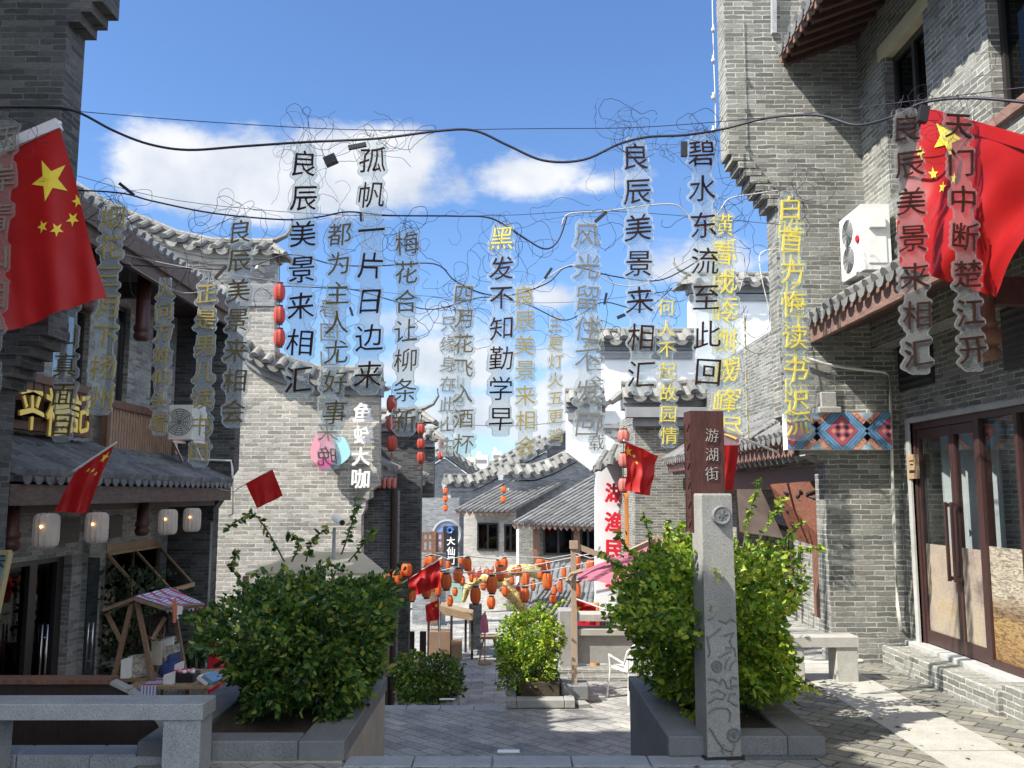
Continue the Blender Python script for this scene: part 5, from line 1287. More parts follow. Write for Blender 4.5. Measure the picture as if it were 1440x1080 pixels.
for a, b in ((apex_f - ZV * .03, apex_b - ZV * .03), (eave_rf - ZV * .02, eave_rb - ZV * .02), (eave_lf - ZV * .02, eave_lb - ZV * .02), (apex_f - ZV * .03, eave_rf - ZV * .03), (apex_f - ZV * .03, eave_lf - ZV * .03), (S(163, 956, .02), S(216, 956, .02)), (S(172, 905), S(150, 862)), (S(214, 900, .05), S(232, 868, .2))): g = MB(); g.bar(a, b, .035, .045, YV); g.build('rail', M['wood_stall'], ms)
tt = thing('display_table', 'light wooden display table with folded legs under the striped awning', 'table', (PZ(260, 1000, LZ).x, 10.5, LZ))
tz = zz(952, 10.4); ta, tb = xx(200, 950, 10.35), xx(307, 950, 10.35)
g = MB(); g.bbox(ta, tb + .05, 9.95, 10.9, tz - .035, tz, .006); g.build('tabletop', M['wood_pale'], tt)
for x, y in ((ta + .05, 10.0), (tb - .02, 10.0), (ta + .05, 10.85), (tb - .02, 10.85)): g = MB(); g.bar((x, y, tz - .035), (x, y, LZ), .035, .035, YV); g.build('leg', M['wood_pale'], tt)
def small(name, label, cat, build, m, smooth=False, group=None):
    g = MB(); build(g); return tag(g.build(name, m, smooth=smooth), label, cat, group)
tx = lambda px, y=10.3: xx(px, 950, y)
small('cloth_runner', 'patterned blue and red cloth hanging over the table edge', 'cloth', lambda g: g.add([(tx(215), 9.94, tz + .003), (tx(238), 9.94, tz + .003), (tx(238), 10.6, tz + .003), (tx(215), 10.6, tz + .003), (tx(217), 9.935, tz - .22), (tx(240), 9.935, tz - .2)], [(0, 1, 2, 3), (0, 4, 5, 1)]), M['awning_cloth'])
WH = M['white_paint']; PRN = mat('print_paper', (.62, .58, .50), .8, .5, 30, 0, col2=(.2, .18, .16))
for i, (px, py, w, h, dy, l, m) in enumerate(((235, 910, .15, .20, .45, 'white card standing at the back of the display table', WH), (242, 918, .17, .17, .3, 'printed card with a small picture in front of the white card', PRN), (246, 927, .14, .13, .2, 'blue framed picture leaning on the display table', M['curtain_blue']), (178, 940, .12, .22, -.02, 'white printed strip board leaning at the stall front', WH), (196, 936, .26, .24, .05, 'board covered with small printed badges at the stall front', PRN), (252, 940, .10, .12, .05, 'white booklet propped open near the black box', WH), (238, 955, .12, .12, -.2, 'small white photo block at the table front edge', WH))):
    c = P(px, py, 10.25 + dy); small('display_card', l, 'card', lambda g: g.obox(c, XV * w / 2 + ZV * .02, V((0, .012, .004)), V((-.03, .06, 1)).normalized() * h / 2), m)
for k, (px, py, a, l, m) in enumerate(((300, 944, .5, 'blue notebook lying tilted on the right end of the table', mat('book_blue', (.20, .35, .52), .6, .08, 9, 0)), (293, 945, .5, 'cream notebook under the blue notebook', M['white_paint']))):
    c = P(px, py, 10.1); small('notebook', l, 'book', lambda g: g.obox(V((c.x, 10.1, tz + .055 - .012 * k)), V((.055, 0, -.04)), V((.03, .10, 0)), V((.012, 0, .016))), m)
small('black_tray', 'black open tray of trinkets on the display table', 'tray', lambda g: [g.bbox(tx(250), tx(280), 10.1, 10.35, tz + .001, tz + .085, .006), g.box(tx(252), tx(278), 10.12, 10.33, tz + .086, tz + .09)], M['black'])
for k in range(7):
    small('trinket', 'small trinket heaped in the black tray', 'trinket', lambda g: g.lathe((tx(253 + 4 * k), 10.16 + .05 * (k % 3), tz + .09), [(.022, 0), (.03, .015), (.018, .035), (.0, .04)], 7), random.choice([M['red_paint'], M['white_paint'], M['pink_sign']]), True, 'trinkets in the black tray')
small('bundle', 'blue cloth bundle in the middle of the display table', 'bundle', lambda g: g.lathe((tx(234), 10.45, tz + .002), [(.10, 0), (.15, .05), (.14, .1), (.09, .15), (.05, .19), (.06, .22), (.0, .24)], 12), mat('bundle_blue', (.04, .07, .20), .8, .5, 14, .5, .02), True)
small('tote_bag', 'cream cloth bag with red print hanging inside the stall', 'bag', lambda g: [g.bbox(tx(210, 10.5), tx(226, 10.5), 10.5, 10.55, zz(935, 10.5), zz(902, 10.5), .01), g.tube([P(213, 903, 10.52), P(217, 888, 10.52), P(221, 903, 10.52)], .006, 5)], mat('canvas', (.52, .47, .38), .9, .12, 12, .1))
small('hanging_ornaments', 'tangle of small ornaments hanging inside the stall', 'ornaments', lambda g: [g.tube([P(200 + i * 2.4, 868 - i * .6, 10.3 + .02 * i), P(200 + i * 2.4 + random.uniform(-1, 1), 868 + random.uniform(10, 26), 10.3 + .02 * i)], random.uniform(.005, .014), 5) for i in range(16)], M['wood_dark'])
t = thing('price_tag_sign', 'orange pointed paper sign hanging from the striped awning', 'sign', P(246, 860, 10.05)); g = MB(); g.prism([P(x, y, 10.02) for x, y in ((246.5, 839), (249, 849), (248.5, 862), (247, 876), (243, 876), (243, 862), (242.5, 849))], (0, .01, 0)); g.build('paper', mat('tag_orange', (.72, .22, .13), .7, .1, 20, 0), t)
g = MB(); g.prism([P(x, y, 10.035) for x, y in ((248, 851), (257, 853), (255, 867), (249, 871))], (0, .01, 0)); g.build('backing_card', WH, t)
fb = PX(302, 945, -3.35)
t = thing('red_box', 'red metal fire box standing by the end of the left shop', 'box', (fb.x, 12.6, LZ))
x0, x1 = xx(293, 930, 12.6), xx(311, 930, 12.6); g = MB(); g.bbox(x0, x1, 12.6, 12.85, LZ, zz(906, 12.6), .01); g.build('body', M['red_paint'], t); g = MB(); g.box(x0 + .05, x1 - .09, 12.592, 12.599, zz(918, 12.6), zz(914, 12.6)); g.build('label', WH, t)
# board at the left edge
t = thing('framed_board', 'teal notice board in a gold frame cut off by the left edge', 'sign', P(5, 830, 5.6)); g = MB()
q = [P(-60, 777, 5.7), P(14, 777, 5.55), P(-4, 862, 5.5), P(-60, 862, 5.6)]; g.prism(q, (0, .02, 0)); g.build('panel', mat('teal', (.12, .24, .28), .4, .06, 9, 0), t)
g = MB(); g.bar(q[0], q[1], .03, .03); g.bar(q[1], q[2], .022, .03); g.bar(q[2], q[3], .03, .03); g.build('frame', mat('old_gold', (.30, .25, .14), .45, .1, 30, 0), t)
g = MB(); put_char(g, '天', P(-2, 790, 5.53), .09, XV, ZV, -YV, .002, .02); g.build('lettering', M['black'], t)

# ================================================================== lower street: stall, table, dragon, pavilion
YT = 26.5
t = thing('food_stall', 'brown food stall with a sloping tan roof board on the lower street', 'market stall', P(632, 915, YT))
T = lambda px, py, dy=0: P(px, py, YT + dy)
g = MB(); g.prism([T(618, 852), T(636, 857), T(664, 864), T(664, 873), T(636, 868), T(618, 862)], (0, 1.0, 0)); g.build('roof_board', M['wood_pale'], t)
for px, y0, y1, dy in ((618, 860, 912, 0), (635, 866, 921, -.3), (664, 872, 920, -.1), (655, 868, 905, 1.0), (603, 862, 905, .3)): g = MB(); a = T(px, y0, dy); g.box(a.x - .035, a.x + .035, a.y - .03, a.y + .03, SZ, a.z); g.build('post', M['wood_dark'], t)
g = MB(); a, b = T(604, 888), T(634, 918); g.box(a.x, b.x, YT - .1, YT + .5, SZ, a.z); a, b = T(635, 898), T(650, 920); g.box(a.x + .02, b.x, YT - .35, YT - .101, SZ, a.z); g.build('counter', M['wood_stall'], t)
g = MB(); g.box(T(606, 880).x, T(632, 880).x, YT, YT + .4, T(0, 889).z, T(0, 880).z); g.build('glass_case', M['glass'], t)
for px0, px1, yt, yb, l in ((577, 597, 888, 925, 'dark wooden H shaped post barrier by the left pier'),):
    t = thing('post_barrier', l, 'barrier', P(587, 920, 22)); Yb = 22
    for p in (px0 + 1.5, px1 - 2): a = P(p, yt, Yb); g = MB(); g.box(a.x - .075, a.x + .075, Yb - .05, Yb + .05, SZ, a.z); g.build('post', M['wood_dark'], t)
    g = MB(); a, b = P(px0, yt + 9, Yb), P(px1, yt + 19, Yb)
    for q in (a.z, b.z): g.box(P(px0 + 1.5, 0, Yb).x + .05, P(px1 - 2, 0, Yb).x - .05, Yb - .03, Yb + .03, q - .055, q + .055)
    g.build('crossbar', M['wood_dark'], t)
t = thing('wooden_table', 'small brown wooden table with splayed legs beside the folded umbrella', 'table', P(687, 915, 26)); Yb = 26
a, b = P(675, 896, Yb), P(699, 900, Yb); g = MB(); g.bbox(a.x, b.x, Yb, Yb + .6, a.z - .06, a.z, .01); g.build('tabletop', M['wood_stall'], t)
for x, y, dx in ((a.x + .1, Yb + .05, -.12), (b.x - .1, Yb + .05, .12), (a.x + .1, Yb + .55, -.12), (b.x - .1, Yb + .55, .12)): g = MB(); g.bar((x, y, a.z - .06), (x + dx, y, SZ), .05, .05, YV); g.build('leg', M['wood_stall'], t)
t = thing('folded_umbrella', 'folded pink parasol standing by the small wooden table', 'umbrella', P(682, 915, 25.6)); g = MB(); a = P(681, 862, 25.6); b = P(681, 890, 25.6); g.lathe((a.x, 25.6, b.z), [(.02, 0), (.13, .02), (.11, .25), (.06, .5), (.02, a.z - b.z)], 8); g.build('canopy', M['umbrella'], t)
g = MB(); g.lathe((a.x + .02, 25.6, SZ), [(.2, 0), (.2, .06), (.02, .08), (.02, a.z - SZ + .05)], 8); g.build('pole', M['wood_stall'], t)
# brick pier and planks at the left foot of the lower steps
g = MB(); g.box(xx(664, 880, 28) - .1, xx(677, 880, 28), 28, 28.4, SZ, zz(850, 28)); tag(g.build('brick_pier', M['brick_dark']), 'dark brick pier behind the food stall', 'pier')
g = MB(); a = P(652, 850, 27.6); g.box(xx(633, 850, 27.6), xx(650, 850, 27.6), 27.6, 27.9, zz(846, 27.6), zz(820, 27.6)); g.box(xx(634, 850, 27.6), xx(636, 850, 27.6), 27.6, 27.7, SZ, zz(846, 27.6)); tag(g.build('menu_board', mat('menu_green', (.30, .50, .42), .6, .2, 6, 0)), 'pale green menu board above the food stall', 'sign')
# dragon lantern
YD = 26.3
t = thing('dragon_lantern', 'yellow scaled dragon shaped festival lantern arching over the lower street', 'lantern', P(720, 840, YD))
tg = NT('dragon_cloth'); wv = tg.n('ShaderNodeTexVoronoi'); wv.inputs['Scale'].default_value = 15; tg.l(tg.pos(), wv.inputs[0]); tg.l(tg.ramp(wv.outputs[0], [(.1, (.74, .68, .46)), (.35, (.66, .56, .24)), (.6, (.56, .45, .12)), (.8, (.42, .26, .08))]), tg.b.inputs['Base Color'])
def D(px, py, dy=0): return P(px, py, YD + dy)
for pl, rr in (([(652, 846, .6), (657, 828, .4), (672, 814, .2), (690, 812, 0), (708, 822, 0), (722, 838, 0), (732, 850, 0), (738, 862, .1)], [.05, .1, .14, .17, .2, .2, .17, .1]), ([(704, 812, 1), (722, 802, 1), (742, 802, 1), (758, 806, 1.2), (768, 822, 1.4)], [.1, .16, .19, .16, .1])):
    g = MB(); pts = []; rad = []
    for i in range(len(pl) - 1):
        for k in range(5): u = k / 5; pts.append(D(*pl[i]).lerp(D(*pl[i + 1]), u)); rad.append((rr[i] * (1 - u) + rr[i + 1] * u) * (1 + .12 * (k % 2)))
    g.tube(pts, rad, 10); g.build('body', tg.m, t, True)
g = MB()
for i in range(9): p = D(664 + i * 9, 808 - 3 * math.sin(i * .5) + (i > 5) * (i - 5) * 9, 0); g.add([p + V((-.12, 0, -.1)), p + V((.12, 0, -.1)), p + V((.06, 0, .2))], [(0, 1, 2)])
g.build('crest', M['lantern_red'], t)
# low pavilion with grey tiled roof in the middle
t = thing('pavilion', 'low pavilion with a sunlit grey tiled roof beyond the bright bush', 'pavilion', P(790, 850, 27)); Yv = 27.5
g = MB(); roof(g, P(730, 852, Yv), P(850, 852, Yv), P(742, 794, Yv + 4), P(862, 790, Yv + 4), M['tile_mid'], .17, .055, .08); roof(g, P(735, 862, Yv - .3), P(800, 880, Yv - 1.5), P(762, 828, Yv + 1), P(822, 832, Yv + 1), M['tile_mid'], .17, .055, .08); g.build('roof', None, t)
for px in (735, 775, 815, 848): a = P(px, 852, Yv + .4); g = MB(); g.lathe((a.x, a.y, SZ), [(.12, 0), (.12, a.z - SZ)], 10); g.build('column', M['wood_brown'], t)
for px, py, l in ((836, 890, 'orange post seen through the parapet slot'),):
    g = MB(); a = P(px, py, 18); g.lathe((a.x, 18, SZ), [(.1, 0), (.1, zz(848, 18) - SZ)], 10); tag(g.build('orange_post', bpy.data.materials['col_orange'], smooth=True), l, 'post')
g = MB(); a, b = P(805, 880, 17), P(842, 898, 17); g.box(a.x, b.x, 17, 17.05, b.z - .1, zz(872, 17)); tag(g.build('red_banner', M['red_paint']), 'red banner board low behind the parapet slot', 'banner')

# ================================================================== lanterns
def red_lantern(name, label, group, c, w, h, mtl, tassel=True, lobes=8):
    c = V(c); t = thing(name, label, 'lantern', c, group)
    g = MB(); h = h * .92; prof = [(.5, -.5), (.78, -.42), (.94, -.27), (1, -.1), (1, .1), (.94, .27), (.78, .42), (.5, .5)]; vs = []; n = lobes * 2
    for r, z in prof:
        for k in range(n): q = 2 * math.pi * k / n; rr = w / 2 * r * (1.04 if k % 2 else .92); vs.append(c + V((rr * math.cos(q), rr * math.sin(q), z * h)))
    g.add(vs, [(i * n + k, i * n + (k + 1) % n, (i + 1) * n + (k + 1) % n, (i + 1) * n + k) for i in range(len(prof) - 1) for k in range(n)]); g.build('shade', mtl, t)
    g = MB(); g.lathe(c + ZV * h * .5, [(w * .31, -.005), (w * .31, h * .07), (w * .2, h * .075)], 10); g.build('cap', M['frame_dark'], t); g = MB(); g.lathe(c - ZV * h * .5, [(w * .2, -h * .075), (w * .31, -h * .07), (w * .31, .005)], 10); g.build('cap', M['frame_dark'], t)
    if tassel: g = MB(); g.lathe(c - ZV * h * .95, [(w * .1, 0), (w * .07, h * .2), (w * .02, h * .3), (w * .015, h * .4)], 6); g.build('tassel', mtl, t)
    return t
strings = [('beside the pale gable end', 393, 15.6, [(411, 16, 27), (443, 16, 27), (475, 16, 27)], 'lantern_red', 352), ('beside the white character sign', 551, 17.0, [(568, 15, 23), (596, 15, 23), (623, 15, 23)], 'lantern_red', 548),
           ('on the second wing wall', 592, 19.0, [(603, 11, 16), (624, 11.5, 16), (643, 11.5, 17)], 'lantern_red', 580), ('at the end of the left lane', 620, 25.0, [(624, 8.5, 12), (640, 8.5, 12)], 'lantern_red', 610),
           ('on the far house corner', 626.5, 34.5, [(690, 7, 9), (701, 7, 9), (714, 7, 9)], 'lantern_orange', 680), ('on the post between the far roofs', 708, 34.5, [(688, 8, 9), (702, 8, 9)], 'lantern_orange', 678), ('in front of the red characters', 877, 17.0, [(613, 17, 20), (647, 15, 21), (682, 15, 21)], 'lantern_pink', 600)]
for nm, px, Y, lst, mt, ytop in strings:
    words = ['top', 'middle', 'lowest'] if len(lst) == 3 else ['upper', 'lower']
    for i, (py, w, h) in enumerate(lst):
        c = P(px, py, Y); red_lantern('red_lantern', '%s lantern of the %s string %s' % (words[i], {'lantern_red': 'red', 'lantern_orange': 'small orange', 'lantern_pink': 'pale red'}[mt], nm), 'lantern strings on the buildings', c, w / FPX * Y, h / FPX * Y, M[mt], i == len(lst) - 1)
    g = MB(); a, b = P(px, ytop, Y), P(px, lst[-1][0], Y); g.tube([b, a, a + V((-.18 if px < 700 else .18, .1, .05))], .008, 4); tag(g.build('lantern_line', M['wire']), 'dark cord of the lantern string ' + nm, 'cord')
for k, (px0, px1, py, Y, nm) in enumerate(((522, 558, 679, 17.2, 'nearer'), (572, 592, 682, 21.0, 'farther'))):
    for i in range(5):
        px = px0 + (px1 - px0) * (i + .5) / 5; c = P(px, py, Y); red_lantern('fringed_lantern', 'small pink fringed lantern, %s in the %s row under the left awnings' % (['leftmost', 'second', 'third', 'fourth', 'rightmost'][i], nm), 'pink lanterns under the left awnings', c, (px1 - px0) / 5.4 / FPX * Y, 17 / FPX * Y, M['lantern_pink'], False, 6)
# orange lanterns strung over the lower street
OL = [(543, 815, 12, 20), (559, 812, 14, 21), (572, 801, 15, 19), (606, 789, 12, 16), (598, 791, 6, 11), (620, 790, 8, 13), (657, 793, 13, 18), (644, 809, 13, 20), (628, 818, 15, 23), (600, 829, 14, 24), (616, 830, 10, 16),
      (692, 822, 15, 25), (704, 806, 13, 21), (709, 792, 11, 15), (686, 804, 6, 8), (669, 837, 15, 24), (691, 847, 12, 17), (739, 815, 12, 21), (738, 836, 14, 20), (768, 800, 13, 16), (770, 817, 14, 24), (760, 791, 12, 12), (793, 805, 7, 17),
      (811, 790, 12, 19), (831, 794, 13, 15), (808, 806, 6, 10), (788, 825, 7, 19), (648, 789, 7, 10), (633, 845, 9, 14), (722, 803, 7, 9), (663, 812, 7, 12), (778, 842, 10, 12), (580, 838, 10, 16), (812, 830, 10, 22)] + [(px_, 788 + (i_ * 37) % 52, 7 + i_ % 3, 11 + i_ % 4) for i_, px_ in enumerate(range(600, 790, 10))]
rows = {}
for k, (px, py, w, h) in enumerate(OL):
    Y = min(26.0, max(19.0, .26 / w * FPX)) if px > 592 else 16.6 + .1 * (k % 3); r = 'bottom' if py > 822 else ('top' if py < 798 else 'middle'); rows.setdefault(r, []).append((px, py, w, h, Y))
ORD = ['first', 'second', 'third', 'fourth', 'fifth', 'sixth', 'seventh', 'eighth', 'ninth', 'tenth', 'eleventh', 'twelfth', 'thirteenth', 'fourteenth', 'fifteenth', 'sixteenth', 'seventeenth', 'eighteenth', 'nineteenth', 'twentieth', 'twenty-first', 'twenty-second', 'twenty-third', 'twenty-fourth', 'twenty-fifth', 'twenty-sixth', 'twenty-seventh', 'twenty-eighth', 'twenty-ninth', 'thirtieth', 'thirty-first', 'thirty-second', 'thirty-third', 'thirty-fourth', 'thirty-fifth']
for r, lst in rows.items():
    lst.sort()
    for i, (px, py, w, h, Y) in enumerate(lst):
        red_lantern('orange_lantern', 'orange lantern over the lower street, %s from the left in the %s row' % (ORD[i], r), 'orange lanterns over the lower street', P(px, py, Y), w / FPX * Y, h / FPX * Y, M['lantern_orange'], False, 7)
    g = MB()
    for Yq in (19.6, 22.0, 25.5):
        sel = sorted([q for q in lst if abs(q[4] - Yq) < 2.4])
        if len(sel) < 2: continue
        pts = [P(q[0], q[1] - q[3] * .6, q[4]) for q in sel]; pts = [pts[0] + V((-2.5, 0, .5))] + pts + [pts[-1] + V((2.5, 0, .5))]; g.tube(pts, .012, 4)
    if g.v: tag(g.build('lantern_wire', M['wire_grey']), 'pale wire carrying the %s row of orange lanterns' % r, 'wire')
# white paper lanterns under the left awning
for i, (px, py, l) in enumerate(((65, 746, 'nearest and largest'), (136, 742, 'second nearest'), (236, 734, 'third, beside the drop post'), (270, 731, 'farthest, at the end'))):
    y = PX(px, py, XE + .03).y; c = P(px, py, y); w, h = .24, .325
    t = thing('paper_lantern', 'white ribbed paper lantern under the left awning, ' + l, 'lantern', c, 'white paper lanterns under the left awning')
    g = MB(); vs = []; n = 28; prof = [(.35, -.5), (.7, -.49), (.92, -.42), (1, -.3), (1, .3), (.92, .42), (.7, .49), (.35, .5)]
    for r, z in prof:
        for k in range(n): q = 2 * math.pi * k / n; rr = w / 2 * r * (1 if k % 2 else .91); vs.append(c + V((rr * math.cos(q), rr * math.sin(q), z * h)))
    g.add(vs, [(a * n + k, a * n + (k + 1) % n, (a + 1) * n + (k + 1) % n, (a + 1) * n + k) for a in range(len(prof) - 1) for k in range(n)]); g.build('shade', M['paper'], t)
    g = MB(); b = c + V((.012, -w * .5 - .004, .04)); g.lathe(b - ZV * .014, [(.004, 0), (.013, .008), (.013, .02), (.004, .028)], 8); g.build('bulb', M['bulb'], t)
    g = MB(); g.tube([c + ZV * h * .5, V((c.x, c.y, zA - .2))], .004, 4); g.build('cord', M['wire'], t)

# ================================================================== flags
def rnd_(s): r = random.Random(s + 77); return r.uniform(0, 6), r.uniform(0, 6), r.uniform(0, 6)
def flag(label, q, pole, amp=.05, waves=2.0, stars=True, seed=0, rot=0, sc_=1.0):
    """q = four corners, canton first and clockwise as the cloth hangs; pole = list of points"""
    t = thing('red_flag', label, 'flag', pole[0]); L0 = (V(q[1]) - V(q[0])).length; k1, k2, k3 = rnd_(seed); a, b, c, d = [V(x) for x in q]; nrm = (b - a).cross(d - a).normalized(); nrm = -nrm if nrm.y > 0 else nrm
    rnd = random.Random(seed); p1, p2 = rnd.uniform(0, 6), rnd.uniform(0, 6)
    def S_(u, v): return (a * (1 - u) + b * u) * (1 - v) + (d * (1 - u) + c * u) * v + nrm * amp * (math.sin(u * 6.28 * waves + p1 + v * 1.8) * (.3 + .7 * v) + .45 * math.sin(u * 6.28 * waves * 1.9 + v * 5 + p2) * v) + nrm * amp * .3 * math.sin(v * 9 + p1) + nrm * amp * (.12 * math.sin(u * 17 + v * 9 + k1) * math.sin(v * 6 + k2) + .05 * math.sin((u - v * .6) * 23 + k3) * v + .5 * abs(math.sin(u * 8.5 * waves + 2.6 * v + k2)) ** 3 * v)
    n = 44; g = MB(); vs = [S_(i / n, j / n) for j in range(n + 1) for i in range(n + 1)]
    g.add(vs, [(j * (n + 1) + i, j * (n + 1) + i + 1, (j + 1) * (n + 1) + i + 1, (j + 1) * (n + 1) + i) for j in range(n) for i in range(n)]); g.build('cloth', M['flag'], t, True)
    if stars:
        for k, (u, v, r, an) in enumerate(stars):
            g = MB(); L = (b - a).length; Hh = (d - a).length; vs = [S_(u, v) + nrm * .006]
            for m in range(10): rr = r * (1 if m % 2 == 0 else .4); q_ = an + math.pi / 2 + math.pi * m / 5; uu, vv = u + rr * math.cos(q_) / L, v - rr * math.sin(q_) / Hh; vs.append(S_(min(1, max(0, uu)), min(1, max(0, vv))) + nrm * .006)
            g.add(vs, [(0, 1 + m, 1 + (m + 1) % 10) for m in range(10)]); g.build('star', M['star'], t)
    g = MB(); g.tube(pole, .014 * sc_, 8); g.build('pole', M['white_plastic'], t); return t
f = flag('large red flag with yellow stars hanging at the left edge from a white sleeve', [P(-70, 250, 6.4), P(86, 181, 6.4), P(149, 418, 6.45), P(5, 466, 6.4)], [P(-120, 260, 6.42), P(86, 172, 6.42)], .035, 1.1, [(.80, .26, .155, .1), (.98, .43, .05, .0), (.90, .52, .055, .3), (.75, .55, .055, .3), (.63, .50, .052, 0)], 3)
g = MB(); g.bar(P(-70, 240, 6.4), P(84, 175, 6.4), .07, .08); g.build('sleeve', M['sleeve'], f)
f = flag('large red flag with yellow stars over the lower eave of the right building', [P(1304, 160, 6.1), P(1490, 222, 4.85), P(1402, 418, 5.5), P(1258, 372, 6.15)], [P(1306, 156, 6.05), P(1500, 216, 4.8)], .06, 1.6, [(.22, .10, .16, -.2), (.05, .26, .055, 0), (.14, .36, .05, .3), (.32, .34, .05, .2), (.24, .42, .05, .2)], 8)
g = MB(); g.bar(P(1308, 161, 6.03), P(1480, 212, 4.88), .05, .07); g.build('sleeve', M['flag'], f)
flag('red flag with yellow stars slanting from the left tiled awning', [P(160, 625, 8.4), P(104, 665, 8.4), P(77, 719, 8.4), P(121, 722, 8.4)], [P(60, 690, 8.9), P(104, 662, 8.42), P(164, 622, 8.38)], .02, 1.2, [(.14, .14, .06, .6), (.2, .38, .028, 0), (.34, .28, .026, 0), (.5, .22, .03, 0)], 5, sc_=.7)
flag('small plain red flag on the pale sunlit wall', [P(345, 680, 13.4), P(383, 660, 13.4), P(398, 697, 13.45), P(362, 715, 13.4)], [P(333, 688, 13.45), P(386, 658, 13.4)], .02, 1.0, None, 6, sc_=.6)
flag('bright red flag in front of the brick house, beside the pale red lanterns', [P(879, 621, 15.4), P(925, 641, 15.8), P(908, 697, 15.6), P(884, 690, 15.4)], [P(877, 619, 15.35), P(948, 653, 16.6)], .09, 1.6, [(.14, .16, .1, .3), (.3, .22, .04, 0), (.34, .36, .04, 0)], 9)
flag('red flag half hidden behind the wooden name board', [P(1003, 604, 9.6), P(1043, 612, 9.7), P(1030, 690, 9.7), P(1008, 688, 9.6)], [P(1003, 600, 9.58), P(1094, 636, 10.3)], .03, 1.2, None, 10)
flag('dark red flag drooping over the lower street left of the food stall', [P(573, 812, 17.0), P(618, 788, 17.0), P(620, 825, 17.0), P(576, 840, 17.0)], [P(556, 826, 17.05), P(622, 784, 17.0)], .06, 1.4, None, 12)
flag('dark red upright banner flag beside the food stall roof', [P(617, 843, 25), P(598, 851, 25), P(600, 874, 25), P(618, 872, 25)], [P(618, 915, 25), P(618, 840, 25)], .03, 1.0, [(.2, .25, .06, 0), (.45, .35, .03, 0)], 13)
flag('red flag with yellow stars lying behind the parapet top', [P(804, 842, 16.5), P(838, 852, 16.5), P(838, 880, 16.5), P(806, 872, 16.5)], [P(804, 840, 16.45), P(858, 860, 16.4)], .05, 1.3, [(.2, .4, .1, .2), (.04, .6, .05, 0), (.5, .5, .04, 0)], 14)

# small things behind the left bush
t = thing('beige_canopy', 'beige sloping canopy roof peeping over the left bush', 'canopy', P(440, 800, 15.0))
a, b, c, d = P(345, 806, 14.4), P(545, 806, 14.4), P(508, 776, 15.3), P(428, 776, 15.3)
g = MB(); g.add([a, b, c, d, a - ZV * .04, b - ZV * .04, c - ZV * .04, d - ZV * .04], [(0, 1, 2, 3), (7, 6, 5, 4), (0, 4, 5, 1), (1, 5, 6, 2), (2, 6, 7, 3), (3, 7, 4, 0)]); g.build('roof', mat('canvas_beige', (.48, .42, .29), .85, .15, 3, .2), t)
for p_ in (a, b): g = MB(); g.box(p_.x - .04, p_.x + .04, p_.y, p_.y + .08, LZ, p_.z - .05); g.build('post', M['wood_stall'], t)
t = thing('security_camera', 'white security camera on a thin pole before the pale wall', 'camera', P(472, 775, 15.0))
g = MB(); p_ = P(470, 742, 15.0); g.lathe((p_.x, p_.y, LZ), [(.03, 0), (.03, p_.z - LZ)], 8); g.build('pole', M['granite_blue'], t)
g = MB(); q_ = P(477, 732, 14.8); g.tube([q_ + V((-.1, .12, .04)), q_ + V((.06, -.08, -.03))], .055, 10); g.build('housing', M['white_plastic'], t)
g = MB(); g.tube([q_ + V((.06, -.08, -.03)), q_ + V((.075, -.1, -.036))], .045, 10); g.build('lens', M['black'], t)

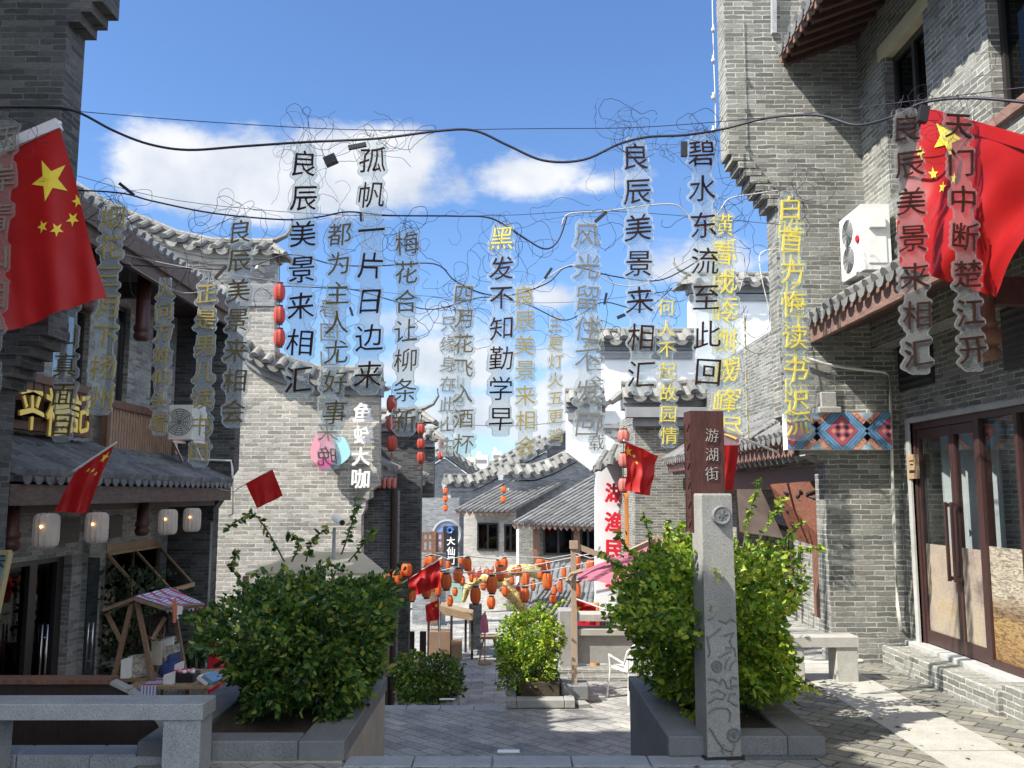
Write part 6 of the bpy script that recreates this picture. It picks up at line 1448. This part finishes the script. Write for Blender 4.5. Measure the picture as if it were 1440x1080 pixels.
# ================================================================== hanging poem strips
Y1_, Y2_, Y3_, Y4_ = 7.0, 8.4, 10.0, 11.6
STR = [  # text, x top, y top, y bottom, Y, ink, label
    ('良辰美景来相汇', 430, 203, 563, Y1_, 'neon_dark', 'big clear strip with dark characters, leftmost of the big strips against the sky'),
    ('孤帆一片日边来', 525, 198, 556, Y1_ + .1, 'neon_dark', 'second big clear strip with dark characters from the left against the sky'),
    ('良辰美景来相汇', 894, 193, 556, Y1_, 'neon_dark', 'big clear strip with dark characters hanging before the white walls'),
    ('碧水东流至此回', 985, 188, 553, Y1_ + .1, 'neon_dark', 'big clear strip with dark characters ending just above the wooden name board'),
    ('良辰美景来相汇', 1274, 152, 527, 5.7, 'neon_dark', 'big clear strip with dark characters at the left border of the large right flag'),
    ('天门中断楚江开', 1345, 150, 523, 5.45, 'neon_dark', 'big clear strip in front of the middle of the large right flag'),
    ('两岸青山相对出', 8, 168, 560, 6.2, 'neon_grey', 'big clear strip cut off by the left edge in front of the red flag'),
    ('烟花三月下扬州', 160, 283, 584, Y2_, 'neon_gold', 'strip with dull gold characters just right of the large left flag'),
    ('不识庐山真面目', 103, 325, 622, Y2_ + .2, 'neon_olive', 'strip with olive characters half hidden by the large left flag'),
    ('良辰美景来相会', 340, 303, 602, Y2_, 'neon_olive', 'strip with olive characters in front of the gable end with the lantern string'),
    ('都为主人尤好事', 478, 307, 604, Y2_, 'neon_olive', 'strip with olive characters between the two big left strips'),
    ('梅花合让柳条新', 573, 320, 614, Y2_, 'neon_olive', 'strip with olive characters right of the second big strip, ending over the lanterns'),
    ('黑发不知勤学早', 706, 313, 614, Y2_, 'neon_dark', 'strip in mid sky, its first character yellow, the others dark'),
    ('风光留住不发回', 825, 308, 622, Y2_, 'neon_grey', 'strip with greyish characters left of the third big strip'),
    ('横看成岭侧成峰', 1013, 294, 588, Y2_, 'neon_yellow', 'yellow character strip close behind the big strip over the name board'),
    ('孤帆远影碧空尽', 1018, 330, 626, Y2_ + .5, 'neon_yellow', 'yellow character strip hanging lowest beside the wooden name board'),
    ('白首方悔读书迟', 1110, 268, 592, Y2_, 'neon_yellow', 'strip with bright yellow characters in front of the wing wall left edge'),
    ('唯见长江天际流', 1110, 300, 620, Y2_ + .45, 'neon_yellow', 'yellow character strip almost hidden behind another, ending over the patterned light box'),
    ('人间万姓仰头看', 233, 390, 613, Y3_, 'neon_gold', 'smaller strip with dull gold characters in front of the wooden balcony'),
    ('正是男儿读书时', 292, 393, 657, Y3_ - .3, 'neon_gold', 'smaller strip with dull gold characters beside the left air conditioner'),
    ('四月花飞入酒杯', 652, 395, 644, Y3_, 'neon_olive', 'smaller strip with olive characters reaching down to the far gables'),
    ('良辰美景来相会', 737, 397, 647, Y3_, 'neon_gold', 'smaller strip with dark gold characters touching the middle strip'),
    ('三更灯火五更鸡', 781, 443, 627, Y4_ + .4, 'neon_gold', 'small strip with pale gold characters against the low cloud'),
    ('只缘身在此山中', 631, 440, 642, Y4_, 'neon_grey', 'small strip with thin grey characters left of the far gables'),
    ('何人不起故园情', 936, 416, 630, Y4_ - .2, 'neon_yellow', 'small bright yellow strip hanging in front of the brick house coping'),
    ('春国山是春来晚', 464, 415, 662, Y4_, 'neon_grey', 'grey strip seen from behind, reaching down to the pink panel'),
    ('此地空余千万载', 836, 440, 638, Y4_ - .4, 'neon_grey', 'small strip with grey characters close behind the greyish strip'),
    ('烟花三月下扬州', 1046, 440, 622, Y4_ - .6, 'neon_gold', 'narrow gold strip turned almost edge on beside the yellow strips'),
    ('又逢初见山色新', 645, 430, 600, Y4_ + .9, 'neon_grey', 'small grey strip mostly hidden behind the strip over the far gables')]
HANG, HT = [], []
for si, (txt, px, y0, y1, Y, ink, lab) in enumerate(STR):
    top, bot = P(px, y0, Y), P(px, y1, Y); H = top.z - bot.z; n = len(txt); pit = H / (n + .12); cw = pit * (.80 if Y < 8 else .86); rnd = random.Random(si * 7 + 3)
    t = thing('poem_strip', lab, 'hanging sign', top, 'clear poem strips hanging on the wires')
    yaw = R(72) if 'edge on' in lab else R(rnd.uniform(-7, 7)); mir = 'from behind' in lab
    u = V((math.cos(yaw), math.sin(yaw), 0)); nn = V((math.sin(yaw), -math.cos(yaw), 0)); tilt_ = rnd.uniform(-.008, .008); dn = V((tilt_, 0, -1)).normalized()
    hw = cw * .335; g = MB(); K = 26; rows_ = n * K; ext = [[hw, hw] for _ in range(rows_ + 1)]
    inks = {}
    for i, ch in enumerate(txt):
        ik = ink if not ('its first character yellow' in lab and i == 0) else 'neon_yellow'
        gg = inks.setdefault(ik, MB()); c = top + dn * (pit * (i + .56)) + nn * .005
        out = put_char(gg, ch, c, cw * .98, u, -dn, nn, .012, -.004 if Y < 9 else -.002, .016, mir, si * 17 + i, .07)
        for f_ in glyph(ch, -.004 if Y < 9 else -.002)[1]:
            for a_, b_ in zip(f_, f_[1:] + f_[:1]):
                for q in (0, .33, .66):
                    d_ = out[a_].lerp(out[b_], q) - top; x_ = d_.dot(u); r_ = d_.dot(dn) / H * rows_; pad = cw * .10; rz_ = pad * 1.15 / H * rows_
                    for rr in range(max(0, int(r_ - rz_)), min(rows_, int(r_ + rz_ + 1)) + 1):
                        k_ = 1 - ((rr - r_) / rz_) ** 2
                        if k_ > 0: e_ = ext[rr]; w_ = pad * k_ ** .5; e_[0] = max(e_[0], -x_ + w_); e_[1] = max(e_[1], x_ + w_)
    L_, R_ = [], []
    for i in range(rows_ + 1):
        a_, b_ = max(0, i - 1), min(rows_, i + 1); ed = min(1.0, .6 + i / 3.0, .6 + (rows_ - i) / 3.0)
        el_ = (ext[a_][0] + 3 * ext[i][0] + ext[b_][0]) / 5 * ed; er_ = (ext[a_][1] + 3 * ext[i][1] + ext[b_][1]) / 5 * ed
        c = top + dn * (H * i / rows_); L_.append(c - u * el_); R_.append(c + u * er_)
    th = nn * .004; m = rows_ + 1; vs = []
    for i in range(m): vs += [L_[i] + th, R_[i] + th, R_[i] - th, L_[i] - th]
    fs = []; g.use(M['acrylic_shaded' if Y < 6.5 else 'acrylic'])
    g.add(vs, [(4 * i, 4 * i + 1, 4 * i + 5, 4 * i + 4) for i in range(rows_)] + [(4 * i + 2, 4 * i + 3, 4 * i + 7, 4 * i + 6) for i in range(rows_)])
    g.use(M['acrylic_edge_shaded' if Y < 6.5 else 'acrylic_edge']); e1 = nn * .0045; ew = cw * .045
    for side_, sg in ((L_, 1), (R_, -1)):
        vs = []
        for p in side_: vs += [p + e1, p + u * sg * ew + e1, p - e1, p - u * sg * .001]
        g.add(vs, [(4 * i, 4 * i + 1, 4 * i + 5, 4 * i + 4) for i in range(rows_)] + [(4 * i + 3, 4 * i, 4 * i + 4, 4 * i + 7) for i in range(rows_)] + [(4 * i + 2, 4 * i + 3, 4 * i + 7, 4 * i + 6) for i in range(rows_)])
    g.build('panel', None, t)
    for ik, gg in inks.items(): gg.build('lettering', M[ik], t)
    HANG.append((top, u, hw, Y, si)); HT.append(t)

# ================================================================== wires
def cable(label, pts, r, m='wire', name='cable'):
    g = MB(); g.tube(smooth_path([P(*p) for p in pts]), r, 5); return tag(g.build(name, M[m], smooth=True), label, 'wire', 'wires strung across the lane')
cable('thick black cable of the front row, sagging between the big strips', [(-40, 152, 7), (60, 151, 7), (107, 157, 7), (160, 184, 7), (210, 203, 7), (265, 211, 7), (340, 206, 7), (430, 200, 7), (530, 195, 7), (620, 184, 7), (668, 184, 7), (715, 205, 7), (765, 226, 7), (820, 225, 7), (870, 203, 7), (910, 193, 7), (965, 190, 7), (1015, 182, 7.05), (1080, 166, 6.8), (1150, 162, 6.4), (1205, 176, 6.1), (1262, 162, 5.8), (1300, 144, 5.65), (1370, 138, 5.4), (1480, 148, 5.0)], .011)
cable('thin taut messenger wire just above the front row cable', [(90, 155, 7.02), (300, 172, 7.02), (520, 183, 7.02), (740, 181, 7.02), (900, 179, 7.02), (1080, 165, 6.8), (1250, 146, 5.9), (1480, 118, 5.0)], .0035)
cable('black cable of the second row on the left half of the sky', [(-20, 264, 8.4), (60, 266, 8.4), (165, 271, 8.4), (215, 283, 8.4), (300, 300, 8.4), (400, 309, 8.4), (450, 305, 8.4), (490, 298, 8.4), (545, 303, 8.4), (640, 304, 8.4), (690, 307, 8.4), (730, 330, 8.4), (765, 350, 8.4), (785, 338, 8.4), (797, 305, 8.4)], .0085)
cable('pale loop of cable of the second row before the wing wall', [(790, 318, 8.4), (800, 301, 8.4), (850, 297, 8.4), (940, 287, 8.4), (965, 300, 8.4), (985, 320, 8.4), (1010, 300, 8.4), (1025, 280, 8.4), (1060, 273, 8.4), (1100, 268, 8.4), (1115, 275, 8.4), (1113, 300, 8.4)], .0075, 'wire_grey')
cable('thin wire of the second row', [(100, 245, 8.45), (250, 282, 8.45), (470, 302, 8.45), (700, 303, 8.45), (860, 297, 8.45), (1100, 316, 8.6)], .003)
cable('black cable of the third row, crossing at the lantern string', [(170, 372, 10), (330, 378, 10), (405, 358, 10), (470, 372, 10), (530, 374, 10), (610, 371, 10), (640, 395, 10), (680, 413, 10), (720, 415, 10), (770, 398, 10), (800, 375, 10), (860, 388, 10), (920, 395, 10), (960, 380, 10), (1005, 350, 10)], .008)
cable('white cable swooping from the right over the brick house coping', [(720, 440, 10.4), (770, 390, 10.4), (815, 372, 10.4), (860, 398, 10.4), (905, 400, 10.4), (950, 375, 10.4), (985, 358, 10.4), (1010, 362, 10.4), (1042, 355, 10.4), (1047, 380, 10.4), (1040, 410, 10.4)], .007, 'wire_grey')
cable('white looped cable hanging beside the wing wall', [(1105, 350, 9.2), (1078, 352, 9.2), (1068, 362, 9.2), (1072, 395, 9.2), (1082, 440, 9.2), (1078, 465, 9.2), (1060, 474, 9.2), (1045, 462, 9.2)], .006, 'pipe')
cable('black cable of the fourth row low over the pale gable', [(395, 402, 11.6), (460, 405, 11.6), (500, 408, 11.6), (560, 425, 11.6), (610, 435, 11.6), (680, 418, 11.6), (740, 428, 11.6), (790, 450, 11.6), (820, 440, 11.6), (850, 425, 11.6), (905, 435, 11.6), (945, 405, 11.6)], .008)
cable('thin wire of the fourth row', [(380, 395, 11.7), (620, 418, 11.7), (800, 425, 11.7), (1000, 400, 11.7), (1100, 380, 11.7)], .003)
cable('thin wire tied across under the left eave', [(150, 352, 9.6), (230, 370, 9.6), (300, 382, 9.6), (420, 400, 10)], .004, 'wire_grey')
cable('pale wire running down under the left tiled eave', [(175, 365, 9.8), (210, 390, 9.8), (260, 412, 9.8), (310, 402, 9.8)], .004, 'wire_grey')
cable('power line far beyond the far gables', [(600, 595, 60), (720, 599, 60), (800, 592, 60)], .02)
cable('sagging wire from the small red flag to the bush', [(230, 668, 13.5), (320, 690, 13.5), (333, 688, 13.5)], .006, 'wire_grey')
g = MB(); g.tube(smooth_path([P(1001, -40, 9.3), P(1003, 60, 9.3), P(1006, 150, 9.3), P(1006, 190, 9.3)]), .006, 5); tag(g.build('bulb_cord', M['pipe']), 'cord with small white bulbs hanging down along the wing wall corner', 'string light')
bc_ = bpy.data.objects['bulb_cord']
for py in (45, 88, 140, 187): g = MB(); g.lathe(P(1003, py, 9.29), [(.012, 0), (.022, .02), (.022, .035), (.01, .05), (.01, .08)], 8); g.build('bulb', M['white_plastic'], bc_, True)
# little black power supplies and clamps
for i, (a, b, Y, w, l) in enumerate((((457, 229), (473, 222), 7.0, .075, 'black box power supply dangling right of the leftmost big strip'), ((490, 208), (515, 203), 7.0, .035, 'flat black power supply on the front cable left of the second big strip'), ((962, 200), (962, 220), 7.0, .05, 'black box power supply dangling left of the fourth big strip'),
    ((168, 258), (188, 274), 8.3, .03, 'black stick connector above the dull gold strip'), ((508, 300), (509, 311), 8.3, .035, 'small black clamp on the second row cable'), ((766, 392), (776, 377), 10.2, .03, 'black stick connector right of the middle strip'),
    ((837, 312), (853, 298), 8.3, .03, 'black stick connector above the greyish strip'), ((850, 428), (853, 412), 11, .03, 'tiny black connector beside the small grey strip'), ((1300, 150), (1296, 172), 5.6, .06, 'black and copper power supply beside the large right flag'), ((880, 442), (868, 447), 11, .04, 'small grey connector left of the third big strip'), ((492, 432), (496, 444), 11, .03, 'small black connector beside the olive strip on the left'), ((302, 392), (318, 374), 9.6, .03, 'black stick connector at the left eave end'))):
    g = MB(); p, q = P(*a, Y), P(*b, Y); g.bar(p, q, w, w * .8, YV); tag(g.build('power_supply', M['black']), l, 'power supply', 'black power supplies on the wires')
# tangles of thin wire
for k, (top, u, hw, Y, si) in enumerate(HANG):
    rnd = random.Random(900 + si); g = MB()
    for sg in (-.6, .6): g.tube([top + u * hw * sg - ZV * .015, top + u * hw * sg * .3 + ZV * .09], .0022, 3)
    nloop = 9 if Y < 8 else (7 if Y < 9 else 4)
    if si in (0, 1, 2, 3, 7, 9, 11, 12, 14, 16, 20, 23, 24): nloop += 3
    for j in range(nloop):
        p = top + V((rnd.uniform(-.1, .1), rnd.uniform(-.03, .03), rnd.uniform(-.02, .1))); pts = [p]; v = V((rnd.uniform(-1, 1), 0, rnd.uniform(-.8, .6))); turn = rnd.uniform(-.5, .5); cen = top + V((rnd.uniform(-.15, .15), 0, rnd.uniform(-.25, .08)))
        for q in range(rnd.randint(10, 30)):
            turn = turn * .8 + rnd.uniform(-.55, .55); ca, sa = math.cos(turn * .5), math.sin(turn * .5); v = V((v.x * ca - v.z * sa, rnd.uniform(-.2, .2), v.x * sa + v.z * ca - .02)); v = (v.normalized() + (cen - p) * .7 + V((rnd.gauss(0, .3), 0, rnd.gauss(0, .3)))).normalized(); p = p + v * (rnd.uniform(.02, .055) * Y / 7); pts.append(p.copy())
        g.tube(smooth_path(pts, 2), rnd.uniform(.0012, .0026) * Y / 7, 3)
    g.build('wire_tangle', M['wire'], HT[k])

# ================================================================== planting
def leaves(mb, pts, size, rnd):
    """one folded pointed leaf per (point, outward direction)"""
    for p, d in pts:
        s = size * rnd.uniform(.45, 1.45); d = V(d); d = (d + V((rnd.gauss(0, .7), rnd.gauss(0, .7), rnd.gauss(-.15, .6)))).normalized(); a = V((rnd.gauss(0, 1), rnd.gauss(0, 1), rnd.gauss(0, 1))); w = d.cross(a)
        if w.length < 1e-3: continue
        w.normalize(); nn = w.cross(d); e = p + d * s; w = w * s * .33; f = nn * s * rnd.uniform(.03, .16); droop = V((0, 0, -s * rnd.uniform(0, .3)))
        mb.add([p, p + d * s * .3 + w * .85 + f, p + d * s * .68 + w * .7 + f + droop * .5, e + droop, p + d * s * .68 - w * .7 + f + droop * .5, p + d * s * .3 - w * .85 + f, p + d * s * .5 + droop * .25],
               [(0, 6, 2, 1), (6, 3, 2), (0, 5, 4, 6), (6, 4, 3)])
def bush(label, name, c, rad, n, size, mtl, seed, shoots=(), power=2.6, stems=5, base=None, lump=.26, cat='bush', flowers=0, umin=-.75, taper=0, lean=(0, 0)):
    rnd = random.Random(seed); c = V(c); t = thing(name, label, cat, base or (c.x, c.y, c.z - rad[2])); g = MB(); pts = []; so = V((seed * 3.1, 1, 2))
    while len(pts) < n:
        d = V((rnd.gauss(0, 1), rnd.gauss(0, 1), rnd.gauss(0, 1))).normalized()
        k = (abs(d.x) ** power + abs(d.y) ** power + abs(d.z) ** power) ** (-1 / power)
        lum = 1 + lump * 1.6 * noise.noise(d * 1.7 + so) + lump * 1.1 * noise.noise(d * 4.3 + so) + lump * .6 * noise.noise(d * 9 + so)
        if d.z * k < umin and rnd.random() < .8: continue
        t_ = rnd.random() ** .33 * .5 + .52 if rnd.random() < .86 else rnd.uniform(.15, .6); k *= lum * t_
        tp = 1 + taper * d.z * k; p = c + V((d.x * rad[0] * k * tp + lean[0] * d.z * k, d.y * rad[1] * k * tp, d.z * rad[2] * k))
        if noise.noise(p * 3.2 + so) < -.2 and t_ > .74: continue
        pts.append((p, (d * .6 + V((0, 0, .35))).normalized()))
    leaves(g, pts, size, rnd)
    w = MB(); b0 = V((c.x, c.y, c.z - rad[2]))
    for i in range(stems):
        a = b0 + V((rnd.uniform(-.5, .5) * rad[0], rnd.uniform(-.5, .5) * rad[1], -.02)); e = c + V((rnd.uniform(-.7, .7) * rad[0], rnd.uniform(-.7, .7) * rad[1], rnd.uniform(-.1, .7) * rad[2])); m_ = a.lerp(e, .5) + V((rnd.uniform(-.05, .05), rnd.uniform(-.05, .05), .05)); w.tube([a, m_, e], [.018, .013, .006], 5)
        for q in range(3): s = m_.lerp(e, rnd.random()); w.tube([s, s + V((rnd.uniform(-.2, .2), rnd.uniform(-.2, .2), rnd.uniform(.05, .25)))], [.007, .003], 4)
    for sh in shoots:                                     # long shoots: list of points
        p_ = smooth_path([V(q) for q in sh], 8); w.tube(p_, [.007 * (1 - .7 * i / len(p_)) for i in range(len(p_))], 4); lp = []
        for i, q in enumerate(p_[3:]):
            for _ in range(3): lp.append((q, V((rnd.gauss(0, 1), rnd.gauss(0, 1), rnd.gauss(.3, .6))).normalized()))
        leaves(g, lp, size * .9, rnd)
    g.build('foliage', mtl, t); w.build('stem', M['bark'], t)
    if flowers:
        f = MB()
        for i in range(flowers):
            p, d = pts[rnd.randrange(len(pts))]
            if p.x < c.x + .2: continue
            for q in range(6): leaves(f, [(p + V((rnd.gauss(0, .03), -.05 + rnd.gauss(0, .03), rnd.gauss(.02, .03))), d)], size * .55, rnd)
        if f.v: f.build('blossom', M['flower'], t)
    return t
YB1 = 7.1
def W(px, py, Y=YB1): return P(px, py, Y)
lz0 = .1
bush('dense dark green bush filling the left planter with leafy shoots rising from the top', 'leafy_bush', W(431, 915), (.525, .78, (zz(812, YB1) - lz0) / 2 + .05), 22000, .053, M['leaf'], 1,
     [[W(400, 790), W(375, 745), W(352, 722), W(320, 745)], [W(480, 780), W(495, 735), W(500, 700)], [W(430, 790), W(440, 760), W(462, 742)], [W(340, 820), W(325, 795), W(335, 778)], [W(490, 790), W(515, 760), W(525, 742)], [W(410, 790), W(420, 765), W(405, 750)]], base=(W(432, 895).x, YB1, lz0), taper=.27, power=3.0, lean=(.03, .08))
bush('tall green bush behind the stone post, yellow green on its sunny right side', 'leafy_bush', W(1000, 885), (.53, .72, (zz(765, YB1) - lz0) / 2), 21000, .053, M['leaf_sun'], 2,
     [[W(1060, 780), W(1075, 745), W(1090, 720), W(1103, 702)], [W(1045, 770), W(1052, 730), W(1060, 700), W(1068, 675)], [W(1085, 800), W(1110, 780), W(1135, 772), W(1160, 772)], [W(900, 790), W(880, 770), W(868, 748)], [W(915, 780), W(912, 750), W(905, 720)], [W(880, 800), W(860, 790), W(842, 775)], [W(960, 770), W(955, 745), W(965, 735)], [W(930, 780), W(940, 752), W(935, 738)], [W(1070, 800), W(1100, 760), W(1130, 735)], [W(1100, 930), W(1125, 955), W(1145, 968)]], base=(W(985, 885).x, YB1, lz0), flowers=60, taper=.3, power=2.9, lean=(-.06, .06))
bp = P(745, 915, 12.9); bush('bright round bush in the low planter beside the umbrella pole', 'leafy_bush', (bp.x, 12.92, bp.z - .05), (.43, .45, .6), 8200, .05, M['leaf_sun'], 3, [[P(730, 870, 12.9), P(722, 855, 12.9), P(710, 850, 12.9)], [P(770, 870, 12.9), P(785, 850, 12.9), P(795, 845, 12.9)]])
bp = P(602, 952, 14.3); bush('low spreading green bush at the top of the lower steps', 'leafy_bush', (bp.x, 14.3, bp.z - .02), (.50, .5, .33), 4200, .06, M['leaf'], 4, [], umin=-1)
planter('planter', bp.x - .48, bp.x + .48, 13.85, 14.8, SZ, bp.z - .42, 'stone planter hidden under the low spreading bush', M['granite_dark'], M['granite'], .1, .1)
# pot plants by the left shop
def pot(label, c, r, h, n, ls, rad, seed, mtl=M['leaf_deep'], arch=False, potm=M['white_paint']):
    t = thing('potted_plant', label, 'potted plant', c); c = V(c); g = MB(); g.lathe(c, [(r * .7, 0), (r, h), (r * 1.05, h), (r * .9, h), (r * .85, h - .03)], 14); g.build('pot', potm, t, True)
    rnd = random.Random(seed); g = MB(); w = MB()
    if arch:
        for i in range(n):
            a = rnd.uniform(0, 6.28); q = V((math.cos(a), math.sin(a), 0)); L = rad * rnd.uniform(.6, 1.2); up = rnd.uniform(.2, .9); b = c + ZV * (h - .02); pts = [b + q * L * s + ZV * (up * L * 1.6 * s * (1.15 - s) * 2 - .5 * L * s * s) for s in (0, .35, .7, 1)]
            for k in range(3): s = q.cross(ZV) * .014 * (1, .9, .5)[k]; s2 = q.cross(ZV) * .014 * (.9, .5, .05)[k]; g.add([pts[k] - s, pts[k] + s, pts[k + 1] + s2, pts[k + 1] - s2], [(0, 1, 2, 3)])
    else:
        pts = []
        for i in range(n): p = c + ZV * (h + rad * 1.2) + V((rnd.gauss(0, .35) * rad, rnd.gauss(0, .35) * rad, rnd.uniform(-1.1, 1.2) * rad)); pts.append((p, (p - c - ZV * h).normalized()))
        leaves(g, pts, ls, rnd)
        for i in range(4): w.tube([c + ZV * h, c + V((rnd.uniform(-.3, .3) * rad, rnd.uniform(-.3, .3) * rad, h + rad * 2))], [.015, .005], 5)
    g.build('foliage', mtl, t)
    if w.v: w.build('stem', M['bark'], t)
pp = PZ(275, 950, LZ); pot('spiky potted plant in a pale pot at the end of the left shop', (xx(266, 900, 12.7), 12.9, LZ), .16, .35, 90, .05, .55, 5, arch=True)
pot('dark leafy pot plant between the shop doors and the stall', (XL + .38, PX(140, 900, XL).y + .1, LZ), .17, .35, 900, .09, .62, 6, potm=M['granite_dark'])
pot('dark leafy plant crouching below the shop window', (XL + .3, PX(160, 900, XL).y, LZ), .15, .3, 500, .09, .4, 7, potm=M['granite_dark'])

# a few fallen leaves and crumbs on the paving
g = MB(); rnd = random.Random(5); lp = []
for i in range(150):
    k = rnd.random()
    if k < .45: p = V((rnd.uniform(2.1, 3.6), rnd.gauss(6.9, .9), .012))
    elif k < .65: p = V((rnd.gauss(1.45, .3), rnd.gauss(5.75, .12), .012))
    elif k < .85: p = V((rnd.uniform(-.9, 1.9), rnd.uniform(9.0, 12.0), LZ + .008))
    else: p = V((rnd.uniform(-2.3, -1.1), rnd.uniform(5.6, 5.95), .012))
    if not (2.1 < p.x < 4.0 and 1 < p.y < 9.3) and p.z > 0 and p.y > 5.95: continue
    a = rnd.uniform(0, 6.28); d = V((math.cos(a), math.sin(a), 0)); w = V((-d.y, d.x, 0)); s_ = rnd.uniform(.012, .035)
    g.add([p - d * s_, p + w * s_ * .45 + ZV * .004, p + d * s_ + ZV * .003, p - w * s_ * .45 + ZV * .002], [(0, 1, 2, 3)])
tag(g.build('leaf_litter', leaf_mat('dry_leaf', [(.10, .07, .03), (.22, .17, .05), (.14, .16, .04), (.07, .045, .025)], .1)), 'small fallen leaves scattered over the paving', 'leaf litter', None, 'stuff')
